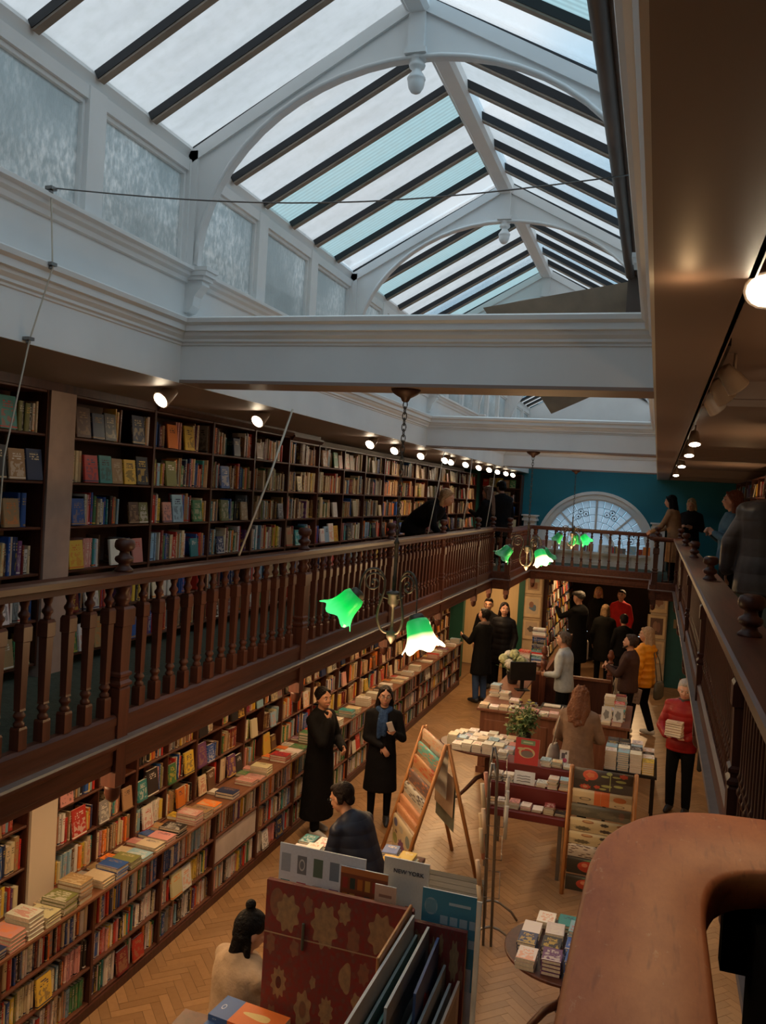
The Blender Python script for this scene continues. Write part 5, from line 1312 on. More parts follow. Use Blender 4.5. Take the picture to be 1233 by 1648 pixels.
upright('book', 'small white and pink book standing behind the red tiered table', 'book', -.84, 9.72, 1.03, .10, .16, print_mat('pinkblk', (.6, .56, .54), [(.4, .6, .2, .2, (.08, .06, .08), 0, 'r'), (.6, .3, .25, .15, (.5, .06, .15), 0, 'e'), (.7, .8, .1, .1, (.05, .05, .06), 0, 'e')]), grp=None)
# oval pedestal table
rtable('oval_table', 'oval pedestal table spread with white paperbacks beside the flowers', -1.93, 10.95, .75, .66, .46)
k = 0
for j, y in enumerate((10.62, 10.82, 11.02, 11.20)):
    for i in range(8):
        x = -2.42 + i * .135 + RB.uniform(-.01, .01) + (.03 * j)
        if ((x + 1.93) / .62) ** 2 + ((y - 10.95) / .42) ** 2 > 1: continue
        if x > -1.62 and y > 10.9: continue
        pile(x, y, .751, RB.choice([3, 4, 4, 5]) if j < 2 else RB.choice([3, 4]), .125, .17, 'table', 'the %s pile on the oval pedestal table' % ORD[k], 'piles on the oval pedestal table', cname=RB.choice(['white', 'white', 'white', 'cream', 'pale blue', 'white', 'pink']), th=.026, vis=1.); k += 1
# right-hand book table
t = empty('book_table', 'dark table of tall white book piles at the right of the aisle', 'table', (-.14, 11.15, 0))
MB().cbox((-.30, -.42, .70), (.34, .42, .74)).obj('table_top', BLACKM, t)
for sx in (-.26, .30):
    for sy in (-.38, .38): MB().cbox((sx - .02, sy - .02, 0), (sx + .02, sy + .02, .70)).obj('leg', BLACKM, t)
k = 0
for y in (10.83, 11.02, 11.21, 11.42):
    for i in range(4):
        x = -.36 + i * .15
        pile(x, y, .742, 9 - (1 if y > 11.1 else 0) - (i == 3) * 3, .14, .17, 'table', 'the %s pile on the dark right-hand table' % ORD[k], 'piles on the dark right-hand table', cname=['white', 'pale blue', 'white', 'yellow'][i] if y < 11 else RB.choice(['white', 'pale blue', 'white', 'black']), th=.026, vis=.9); k += 1

# ================================================================ COUNTER
CW = wood('counter_oak', (.15, .055, .03), (.25, .10, .055), .45, 3, 2)
t = empty('sales_counter', 'panelled wooden sales counter across the middle of the shop', 'counter', (-1.3, 12.4, 0)); off = (1.3, -12.4, 0)
def Cp(mb, nm, mt=CW): return mb.obj(nm, mt, t, off)
Cp(MB().box((-2.28, 12.05, 0), (-.22, 12.10, .92)).box((-2.28, 12.10, 0), (-2.23, 14.6, .92)).box((-.27, 12.10, 0), (-.22, 13.3, .92)), 'carcass')
Cp(MB().cbox((-2.33, 12.0, .92), (-.17, 12.6, .955)).cbox((-2.33, 12.6, .92), (-1.85, 14.7, .955)).cbox((-.6, 12.6, .92), (-.17, 13.4, .955)), 'counter_top')
for k in range(4): Cp(MB().cbox((-2.22 + k * .5, 12.03, .10), (-1.80 + k * .5, 12.052, .80), .01), 'panel')
Cp(MB().box((-2.30, 12.03, 0), (-.2, 12.055, .09)), 'plinth')
k = 0
for i in range(14):
    x = -2.24 + i * .145
    if -1.0 < x < -.75: continue
    pile(x, 12.12, .956, RB.choice([2, 3, 3]), .13, .17, 'table', 'the %s pile along the front edge of the counter' % ORD[k], 'piles along the counter', cname=RB.choice(['white', 'cream', 'pink', 'pale blue', 'white', 'tan']), th=.018); k += 1
for (x, y, n, c) in ((-2.22, 12.9, 7, 'purple'), (-2.05, 12.8, 4, 'pink'), (-1.85, 12.5, 3, 'brown'), (-1.6, 12.5, 2, 'tan'), (-.50, 12.9, 9, 'white'), (-.34, 12.7, 7, 'pale blue'), (-.34, 13.1, 8, 'white'), (-.50, 12.5, 5, 'teal'), (-.34, 12.45, 5, 'pale blue')):
    pile(x, y, .956, n, .15, .19, 'table', 'the %s pile behind the front edge of the counter' % ORD[k], 'piles along the counter', cname=c, th=.026, jitter=.05); k += 1
for i, (x, mt) in enumerate(((-.50, (.6, .6, .58)), (-.34, (.55, .56, .56)))):
    upright('book', 'pale book with a photographic cover standing at the counter end, %s' % ('left', 'right')[i], 'book', x, 12.03, 1.02, .13, .19, print_mat('photo_cover_%d' % i, mt, [(.5, .45, .28, .32, (.2, .2, .2), 5, 'e')]), grp='books standing at the counter end')
t = empty('computer_monitor', 'black computer monitor seen from behind beside the hydrangeas', 'monitor', (-1.90, 13.5, .956), .5)
MB().cbox((-.22, -.02, .16), (.22, .02, .46), .008).obj('screen', BLACKM, t); MB().cbox((-.03, 0, .0), (.03, .03, .2)).obj('stand', BLACKM, t); MB().cbox((-.11, -.08, 0), (.11, .08, .015)).obj('base', BLACKM, t)
tag(MB().cbox((-1.5, 12.7, .80), (-1.0, 13.0, .93), .01).obj('till', BLACKM), 'black till with a white paper roll on the counter', 'till')
tag(MB().cbox((-1.45, 12.72, .932), (-1.2, 12.84, .955), .004).obj('note_pad', PAPER), 'small cream pad lying on the black till', 'pad')
# stair enclosure behind the counter
t = empty('stair_balustrade', 'dark oak enclosure with turned newels round the basement stair', 'balustrade', (-1.2, 15.2, 0)); off = (1.2, -15.2, 0)
def Sp(mb, nm, mt=DWOOD): return mb.obj(nm, mt, t, off)
fin = [(.05, 1.22), (.055, 1.24), (.035, 1.26), (.03, 1.29), (.055, 1.32), (.06, 1.36), (.04, 1.40), (.045, 1.42), (.02, 1.46)]
for (x, y) in ((-1.75, 15.0), (-.62, 15.3)):
    n = MB().cbox((x - .055, y - .055, 0), (x + .055, y + .055, 1.0), .008); n.lathe([(.05, 1.0), (.06, 1.02), (.04, 1.05), (.062, 1.12), (.05, 1.2)], (x, y, 0), 14); n.lathe(fin, (x, y, 0), 14); Sp(n, 'newel_post', RWOOD)
Sp(MB().cbox((-1.98, 14.97, .93), (-.58, 15.06, .98)), 'handrail', LEDGEM); Sp(MB().box((-1.95, 15.0, 0.02), (-.62, 15.03, .93)), 'panel')
m = MB(); m.v = [(-1.80, 15.1, .80), (-1.80, 15.1, .94), (-1.55, 17.4, 1.35), (-1.55, 17.4, 1.20), (-1.74, 15.1, .80), (-1.74, 15.1, .94), (-1.49, 17.4, 1.35), (-1.49, 17.4, 1.20)]
for f in ((0, 1, 2, 3), (7, 6, 5, 4), (0, 4, 5, 1), (1, 5, 6, 2), (2, 6, 7, 3), (3, 7, 4, 0)): m.face(f)
Sp(m, 'sloping_handrail', LEDGEM); m = MB(); m.v = [(-1.77, 15.1, 0.02), (-1.77, 15.1, .8), (-1.52, 17.4, 1.2), (-1.52, 17.4, 0.02)]; m.face((0, 1, 2, 3)); Sp(m, 'stair_panel')
t_ = bpy.data.objects['stair_panel']; t_.modifiers.new('s', 'SOLIDIFY').thickness = .02
t = empty('book_trolley', 'dark side table carrying the tall stacks beside the stair', 'table', (-2.1, 16.3, 0))
MB().cbox((-.32, -.3, .86), (.28, .3, .90)).obj('table_top', DWOOD, t)
for sx in (-.28, .24):
    for sy in (-.26, .26): MB().cbox((sx - .02, sy - .02, 0), (sx + .02, sy + .02, .86)).obj('leg', DWOOD, t)
zz = .901
seq = ['white', 'blue', 'pale blue', 'teal', 'white', 'red', 'pale blue', 'teal', 'navy', 'navy', 'grey', 'black', 'navy', 'blue', 'navy', 'grey', 'white', 'white', 'grey', 'white']
for k, c in enumerate(seq): zz = pile(-2.02, 16.3, zz, 1, .19, .25, rz=math.pi / 2, pal='all', place='the %s level of the tall stack by the stair' % ORD[k], group='tall stack by the stair', cname=c, th=.033, jitter=.03)
zz = .901
for k, c in enumerate(['white', 'grey', 'white', 'white', 'pink', 'red']): zz = pile(-2.27, 16.25, zz, 1, .19, .22, rz=math.pi / 2, pal='all', place='the %s level of the shorter stack by the stair' % ORD[k], group='shorter stack by the stair', cname=c, th=.035, jitter=.03)
# books standing in a tray by the right newel
RBt = bpy.data
t = empty('slanted_tray', 'dark slanted tray of standing papers beside the right-hand stair newel', 'tray', (-.45, 15.28, 0))
MB().cbox((-.10, -.25, .70), (.10, .25, .73)).cbox((-.10, -.25, .73), (-.085, .25, .9)).cbox((.085, -.25, .73), (.10, .25, .9)).obj('tray_box', DWOOD, t); MB().cbox((-.03, -.03, 0), (.03, .03, .70)).obj('leg', DWOOD, t)
for k in range(6): tag(MB().cbox((-.52 + .026 * k, 15.10, .735), (-.505 + .026 * k, 15.46, 1.12), .002).obj('folder', [plain('folder_%d' % (k % 3), ((.58, .48, .36), (.5, .36, .24), (.62, .58, .5))[k % 3], .6)]), 'tan folder standing in the slanted tray, %s from the left' % ORD[k], 'folder', 'folders in the slanted tray')

# ================================================================ FLOWERS
LEAF = plain('leaf_green', (.07, .13, .035), .5, var=.4, scale=12); LEAF2 = plain('pale_leaf', (.30, .33, .14), .55, var=.3, scale=12)
def vase(x, y, z, label, r, h, mt, cat='vase'):
    t = empty('vase_of_flowers', label, cat, (x, y, z))
    MB().lathe([(r * .7, 0), (r * .8, .01), (r, h * .5), (r * 1.05, h * .9), (r * .98, h), (r * .9, h - .005), (r * .85, h * .6)], seg=20, cap=False).lathe([(.01, .005), (r * .7, .006)], seg=20).obj('vase', mt, t)
    return t
def leaf_quad(m, c, d, L, w, mi=0):
    d = d.normalized(); s = d.cross(Vector((0, 0, 1)));
    s = s.normalized() if s.length > .01 else Vector((1, 0, 0)); up = s.cross(d)
    p = [c, c + d * L * .35 + s * w + up * .004, c + d * L * .8 + s * w * .6, c + d * L - up * .01, c + d * L * .8 - s * w * .6, c + d * L * .35 - s * w + up * .004]
    n = len(m.v); m.v += [tuple(q) for q in p]; m.face(range(n, n + 6), mi, False)
rf = random.Random(8)
def bouquet(x, y, z, label, r, h, R, kind, vmt):
    t = vase(x, y, z, label, r, h, vmt)
    leaves = MB(); stems = MB(); C = Vector((0, 0, h + R * .55))
    for k in range(60 if kind == 'mixed' else 30):
        th = rf.uniform(0, 2 * math.pi); ph = rf.uniform(-.5, 1.3); d = Vector((math.cos(th) * math.cos(ph), math.sin(th) * math.cos(ph), math.sin(ph)))
        e = C + d * R * rf.uniform(.6, 1.1) + Vector((0, 0, -.05)); stems.tube([(0, 0, h * .5), tuple(C * .5 + e * .3), tuple(e)], .003, 4)
        for j in range(9 if kind == 'mixed' else 6):
            q = Vector((0, 0, h)).lerp(e, rf.uniform(.45, 1.05)); dd = Vector((rf.gauss(0, 1), rf.gauss(0, 1), rf.gauss(.1, .8)))
            leaf_quad(leaves, q, dd, rf.uniform(.05, .085), rf.uniform(.012, .02), rf.choice([0, 0, 1]))
    stems.obj('stems', LEAF, t)['kind'] = 'stuff'; leaves.obj('foliage', [LEAF, LEAF2], t)['kind'] = 'stuff'
    if kind == 'mixed':
        for k in range(16):
            th = rf.uniform(0, 2 * math.pi); ph = rf.uniform(.2, 1.4); d = Vector((math.cos(th) * math.cos(ph), math.sin(th) * math.cos(ph), math.sin(ph)))
            p = C + d * R * rf.uniform(.85, 1.05); col = plain('bloom_dark', (.10, .012, .018), .6) if k % 3 == 0 else plain('bloom_yellow', (.50, .48, .16), .6)
            m = MB()
            for j in range(12):
                a = 2 * math.pi * j / 6; leaf_quad(m, p, Vector((math.cos(a), math.sin(a), .5 if j < 6 else 1.3)), .03, .014)
            m.ell(p + Vector((0, 0, .01)), (.016, .016, .014), 8, 5); m.obj('flower', col, t)
    else:
        for k, (dx, dy, dz, col) in enumerate(((-.16, -.05, .06, 'hydrangea_yellow'), (-.05, -.12, .0, 'hydrangea_white'), (.13, -.04, .05, 'hydrangea_yellow'), (0, .05, .14, 'hydrangea_yellow'), (-.10, .1, .1, 'hydrangea_white'), (.16, .1, .0, 'hydrangea_white'), (.2, -.1, -.12, 'hydrangea_white'))):
            mt = plain(col, (.52, .54, .30) if 'yellow' in col else (.62, .60, .52), .7, var=.25, scale=25); m = MB(); c = C + Vector((dx, dy, dz))
            for j in range(70):
                th = rf.uniform(0, 2 * math.pi); zz = rf.uniform(-.5, 1); rr = math.sqrt(max(0, 1 - zz * zz)); n = Vector((rr * math.cos(th), rr * math.sin(th), zz)); q = c + n * .085
                a = n.cross(Vector((.3, .2, 1))).normalized(); b = n.cross(a)
                for (u, v) in ((1, 0), (0, 1), (-1, 0), (0, -1)):
                    e = a * u + b * v; s_ = a * v - b * u; nn = len(m.v)
                    m.v += [tuple(q), tuple(q + e * .011 + s_ * .009 + n * .002), tuple(q + e * .02 + n * .003), tuple(q + e * .011 - s_ * .009 + n * .002)]; m.face(range(nn, nn + 4))
            m.ell(c, (.078, .078, .078), 10, 8); m.obj('flower_head', mt, t)
bouquet(-1.50, 11.15, .752, 'bouquet of green leaves with dark red and yellow blooms on the oval table', .09, .20, .26, 'mixed', plain('dark_vase', (.012, .014, .012), .25))
bouquet(-2.12, 13.9, .957, 'vase of cream and white hydrangeas at the left end of the counter', .10, .22, .22, 'hyd', plain('black_vase', (.012, .012, .014), .3))

# ================================================================ PICTURES ON THE FAR PIERS
def picture(label, x, y, z, w, h, art, group='framed prints on the far piers'):
    t = empty('framed_print', label, 'picture', (x, y, z), 0, group)
    MB().box((-w / 2, -.012, -h / 2), (w / 2, 0, h / 2)).obj('mount', plain('mount_card', (.55, .42, .26), .6), t)
    m = MB(); m.quad([(-w * .36, -.014, -h * .34), (w * .36, -.014, -h * .34), (w * .36, -.014, h * .38), (-w * .36, -.014, h * .38)]); m.obj('picture', art, t)
    m = MB()
    for a, b in (((-w / 2 - .01, -.02, -h / 2 - .01), (-w / 2 + .006, 0, h / 2 + .01)), ((w / 2 - .006, -.02, -h / 2 - .01), (w / 2 + .01, 0, h / 2 + .01)), ((-w / 2, -.02, h / 2 - .006), (w / 2, 0, h / 2 + .01)), ((-w / 2, -.02, -h / 2 - .01), (w / 2, 0, -h / 2 + .006))): m.box(a, b)
    m.obj('frame', plain('frame_tan', (.36, .25, .15), .5), t)
ART = [print_mat('art_%d' % i, b, bl) for i, (b, bl) in enumerate((((.35, .25, .16), [(.5, .75, .45, .2, (.30, .34, .26), 0, 'r'), (.5, .95, .45, .05, (.40, .08, .04), 0, 'r'), (.5, .3, .35, .22, (.22, .10, .05), 4, 'e')]),
    ((.50, .40, .28), [(.55, .4, .3, .2, (.10, .16, .24), 3, 'e'), (.4, .6, .2, .2, (.25, .12, .08), 0, 'e')]), ((.42, .34, .26), [(.5, .5, .36, .36, (.26, .14, .10), 6, 'e')]), ((.10, .05, .04), [(.4, .5, .2, .3, (.25, .14, .10), 0, 'e'), (.65, .45, .15, .3, (.20, .10, .08), 0, 'e')]), ((.45, .34, .24), [(.5, .5, .3, .2, (.1, .08, .07), 5, 'e')])))]
picture('framed print of a beach scene, top left of the opening', -2.66, YE - .02, 2.08, .38, .50, ART[0]); picture('framed print with a blue figure, below the beach scene', -2.66, YE - .02, 1.52, .38, .50, ART[1]); picture('partly hidden framed print, lowest left of the opening', -2.66, YE - .02, .98, .38, .46, ART[4])
picture('pale framed print, topmost right of the opening', .16, YE - .06, 1.95, .36, .55, ART[2]); picture('framed print with a dark picture, middle right of the opening', .14, YE - .06, 1.35, .38, .52, ART[3]); picture('pale framed print behind the person in yellow, lowest right', .14, YE - .06, .78, .38, .50, ART[4])
tag(MB().box((.50, YE - .02, 1.35), (.68, YE - .001, 1.55)).obj('brass_notice', plain('notice_tan', (.20, .16, .10), .4, .2)), 'small brown notice on the dark teal wall at the far right', 'sign')
# table with newspapers far right
t = empty('side_table', 'small dark table of newspapers by the far right teal wall', 'table', (.95, 16.6, 0)); MB().cbox((-.35, -.3, .76), (.4, .3, .80)).obj('table_top', DWOOD, t)
for sx in (-.3, .34):
    for sy in (-.25, .25): MB().cbox((sx - .02, sy - .02, 0), (sx + .02, sy + .02, .76)).obj('leg', DWOOD, t)
for k in range(3): tag(MB().cbox((.66 + .02 * k, 16.38, .802 + .02 * k), (1.1, 16.7, .82 + .02 * k), .004).obj('newspaper', plain('newsprint', (.48, .42, .36), .8, var=.3, scale=30)), 'folded newspaper, %s in the heap on the far side table' % ('lowest', 'middle', 'top')[k], 'newspaper', 'newspapers on the far side table')
# ================================================================ PEOPLE
def cap_(m, p, q, r0, r1, seg=12):
    p, q = Vector(p), Vector(q); d = q - p; L = d.length; d.normalize()
    if L < 1e-6: L = 1e-4
    pts = []; rad = []
    for a in (-90, -60, -30): a = math.radians(a); pts.append(p + d * (r0 * math.sin(a))); rad.append(max(r0 * math.cos(a), r0 * .05))
    pts.append(p); rad.append(r0); pts.append((p + q) / 2); rad.append((r0 + r1) / 2); pts.append(q); rad.append(r1)
    for a in (30, 60, 90): a = math.radians(a); pts.append(q + d * (r1 * math.sin(a))); rad.append(max(r1 * math.cos(a), r1 * .05))
    ax = Vector((0, 0, 1)) if abs(d.z) < .9 else Vector((1, 0, 0)); u = d.cross(ax).normalized(); v = d.cross(u); rs = []
    for c, r in zip(pts, rad): rs.append(m.ring(c, u, v, r, seg=seg))
    m.loft(rs, seg, 0, True, True)
def chain(m, pts, rad, seg=12):
    for i in range(len(pts) - 1): cap_(m, pts[i], pts[i + 1], rad[i], rad[i + 1], seg)
def remesh(o, vox, smooth=4):
    r = o.modifiers.new('r', 'REMESH'); r.mode = 'VOXEL'; r.voxel_size = vox; r.use_smooth_shade = True
    if smooth: s = o.modifiers.new('s', 'SMOOTH'); s.factor = .5; s.iterations = smooth
    return o
SKIN = {}
def skin_mat(k):
    c = {'light': (.46, .24, .16), 'mid': (.38, .19, .115), 'pale': (.52, .30, .22)}[k]
    if k not in SKIN:
        SKIN[k] = plain('skin_' + k, c, .5, var=.08, scale=8); b = SKIN[k].node_tree.nodes['Principled BSDF']; b.inputs['Subsurface Weight'].default_value = .08; b.inputs['Subsurface Radius'].default_value = (.02, .008, .004)
    return SKIN[k]
def cloth(name, col, rough=.85, bump=.5, scale=9, quilt=0):
    if name in MATS: return MATS[name]
    dark = max(col) < .026
    if dark: col = tuple(x * .45 for x in col)
    t = NT(name); v = t.pos(); f = t.noise(scale, 4, v, .55)
    t.setc(t.mix(t.ramp(f, .3, .7), tuple(x * .8 for x in col), tuple(min(1, x * 1.15) for x in col)))
    t.b.inputs['Roughness'].default_value = rough; t.b.inputs['Specular IOR Level'].default_value = .12 if dark else .25
    if quilt:
        w = t.n('TexWave', wave_type='BANDS', bands_direction='Z', wave_profile='SIN'); w.inputs['Scale'].default_value = quilt; w.inputs['Distortion'].default_value = .6
        t.l(v, w.inputs['Vector']); h = t.math('POWER', w.outputs['Fac'], .5); t.bump(h, .45, .012)
    else: t.bump(f, bump, .03)
    return t.m

def person(label, loc, rz, H=1.7, lean=0, turn=0, head=(0, 0, 0), arms=None, legs=None, skin='light', top=None, bottom=None, shoes=(.02, .02, .02), hair=None, extras=None, vox=.0115, build=1.0, hip=None, sit=0):
    """local frame: +y forward, +x the person's right hand side is +x; z up; everything drawn for 1.70 m and scaled."""
    K = H / 1.70; t = empty('person', label, 'person', loc, rz)
    t.scale = (K, K, K)
    hz = .93; Lr = Matrix.Rotation(-math.radians(lean), 4, 'X'); Tr = Matrix.Rotation(math.radians(turn), 4, 'Z')
    hipc = Vector((0, 0, hz))
    def U(p):   # torso points: rotate about the hips with the lean
        p = Vector(p); q = p - hipc; return hipc + Lr @ (Tr @ q)
    def Umid(p, z):
        k = max(0, min(1, (z - hz) / .12)); a = Vector(p); b = U(p); return a.lerp(b, k) if z < hz + .12 else b
    A = dict(R=dict(el=(.235, -.01, 1.12), wr=(.225, .08, .88), curl=.35), L=dict(el=(-.235, -.01, 1.12), wr=(-.225, .08, .88), curl=.35))
    for k_, v_ in (arms or {}).items(): A[k_].update(v_)
    G = dict(R=dict(kn=(.10, .03, .50), an=(.10, 0, .085), ft=(.03, 1)), L=dict(kn=(-.10, .03, .50), an=(-.10, 0, .085), ft=(-.03, 1)))
    for k_, v_ in (legs or {}).items(): G[k_].update(v_)
    B = MB()
    # torso + neck
    cap_(B, (0, 0, .93), U((0, 0, 1.02)), .125, .115, 16)
    chain(B, [U((0, 0, 1.02)), U((0, .0, 1.18)), U((0, -.01, 1.34))], [.115, .13, .12], 16)
    for s in (-1, 1): cap_(B, U((s * .05, 0, 1.35)), U((s * .165, -.01, 1.35)), .06, .045)
    nb = U((0, -.015, 1.40)); hc = U((0, .02, 1.585)) 
    HR = Lr.to_3x3() @ Tr.to_3x3() if False else (Matrix.Rotation(-math.radians(lean * .5), 3, 'X') @ Tr.to_3x3())
    HR = HR @ Matrix.Rotation(math.radians(head[0]), 3, 'Z') @ Matrix.Rotation(math.radians(head[1]), 3, 'X') @ Matrix.Rotation(math.radians(head[2]), 3, 'Y')
    hb = nb.lerp(hc, .45)
    hc = hb + (HR @ Vector((0, .012, .11)))
    cap_(B, nb, hb + HR @ Vector((0, 0, .03)), .056, .05)
    def Hd(x, y, z): return hc + HR @ (Vector((x, y, z)) * 1.09)
    HM = HR.to_4x4() @ Matrix.Scale(1.09, 4)
    B.ell(Hd(0, -.012, .022), (.073, .092, .085), 18, 12, M=HM); B.ell(Hd(0, .018, -.03), (.062, .068, .072), 16, 10, M=HM); cap_(B, Hd(0, .045, -.075), Hd(0, .03, -.07), .032, .045)
    chain(B, [Hd(0, .083, .012), Hd(0, .098, -.018), Hd(0, .090, -.026)], [.009, .0135, .012], 8)
    for s in (-1, 1):
        B.ell(Hd(s * .034, .064, -.022), (.022, .022, .018), 8, 6, M=HM); B.ell(Hd(s * .074, -.005, -.005), (.010, .022, .033), 8, 8, M=HM)
        cap_(B, Hd(s * .02, .082, .028), Hd(s * .045, .072, .028), .009, .008, 8)
    cap_(B, Hd(-.018, .078, -.053), Hd(.018, .078, -.053), .011, .011, 8)
    hands = {}
    for sd, s in (('R', 1), ('L', -1)):
        sh = U((s * .172, -.01, 1.355)); el, wr = Vector(A[sd]['el']), Vector(A[sd]['wr'])
        if A[sd].get('u', 1) and lean: el, wr = U(el), U(wr)
        if A[sd].get('abs'): el, wr = Vector(A[sd]['el']), Vector(A[sd]['wr'])
        # keep human arm lengths
        d = el - sh; el = sh + d.normalized() * .285; d = wr - el; wr = el + d.normalized() * .255
        chain(B, [sh, el], [.052, .040]); chain(B, [el, el.lerp(wr, .4), wr], [.040, .038, .026])
        hd = Vector(A[sd]['hd']).normalized() if 'hd' in A[sd] else (wr - el).normalized()
        pn = Vector(A[sd].get('pn', (-s, 0, 0))).normalized(); pn = (pn - hd * pn.dot(hd)).normalized(); ac = hd.cross(pn).normalized()   # across the palm
        th_side = ac if ac.dot(Vector(A[sd].get('th', (0, 1, 0)))) > 0 else -ac
        pc = wr + hd * .045
        for q in (-.027, -.009, .009, .027): cap_(B, wr + hd * .012 + ac * q * .6, wr + hd * .088 + ac * q, .0135, .0115, 8)
        cu = A[sd]['curl']
        for j, (q, L) in enumerate(((.030, .068), (.010, .078), (-.011, .073), (-.031, .057))):
            b = wr + hd * .088 + th_side * q; a1 = cu * .9; a2 = cu * 2.0
            d1 = (hd * math.cos(a1) + pn * math.sin(a1)); d2 = hd * math.cos(a2) + pn * math.sin(a2); d3 = hd * math.cos(a2 * 1.4) + pn * math.sin(a2 * 1.4)
            p1 = b + d1 * L * .45; p2 = p1 + d2 * L * .32; p3 = p2 + d3 * L * .23
            chain(B, [b, p1, p2, p3], [.0098, .0092, .0085, .0072], 8)
        tb = wr + hd * .025 + th_side * .026; t1 = tb + (hd * .6 + th_side * .7 + pn * .35 * (1 + cu)).normalized() * .038; t2_ = t1 + (hd * .9 + th_side * .15 + pn * cu * 1.2).normalized() * .032
        chain(B, [tb, t1, t2_], [.015, .0115, .009], 8)
        hands[sd] = (wr, hd, pn, pc, el, sh)
    HP = {}
    for sd, s in (('R', 1), ('L', -1)):
        hp = Vector((s * .085, 0, .90)); kn, an = Vector(G[sd]['kn']), Vector(G[sd]['an']); HP[sd] = (hp, kn, an)
        chain(B, [hp, kn, an], [.085, .055, .036], 14); fx, fy = G[sd]['ft']; fd = Vector((fx, fy, 0)).normalized()
        HP[sd] += (fd,)
        chain(B, [an + Vector((0, 0, -.03)) - fd * .03, an + fd * .15 + Vector((0, 0, -.055))], [.032, .026])
    remesh(B.obj('body', skin_mat(skin), t), vox, 3)
    # face details
    m = MB()
    for s in (-1, 1): m.ell(Hd(s * .031, .0775, .006), (.0135, .0075, .0075), 10, 6, M=HM)
    m.obj('eyes', plain('eye_white', (.55, .5, .47), .3), t)
    m = MB()
    for s in (-1, 1): m.ell(Hd(s * .031, .0835, .006), (.0062, .0032, .0068), 8, 6, M=HM)
    m.obj('irises', plain('eye_dark', (.015, .01, .008), .2), t)
    m = MB(); m.ell(Hd(0, .0885, -.055), (.022, .006, .0065), 10, 6, M=HM); m.obj('lips', plain('lips', (.33, .10, .085), .45), t)
    hs = hair or {'k': 'short', 'c': (.03, .018, .012)}; hm = cloth('hair_%s_%02d' % (hs['k'], int(hs['c'][0] * 990) % 1000), hs['c'], .55, .8, 40)
    m = MB()
    for s in (-1, 1): cap_(m, Hd(s * .018, .0875, .031), Hd(s * .044, .0775, .034), .0042, .0032, 6)
    m.obj('eyebrows', hm, t)
    if hs['k'] != 'none':
        h = MB(); k = hs['k']
        h.ell(Hd(0, -.030, .040), (.080, .092, .083), 18, 12, M=HM)
        if k in ('short', 'grey'): h.ell(Hd(0, .02, .085), (.055, .055, .03), 12, 8, M=HM); [h.ell(Hd(s * .072, -.03, -.0), (.012, .04, .045), 8, 8, M=HM) for s in (-1, 1)]; h.ell(Hd(0, -.075, -.02), (.055, .03, .05), 10, 8, M=HM)
        if k in ('long', 'curly', 'bob', 'bun'):
            for s in (-1, 1): cap_(h, Hd(s * .03, .055, .085), Hd(s * .074, .0, .0), .018, .020)
        if k in ('long', 'curly'):
            L = hs.get('L', .30); w = 1.35 if k == 'curly' else 1
            for s in (-1, 1): chain(h, [Hd(s * .066, -.02, .02), Hd(s * .078, -.03, -.10), Hd(s * .085 * w, -.03, -L * .8)], [.026 * w, .034 * w, .022 * w])
            chain(h, [Hd(0, -.07, .0), Hd(0, -.085, -.14), Hd(0, -.085, -L)], [.06 * w, .062 * w, .045 * w])
            for s in (-1, 1): chain(h, [Hd(s * .045, -.07, 0), Hd(s * .055 * w, -.08, -.14), Hd(s * .05 * w, -.08, -L * .95)], [.04, .045 * w, .035 * w])
            if k == 'curly':
                rr = random.Random(3)
                for _ in range(260):
                    a = rr.uniform(0, 6.28); zz = rr.uniform(-L, .125); q = math.sqrt(max(0, 1 - (zz / .135) ** 2)) if zz > 0 else 1 + .25 * min(1, -zz / .2)
                    if math.sin(a) > .3 and zz < .06: continue
                    h.ell(Hd(.092 * q * math.cos(a), -.035 + .092 * q * math.sin(a), zz), (.013, .013, .020), 6, 5)
        if k == 'bob':
            for s in (-1, 1): chain(h, [Hd(s * .06, -.03, .02), Hd(s * .07, -.03, -.10)], [.03, .034])
            chain(h, [Hd(0, -.06, 0), Hd(0, -.07, -.11)], [.06, .06])
        if k == 'bun': h.ell(Hd(0, -.125, .02), (.035, .035, .035), 10, 8); h.ell(Hd(0, -.07, -.03), (.05, .035, .045), 10, 8)
        if k == 'beanie': h.ell(Hd(0, -.015, .055), (.088, .10, .085), 16, 12, M=HM); h.ell(Hd(0, -.04, -.01), (.082, .08, .06), 14, 10, M=HM)
        if k == 'cap': h.ell(Hd(0, .0, .075), (.092, .115, .042), 16, 10, M=HM); h.ell(Hd(0, .085, .055), (.06, .05, .012), 12, 6, M=HM)
        if hs.get('pom'): h.ell(Hd(0, -.04, .165), (.038, .038, .036), 12, 8)
        nm = {'beanie': 'beanie', 'cap': 'flat_cap'}.get(k, 'hair'); remesh(h.obj(nm, hm, t), vox * .9, 2 if k == 'curly' else 3)
    if hs.get('under'):
        h = MB(); chain(h, [Hd(0, -.06, -.02), Hd(0, -.08, -.2)], [.055, .05]); [chain(h, [Hd(s * .06, -.03, -.02), Hd(s * .075, -.02, -.2)], [.022, .028]) for s in (-1, 1)]; remesh(h.obj('hair', cloth('hair_under_%d' % int(hs['under'][0] * 99), hs['under'], .6, .8, 40), t), vox, 3)
    # ---------------- clothes
    tp = top or {}; c = tp.get('mat') or cloth('coat_%s' % tp.get('name', 'x'), tp.get('c', (.02, .02, .022))); th = tp.get('th', .018); hem = tp.get('hem', .80); b = build
    m = MB(); lv = []
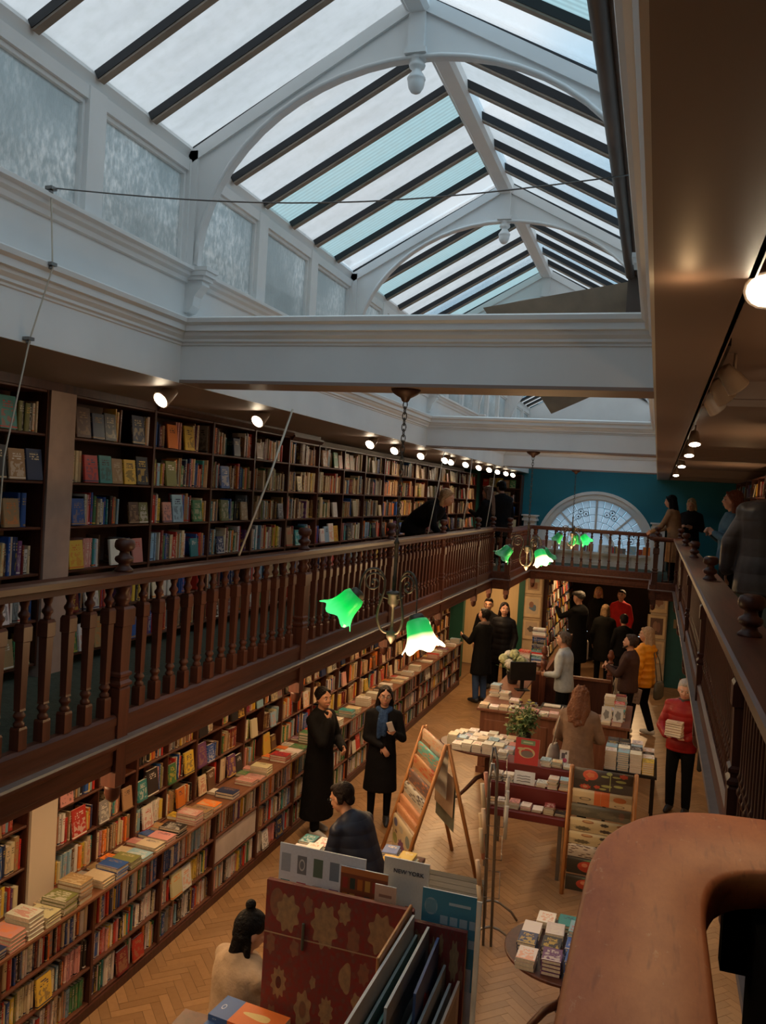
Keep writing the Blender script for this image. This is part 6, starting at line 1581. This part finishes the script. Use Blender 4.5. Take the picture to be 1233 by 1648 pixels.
    def lev(z, rx, ry, yo=0, raw=False):
        cz = Vector((0, yo, z)); cc = cz if (raw or z < hz) else U(cz)
        M3 = Matrix.Identity(3) if (raw or z < hz) else (Lr.to_3x3() @ Tr.to_3x3())
        lv.append(m.ring(cc, M3 @ Vector((1, 0, 0)), M3 @ Vector((0, 1, 0)), rx * b + th, ry * b + th, 20))
    fl = tp.get('flare', 1.0)
    if hem < .80:
        lev(hem, .175 * fl, .135 * fl); lev((hem + .85) / 2, .17 * (1 + (fl - 1) * .5), .13 * (1 + (fl - 1) * .5)); lev(.86, .165, .125)
    else: lev(hem, .16, .12); lev((hem + .93) / 2, .16, .12)
    lev(.925, .155, .118)
    lev(1.04, .142 * tp.get('waist', 1), .108); lev(1.18, .152, .115, .004); lev(1.30, .165, .115, -.004); lev(1.375, .16, .095, -.012); lev(1.42, .115, .075, -.015); lev(1.455, .066, .060, -.012)
    m.loft(lv, 20, 0, True, True)
    slv = tp.get('sleeve', .055)
    for s in (-1, 1): cap_(m, U((s * .05 * b, -.005, 1.385)), U((s * .172 * b, -.01, 1.362)), .066 + th * .4, slv + .005)
    for sd in 'RL':
        wr, hd, pn, pc, el, sh = hands[sd]; stop = el.lerp(wr, tp.get('cuff', .97))
        chain(m, [sh + Vector((0, 0, -.004)), el], [slv + .008, slv - .004]); chain(m, [el, stop], [slv - .002, slv - .014])
    if tp.get('hood'):
        a = U((0, -.09, 1.42)); chain(m, [U((-.09, -.04, 1.42)), a + Vector((-.03, 0, .0)), a + Vector((.03, 0, 0)), U((.09, -.04, 1.42))], [.04, .055, .055, .04]); 
    if tp.get('collar', 1): chain(m, [U((-.05, .02, 1.445)), U((-.055, -.04, 1.462)), U((0, -.075, 1.468)), U((.055, -.04, 1.462)), U((.05, .02, 1.445))], [.022] * 5)
    if tp.get('puff'):
        for z in (.84, .94, 1.05, 1.16, 1.27, 1.36):
            if z > hem: q0 = Vector((0, 0, z)) if z < hz else U((0, 0, z)); rx = {.84: .168, .94: .165, 1.05: .16, 1.16: .165, 1.27: .175, 1.36: .17}[z] * b + th; m.ell(q0, (rx + .012, rx * .76 + .012, .056), 20, 8, M=(Lr if z > hz else None))
        for sd in 'RL':
            wr, hd, pn, pc, el, sh = hands[sd]
            for u in (.15, .5, .85): m.ell(sh.lerp(el, u), (slv + .016,) * 3, 12, 8); 
            for u in (.15, .5, .82): m.ell(el.lerp(wr, u), (slv + .004,) * 3, 12, 8)
    remesh(m.obj(tp.get('nm', 'coat'), c, t), .014 if vox < .013 else .017, tp.get('sm', 5))
    bt = bottom or {'c': (.012, .012, .014)}
    m = MB(); r = bt.get('r', 0)
    for sd in 'RL':
        hp, kn, an, fd = HP[sd]; chain(m, [hp, kn, an + Vector((0, 0, .01))], [.10 + r, .070 + r, .056 + r * 1.3], 14)
    cap_(m, (0, 0, .94), (0, 0, .86), .12, .11, 16)
    remesh(m.obj(bt.get('nm', 'trousers'), cloth('legs_%s' % bt.get('name', 'black'), bt['c'], .85, .3), t), .014 if vox < .013 else .017, 3)
    for sd in 'RL':
        hp, kn, an, fd = HP[sd]; m = MB()
        base = Vector((an.x, an.y, an.z - .085)); 
        m.ell(base + fd * .055 + Vector((0, 0, .035)), (.046, .046, .034), 14, 8); chain(m, [base + Vector((0, 0, .05)) - fd * .03, base + fd * .06 + Vector((0, 0, .045)), base + fd * .155 + Vector((0, 0, .032))], [.046, .044, .030]); chain(m, [an + Vector((0, 0, -.03)), an + Vector((0, 0, .03))], [.044, .043])
        s_ = remesh(m.obj('shoe', plain('shoe_%d' % int(shoes[0] * 99), shoes, .5), t), .010, 2)
    return dict(t=t, hands=hands, Hd=Hd, HM=HM, U=U, HP=HP)

def scarf(P, col, name, tails=1):
    U, t = P['U'], P['t']; m = MB()
    chain(m, [U((-.07, .03, 1.43)), U((-.075, -.05, 1.455)), U((0, -.095, 1.46)), U((.075, -.05, 1.455)), U((.07, .03, 1.43)), U((.0, .085, 1.40)), U((-.07, .03, 1.43))], [.036] * 7)
    if tails:
        chain(m, [U((.03, .10, 1.40)), U((.045, .145, 1.28)), U((.05, .150, 1.12))], [.034, .036, .030]); chain(m, [U((-.02, .10, 1.40)), U((-.02, .150, 1.30)), U((-.015, .155, 1.15))], [.03, .034, .028])
    remesh(m.obj('scarf', cloth('scarf_' + name, col, .9, .8, 30), t), .011, 2)
def glasses(P):
    m = MB()
    for s in (-1, 1):
        m.tube([P['Hd'](s * .032 + .021 * math.cos(a * math.pi / 6), .096, .006 + .016 * math.sin(a * math.pi / 6)) for a in range(12)], .0022, 5, closed=True); m.tube([P['Hd'](s * .052, .094, .01), P['Hd'](s * .078, 0, .008)], .0018, 5)
    m.tube([P['Hd'](-.011, .097, .01), P['Hd'](.011, .097, .01)], .002, 5); m.obj('glasses', BLACKM, P['t'])
def held_world(P, local): return P['t'].matrix_basis @ Vector(local)
def base_matrix(P):
    t = P['t']; return Matrix.LocRotScale(t.location, t.rotation_euler, t.scale)

# --- by the left bookcases
p1 = person('tall person in a long black coat, hand to mouth, standing by the left bookcase', (-3.565, 9.0, 0), R_(-105), 1.70, head=(-15, 0, 0), arms=dict(R=dict(el=(.20, .16, 1.16), wr=(.07, .17, 1.44), curl=.9, pn=(0, -1, .2)), L=dict(el=(-.23, .06, 1.12), wr=(-.12, .22, 1.05), curl=.6)),
    top=dict(name='black_long', c=(.012, .011, .012), hem=.20, flare=1.15, th=.03, sleeve=.066), hair={'k': 'bun', 'c': (.012, .008, .007)}, shoes=(.42, .40, .38), legs=dict(R=dict(an=(.10, .06, .085)), L=dict(an=(-.10, -.08, .085))), skin='mid')
p2 = person('person in glasses, blue scarf and black coat, holding a phone', (-3.00, 9.62, 0), R_(-163), 1.66, head=(4, 0, 0), arms=dict(R=dict(el=(.20, .06, 1.10), wr=(-.02, .22, 1.02), curl=.4, pn=(0, -1, 0), hd=(-.5, .2, -.75)), L=dict(el=(-.24, .03, 1.12), wr=(-.14, .25, 1.20), curl=1.1, hd=(.3, .35, .5), pn=(.5, -.6, .2))),
    top=dict(name='black_mid', c=(.014, .013, .015), hem=.42, flare=1.12, th=.020, sleeve=.056), bottom={'c': (.008, .008, .010), 'nm': 'tights', 'name': 'tights', 'r': -.010}, shoes=(.015, .014, .015), hair={'k': 'long', 'c': (.018, .010, .008), 'L': .34}, skin='light')
scarf(p2, (.02, .05, .13), 'blue'); glasses(p2)
w = p2['hands']['L'][0]; d = p2['hands']['L'][1]
ph = MB().cbox((-.036, -.005, -.07), (.036, .005, .07), .004).obj('phone', plain('phone_pale', (.48, .45, .44), .3)); ph.matrix_world = base_matrix(p2) @ Matrix.Translation(w + d * .10 + Vector((.012, .02, .03))) @ Matrix.Rotation(.35, 4, 'Y') @ Matrix.Rotation(-.3, 4, 'X'); tag(ph, 'pale phone held by the person with the blue scarf', 'phone')
# --- navy puffer, leaning over the low table
p3 = person('person with glasses in a navy padded jacket bending over the low book table', (-2.02, 6.32, 0), R_(70), 1.68, lean=30, head=(8, -8, 0), arms=dict(R=dict(el=(.24, .16, 1.14), wr=(.16, .38, 1.12)), L=dict(el=(-.24, .16, 1.14), wr=(-.16, .38, 1.1))),
    top=dict(name='navy', mat=cloth('navy_puffer', (.012, .016, .032), .45, quilt=3.4), hem=.80, th=.034, sleeve=.064, sm=4), hair={'k': 'short', 'c': (.022, .012, .009)}, skin='mid', build=1.08, vox=.010)
glasses(p3)
# --- beige coat, black bobble beanie
p4 = person('person seen from behind in a beige hooded coat and black bobble hat', (-2.17, 4.34, 0), R_(-28), 1.50, lean=8, head=(-18, -6, 0), arms=dict(R=dict(el=(.24, .10, 1.13), wr=(.15, .33, 1.22), curl=.5), L=dict(el=(-.25, .05, 1.12), wr=(-.16, .28, 1.10))),
    top=dict(name='beige', c=(.36, .255, .165), hem=.45, flare=1.12, th=.035, hood=1, sleeve=.066, collar=1), hair={'k': 'beanie', 'c': (.010, .009, .010), 'pom': 1, 'under': (.012, .008, .007)}, vox=.010, build=1.2)
# --- behind the counter
p5 = person('grey-haired person in a pale blue shirt standing behind the counter', (-1.31, 14.25, 0), R_(80), 1.84, lean=4, head=(-6, 0, 0), arms=dict(R=dict(el=(.25, -.02, 1.12), wr=(.20, .20, 1.02)), L=dict(el=(-.24, .04, 1.10), wr=(-.10, .27, 1.05), curl=.5)),
    top=dict(name='shirt', c=(.40, .44, .47), hem=.80, th=.020, nm='shirt', sleeve=.058), hair={'k': 'short', 'c': (.09, .065, .05)}, build=1.08)
# --- curly auburn hair, brown coat, tote
p6 = person('person seen from behind with long curly auburn hair and a brown coat', (-.76, 10.62, 0), R_(-8), 1.74, head=(-4, -6, 0), arms=dict(R=dict(el=(.25, .05, 1.12), wr=(.17, .27, 1.02)), L=dict(el=(-.25, .02, 1.12), wr=(-.20, .22, .98))),
    top=dict(name='brown_coat', c=(.235, .155, .110), hem=.40, flare=1.22, th=.032, sleeve=.066, collar=0), hair={'k': 'curly', 'c': (.19, .08, .042), 'L': .30}, build=1.05)
m = MB(); lv = []
for z, rx, ry in ((.62, .09, .03), (.64, .15, .05), (.78, .155, .06), (.92, .12, .04), (.97, .09, .02)): lv.append(m.ring(Vector((-.29, -.02, z)), Vector((.25, 1, 0)).normalized(), Vector((1, -.25, 0)).normalized(), rx, ry, 18))
m.loft(lv, 18); tb = m.obj('tote_bag', cloth('tote_white', (.50, .46, .41), .85, .6, 8)); tag(tb, 'off-white cloth tote bag hanging from the shoulder of the person in the brown coat', 'bag'); tb.matrix_world = base_matrix(p6)
m2 = MB().tube([(-.29, -.08, .96), (-.25, -.09, 1.2), (-.20, -.03, 1.44), (-.24, .06, 1.2), (-.29, .06, .96)], .009, 6).obj('strap', MATS['tote_white'], tb)
# --- brown fleece + yellow puffer
p7 = person('bearded person in a dark brown fleece and black trousers, hands raised', (-.29, 14.62, 0), R_(78), 1.86, head=(0, 4, 0), arms=dict(R=dict(el=(.22, .10, 1.10), wr=(.10, .33, 1.14), curl=.7), L=dict(el=(-.22, .12, 1.10), wr=(-.05, .33, 1.20), curl=.8)),
    top=dict(name='fleece', c=(.045, .020, .016), hem=.84, nm='fleece', th=.024), hair={'k': 'short', 'c': (.035, .018, .012)}, build=1.1)
m = MB(); Hd7 = p7['Hd']; chain(m, [Hd7(-.06, .02, -.05), Hd7(-.035, .07, -.085), Hd7(0, .082, -.092), Hd7(.035, .07, -.085), Hd7(.06, .02, -.05)], [.014, .017, .018, .017, .014]); remesh(m.obj('beard', MATS['hair_short_34'] if 'hair_short_34' in MATS else cloth('beard7', (.03, .016, .01)), p7['t']), .008, 2)
p8 = person('fair-haired person in a bright yellow padded jacket beside the bearded one', (-.04, 15.45, 0), R_(66), 1.90, head=(14, 0, 0), arms=dict(R=dict(el=(.26, .10, 1.10), wr=(.16, .33, 1.08)), L=dict(el=(-.27, -.02, 1.10), wr=(-.26, .02, .84), curl=.8)),
    top=dict(name='yellow', mat=cloth('yellow_puffer', (.66, .25, .012), .5, quilt=3.2), hem=.78, puff=1, th=.035, sleeve=.066, hood=1, sm=3, nm='puffer_jacket'), hair={'k': 'long', 'c': (.36, .23, .13), 'L': .22}, shoes=(.55, .53, .5), legs=dict(L=dict(kn=(-.11, .12, .5), an=(-.12, .16, .085)), R=dict(an=(.1, -.12, .085))), build=1.05)
lg = MB().cbox((-.02, 0, 0), (.02, .002, .022), .001).obj('chest_badge', plain('badge_white', (.6, .6, .58), .5), p8['t']); lg.location = p8['U']((-.10, .185, 1.32)); lg.rotation_euler = (0, 0, .3)
wr = p8['hands']['L'][0]; bk = MB(); n = book_mb(bk, .03, .24, .17, Matrix.Identity(4)); o = bk.obj('book', [COVER, PAPER]); color_attr(o.data, [(.30, .22, .18, .4)], [(.1, .06, .05, 1)], [n]); o.matrix_world = base_matrix(p8) @ Matrix.Translation(wr + Vector((-.0, .0, -.30))) @ Matrix.Rotation(.15, 4, 'X'); tag(o, 'brown-grey book hanging from the hand of the person in yellow', 'book')
sb = MB(); lv = []
for z, rx, ry in ((.62, .10, .03), (.66, .16, .05), (.84, .15, .05), (.90, .12, .03)): lv.append(sb.ring(Vector((-.02, -.26, z)), Vector((1, 0, 0)), Vector((0, 1, 0)), rx, ry, 16))
sb.loft(lv, 16); s_ = sb.obj('shoulder_bag', plain('olive_bag', (.08, .07, .05), .7)); s_.matrix_world = base_matrix(p8); tag(s_, 'dark shoulder bag behind the person in yellow', 'bag'); MB().tube([(-.1, -.26, .88), (-.08, -.20, 1.2), (.0, -.12, 1.44), (.08, -.2, 1.2), (.08, -.26, .88)], .010, 6).obj('strap', MATS['olive_bag'], s_)
# --- red jacket with books
p9 = person('grey-haired person in a red padded jacket carrying a pile of books', (.50, 11.76, 0), R_(163), 1.77, head=(12, -14, 0), arms=dict(R=dict(el=(.25, .06, 1.10), wr=(.13, .27, 1.03), curl=.8, hd=(-.85, .35, 0), pn=(0, .3, 1), th=(0, -1, 0)), L=dict(el=(-.25, .06, 1.10), wr=(-.12, .28, 1.02), curl=.8, hd=(.85, .35, 0), pn=(0, .3, 1), th=(0, -1, 0))),
    top=dict(name='red', mat=cloth('red_puffer', (.26, .012, .012), .45, quilt=3.0), hem=.80, th=.026, sleeve=.064, sm=3, nm='jacket'), hair={'k': 'short', 'c': (.42, .40, .39)}, skin='pale', build=1.06, vox=.010)
m = MB(); chain(m, [p9['U'](q) for q in ((-.055, .02, 1.455), (0, .065, 1.44), (.055, .02, 1.455))], [.020, .022, .020]); remesh(m.obj('collar', cloth('grey_collar', (.06, .055, .06)), p9['t']), .01, 2)
RB.seed(3); z = 1.055
for k in range(6):
    bk = MB(); T = (.028, .03, .035, .03, .028, .022)[k]; n = book_mb(bk, T, .20, .135, Matrix.Identity(4)); o = bk.obj('book', [COVER, PAPER]); color_attr(o.data, [(*jit(PAL[['white', 'cream', 'pink', 'white', 'dark red', 'cream'][k]][0]), RB.random())], [(.2, .03, .03, 1)], [n])
    lay = Matrix(((0, 1, 0, 0), (0, 0, 1, -.10), (1, 0, 0, T / 2), (0, 0, 0, 1)))
    o.matrix_world = base_matrix(p9) @ Matrix.Translation((.01, .34, z)) @ Matrix.Rotation(RB.uniform(-.1, .1) + 1.57, 4, 'Z') @ lay; z += T + .001
    tag(o, '%s book, %s in the pile held by the person in red' % (['white', 'cream', 'pink', 'pale', 'dark red', 'top cream'][k], ORD[k] + ' up'), 'book', 'books carried by the person in red')
sb = MB().cbox((-.30, -.10, .62), (-.24, .16, .95), .02).obj('shoulder_bag', plain('black_bag', (.012, .012, .013), .7)); sb.matrix_world = base_matrix(p9); tag(sb, 'black bag at the hip of the person in red', 'bag')
# --- group at the far left
p12 = person('person in black coat, grey scarf and blue jeans at the far left bookcase', (-3.10, 16.15, 0), R_(58), 1.84, head=(10, 6, 0), arms=dict(R=dict(el=(.24, .02, 1.12), wr=(.2, .18, .95)), L=dict(el=(-.22, .10, 1.12), wr=(-.16, .33, 1.16))), top=dict(name='black_b', c=(.011, .011, .012), hem=.52, flare=1.1, th=.03), bottom={'c': (.035, .07, .16), 'name': 'jeans', 'nm': 'jeans'}, hair={'k': 'short', 'c': (.012, .009, .008)}, shoes=(.012, .012, .012), vox=.013)
scarf(p12, (.10, .075, .07), 'grey')
p10 = person('dark-haired person in a dark jacket left, before the cream door', (-3.28, 17.5, 0), R_(172), 1.88, head=(10, 0, 0), top=dict(name='black_c', c=(.013, .012, .014), hem=.8, th=.03), hair={'k': 'short', 'c': (.018, .011, .009)}, vox=.013, skin='mid')
p11 = person('long-haired person in a black padded coat right, before the cream door', (-2.86, 17.05, 0), R_(175), 1.88, head=(22, 0, 0), top=dict(name='black_d', mat=cloth('black_puffer', (.014, .013, .016), .5, quilt=3), hem=.6, th=.035), hair={'k': 'long', 'c': (.02, .011, .009), 'L': .26}, vox=.013)
# --- back room
p13 = person('tall person in a long black coat and grey flat cap in the opening', (-1.52, 18.9, 0), R_(62), 2.06, head=(0, -4, 0), arms=dict(L=dict(el=(-.2, .2, 1.25), wr=(-.1, .4, 1.35))), top=dict(name='black_e', c=(.009, .009, .010), hem=.42, th=.035), hair={'k': 'cap', 'c': (.05, .047, .045)}, vox=.014, build=1.1)
p14 = person('person in a dark olive coat seen from behind in the opening, fair hair', (-.97, 19.3, 0), R_(8), 1.78, top=dict(name='olive', c=(.022, .020, .016), hem=.5, th=.04, hood=1), hair={'k': 'bob', 'c': (.20, .12, .06)}, vox=.014)
tb = MB().cbox((-.36, -.05, .50), (-.30, .28, .88), .015).obj('tote_bag', cloth('tote2', (.42, .38, .32))); tb.matrix_world = base_matrix(p14); tag(tb, 'pale tote bag beside the person in the dark olive coat', 'bag')
p17 = person('short person in a black jacket seen from behind at the right of the opening', (-.55, 19.0, 0), R_(25), 1.62, top=dict(name='black_f', c=(.012, .012, .013), hem=.75, th=.035), hair={'k': 'beanie', 'c': (.015, .013, .013)}, vox=.014)
p15 = person('dark-haired person in a bright red jacket facing the camera in the back room', (-.72, 21.5, 0), R_(170), 1.92, top=dict(name='red2', c=(.42, .014, .012), hem=.8, th=.03), hair={'k': 'short', 'c': (.02, .012, .01)}, vox=.014)
p16 = person('blond person in a dark coat in the back room, beside the one in red', (-1.30, 21.9, 0), R_(150), 1.90, head=(25, 0, 0), top=dict(name='black_g', c=(.014, .013, .014), hem=.6, th=.03), hair={'k': 'bob', 'c': (.42, .26, .12)}, vox=.014)
# --- left gallery
G0 = GZ
p18 = person('fair-haired person in a dark jacket leaning far over the left railing', (-3.52, 12.2, G0), R_(-98), 1.76, lean=57, head=(6, 10, 0), arms=dict(R=dict(el=(.22, .30, 1.25), wr=(.10, .52, 1.30), curl=.7), L=dict(el=(-.22, .30, 1.25), wr=(-.06, .52, 1.30), curl=.7)),
    legs=dict(R=dict(kn=(.10, .02, .49), an=(.1, -.06, .085)), L=dict(kn=(-.1, .0, .49), an=(-.1, -.14, .085))), top=dict(name='black_h', c=(.012, .012, .016), hem=.78, th=.034, hood=1), hair={'k': 'bob', 'c': (.34, .20, .10)}, vox=.0125, build=1.15)
p19 = person('person with very long brown hair in a dark coat on the left gallery', (-3.12, 15.9, G0), R_(75), 1.62, head=(5, -8, 0), top=dict(name='black_i', c=(.014, .012, .014), hem=.5, th=.03), arms=dict(L=dict(el=(-.22, .12, 1.12), wr=(-.10, .34, 1.20))), hair={'k': 'long', 'c': (.11, .06, .04), 'L': .42}, vox=.0125)
p20 = person('person in a black coat and dark cap seen from behind at the gallery corner', (-3.04, 16.9, G0), R_(35), 1.74, head=(15, -12, 0), top=dict(name='black_j', c=(.010, .010, .013), hem=.62, th=.045), hair={'k': 'beanie', 'c': (.012, .011, .012)}, vox=.0125, build=1.12, shoes=(.3, .3, .3))
# --- right gallery
p21 = person('black-haired person in a tan coat leaning on the corner of the far railing', (.34, 16.55, G0), R_(70), 1.66, lean=12, arms=dict(L=dict(el=(-.2, .18, 1.12), wr=(-.12, .42, 1.06)), R=dict(el=(.22, .15, 1.1), wr=(.1, .38, 1.08))), top=dict(name='tan', c=(.30, .17, .085), hem=.42, th=.028), hair={'k': 'long', 'c': (.010, .008, .008), 'L': .26}, vox=.0125)
p22 = person('person with a pale blond bob in dark clothes on the far right gallery', (.62, 17.2, G0), R_(160), 1.62, head=(0, -20, 0), top=dict(name='black_k', c=(.018, .016, .018), hem=.7, th=.028), arms=dict(R=dict(wr=(.05, .3, 1.15)), L=dict(wr=(-.05, .3, 1.15))), hair={'k': 'bob', 'c': (.45, .34, .20)}, vox=.0125)
p23 = person('auburn-haired person in a blue denim jacket on the right gallery', (.83, 10.55, G0), R_(95), 1.66, head=(-10, 0, 0), arms=dict(R=dict(el=(.24, .05, 1.12), wr=(.06, .25, 1.2), curl=.6), L=dict(el=(-.25, .05, 1.10), wr=(-.02, .24, 1.22), curl=.6)), top=dict(name='denim', c=(.07, .14, .20), hem=.86, th=.03, nm='denim_jacket'), hair={'k': 'long', 'c': (.15, .045, .022), 'L': .30}, vox=.0125)
p24 = person('person in a bulky dark quilted jacket seen from behind at the right edge', (.955, 7.95, G0), R_(-8), 1.79, head=(10, -4, 0), arms=dict(L=dict(el=(-.30, .0, 1.12), wr=(-.33, .08, .88))), top=dict(name='dark_quilt', mat=cloth('dark_quilt', (.060, .056, .058), .45, quilt=2.2), hem=.68, th=.075, sleeve=.082, hood=1, nm='quilted_jacket'), hair={'k': 'short', 'c': (.16, .07, .04)}, build=1.18, vox=.0125)
flush_books(300)
# ================================================================ LAMPS
SHADE_HOT = emit_mat('lamp_face', (1.0, .82, .58), 30.0)
SPOTB = plain('spot_body', (.45, .36, .30), .4, var=.05)
def spot(x, y, z, tgt, power, label, on=True, lit=True, group=None, size=.05):
    t = empty('spotlight', label, 'spotlight', (x, y, z + .0), 0, group)
    d = (Vector(tgt) - Vector((x, y, z))).normalized(); M = d.to_track_quat('Z', 'Y').to_matrix().to_4x4()
    MB().lathe([(size * .35, -size * 1.6), (size * .6, -size * 1.5), (size * .8, -size * .6), (size, size * .6), (size, size * .75)], seg=16, M=M, cap=True).obj('lamp_housing', SPOTB, t)
    MB().lathe([(size * .86, size * .76), (size * .80, size * .80)], seg=16, M=M).obj('lamp_lens', SHADE_HOT if on else BLACKM, t)
    MB().tube([(0, 0, 0), (0, 0, 4.655 - z if x < .1 else 4.795 - z)], .008, 6).obj('mounting_stem', SPOTB, t)
    if lit and on:
        l = lamp('spot_lamp', 'SPOT', tuple(Vector((x, y, z)) + d * (size * .9)), power, target=(tgt if x > 0 else (-4.15, y + .1, 3.5)), spot_size=R_(95), spot_blend=.8, shadow_soft_size=.03); 
    return t
LS = [(-3.25, 4.95), (-3.28, 6.45), (-3.22, 9.2), (-3.3, 10.4), (-3.28, 11.6), (-3.2, 12.7), (-3.25, 13.3), (-3.18, 14.1), (-3.2, 15.3), (-3.18, 16.2), (-3.2, 17.2), (-3.18, 18.1), (-3.18, 19.0)]
for i, (x, y) in enumerate(LS):
    spot(x, y, 4.60, (x - .25, y - 1.0, 4.60 - .75), (0 if i == 0 else 46 if i > 3 else 8 if i > 1 else 6), 'round warm spotlight over the left gallery, %s from the near end' % ORD[i], lit=(i in (1, 2, 3, 5, 7, 9, 11)), group='spotlights over the left gallery', size=.062)
RS = [(.235, 2.42, 1), (.30, 4.25, 0), (.28, 4.7, 1), (.27, 5.2, 0), (.27, 7.9, 1), (.28, 9.6, 1), (.27, 12.2, 1), (.26, 15.6, 1)]
for i, (x, y, on) in enumerate(RS):
    spot(x, y, 4.66, (1.2, y + .5, 3.6) if on != 1 or i in (2,) else (.35, y - .5, 3.2) if i else (.05, 1.2, 3.5), 14 if i else 26, 'white track spotlight over the right gallery, %s from the near end' % ORD[i], on=bool(on), lit=i in (0, 2, 4, 6, 7), group='track spotlights over the right gallery', size=.055)
for w_, (ya, yb) in zip(('nearest', 'middle', 'farthest'), ((3.9, 5.18), (5.44, 11.08), (11.34, 15.9))): tag(MB().box((.225, ya, 4.765), (.255, yb, 4.798)).obj('lighting_track', BLACKM), 'dark lighting track on the right gallery ceiling, %s length' % w_, 'track', 'lighting tracks')
lamp('glow', 'POINT', (.035, 2.35, 4.59), .35, shadow_soft_size=.02)
# strip lights under the left gallery
for j, y in enumerate(np.arange(3.5, 17, 2.2)):
    y = float(y)
    t = empty('strip_light', 'slim warm strip light under the left gallery, %s from the near end' % ORD[j], 'strip light', (-3.38, y, 2.44), 0, 'strip lights under the left gallery')
    MB().box((-.03, -.8, -.035), (.03, .8, 0)).obj('housing', SPOTB, t); MB().box((-.028, -.78, -.042), (.028, .78, -.035)).obj('tube', emit_mat('tube_glow_%d' % j, (1, .75, .45), 8), t)
    lamp('strip_lamp', 'AREA', (-3.38, y, 2.39), 42, rot=(0, R_(-38), 0), shape='RECTANGLE', size=.08, size_y=1.6)
# under the right gallery and the cross gallery, back room
for (x, y, e) in ((1.0, 6, 12), (1.0, 10, 12), (1.0, 14, 12), (-1.3, 18.9, 14), (-3.4, 18.8, 16)):
    lamp('ceiling_lamp', 'AREA', (x, y, 2.42), e, rot=(0, 0, 0), shape='DISK', size=.4)
for (x, y, e, tg) in ((-1.6, 21.5, 170, (-2.5, 21.6, 1.4)), (-1.5, 24, 170, (-2.5, 24, 1.4)), (-.3, 22.2, 110, (-.2, 21.2, 1.5))):
    lamp('back_room_lamp', 'SPOT', (x, y, 2.4), e, target=tg, spot_size=R_(100), spot_blend=.7, shadow_soft_size=.05)  # last spot is added to brighten the right side of the back room
# pools of warm light on the shop floor from the chandeliers
for (x, y, z, e) in ((-1.5, 4.7, 3.0, 18), (-1.55, 10.7, 3.1, 28), (-1.5, 16.4, 3.1, 24), (-.6, 8.0, 2.3, 0)):
    if e: lamp('chandelier_lamp', 'POINT', (x, y, z), e, shadow_soft_size=.12)

for (x, y, e) in ((1.2, 3.5, 5), (1.2, 8.5, 5), (1.2, 14.5, 5)): lamp('ceiling_fill', 'AREA', (x, y, 3.9), e, rot=(R_(180), 0, 0), shape='DISK', size=.3)  # added lamps without fixtures, facing up to brighten the right gallery ceiling
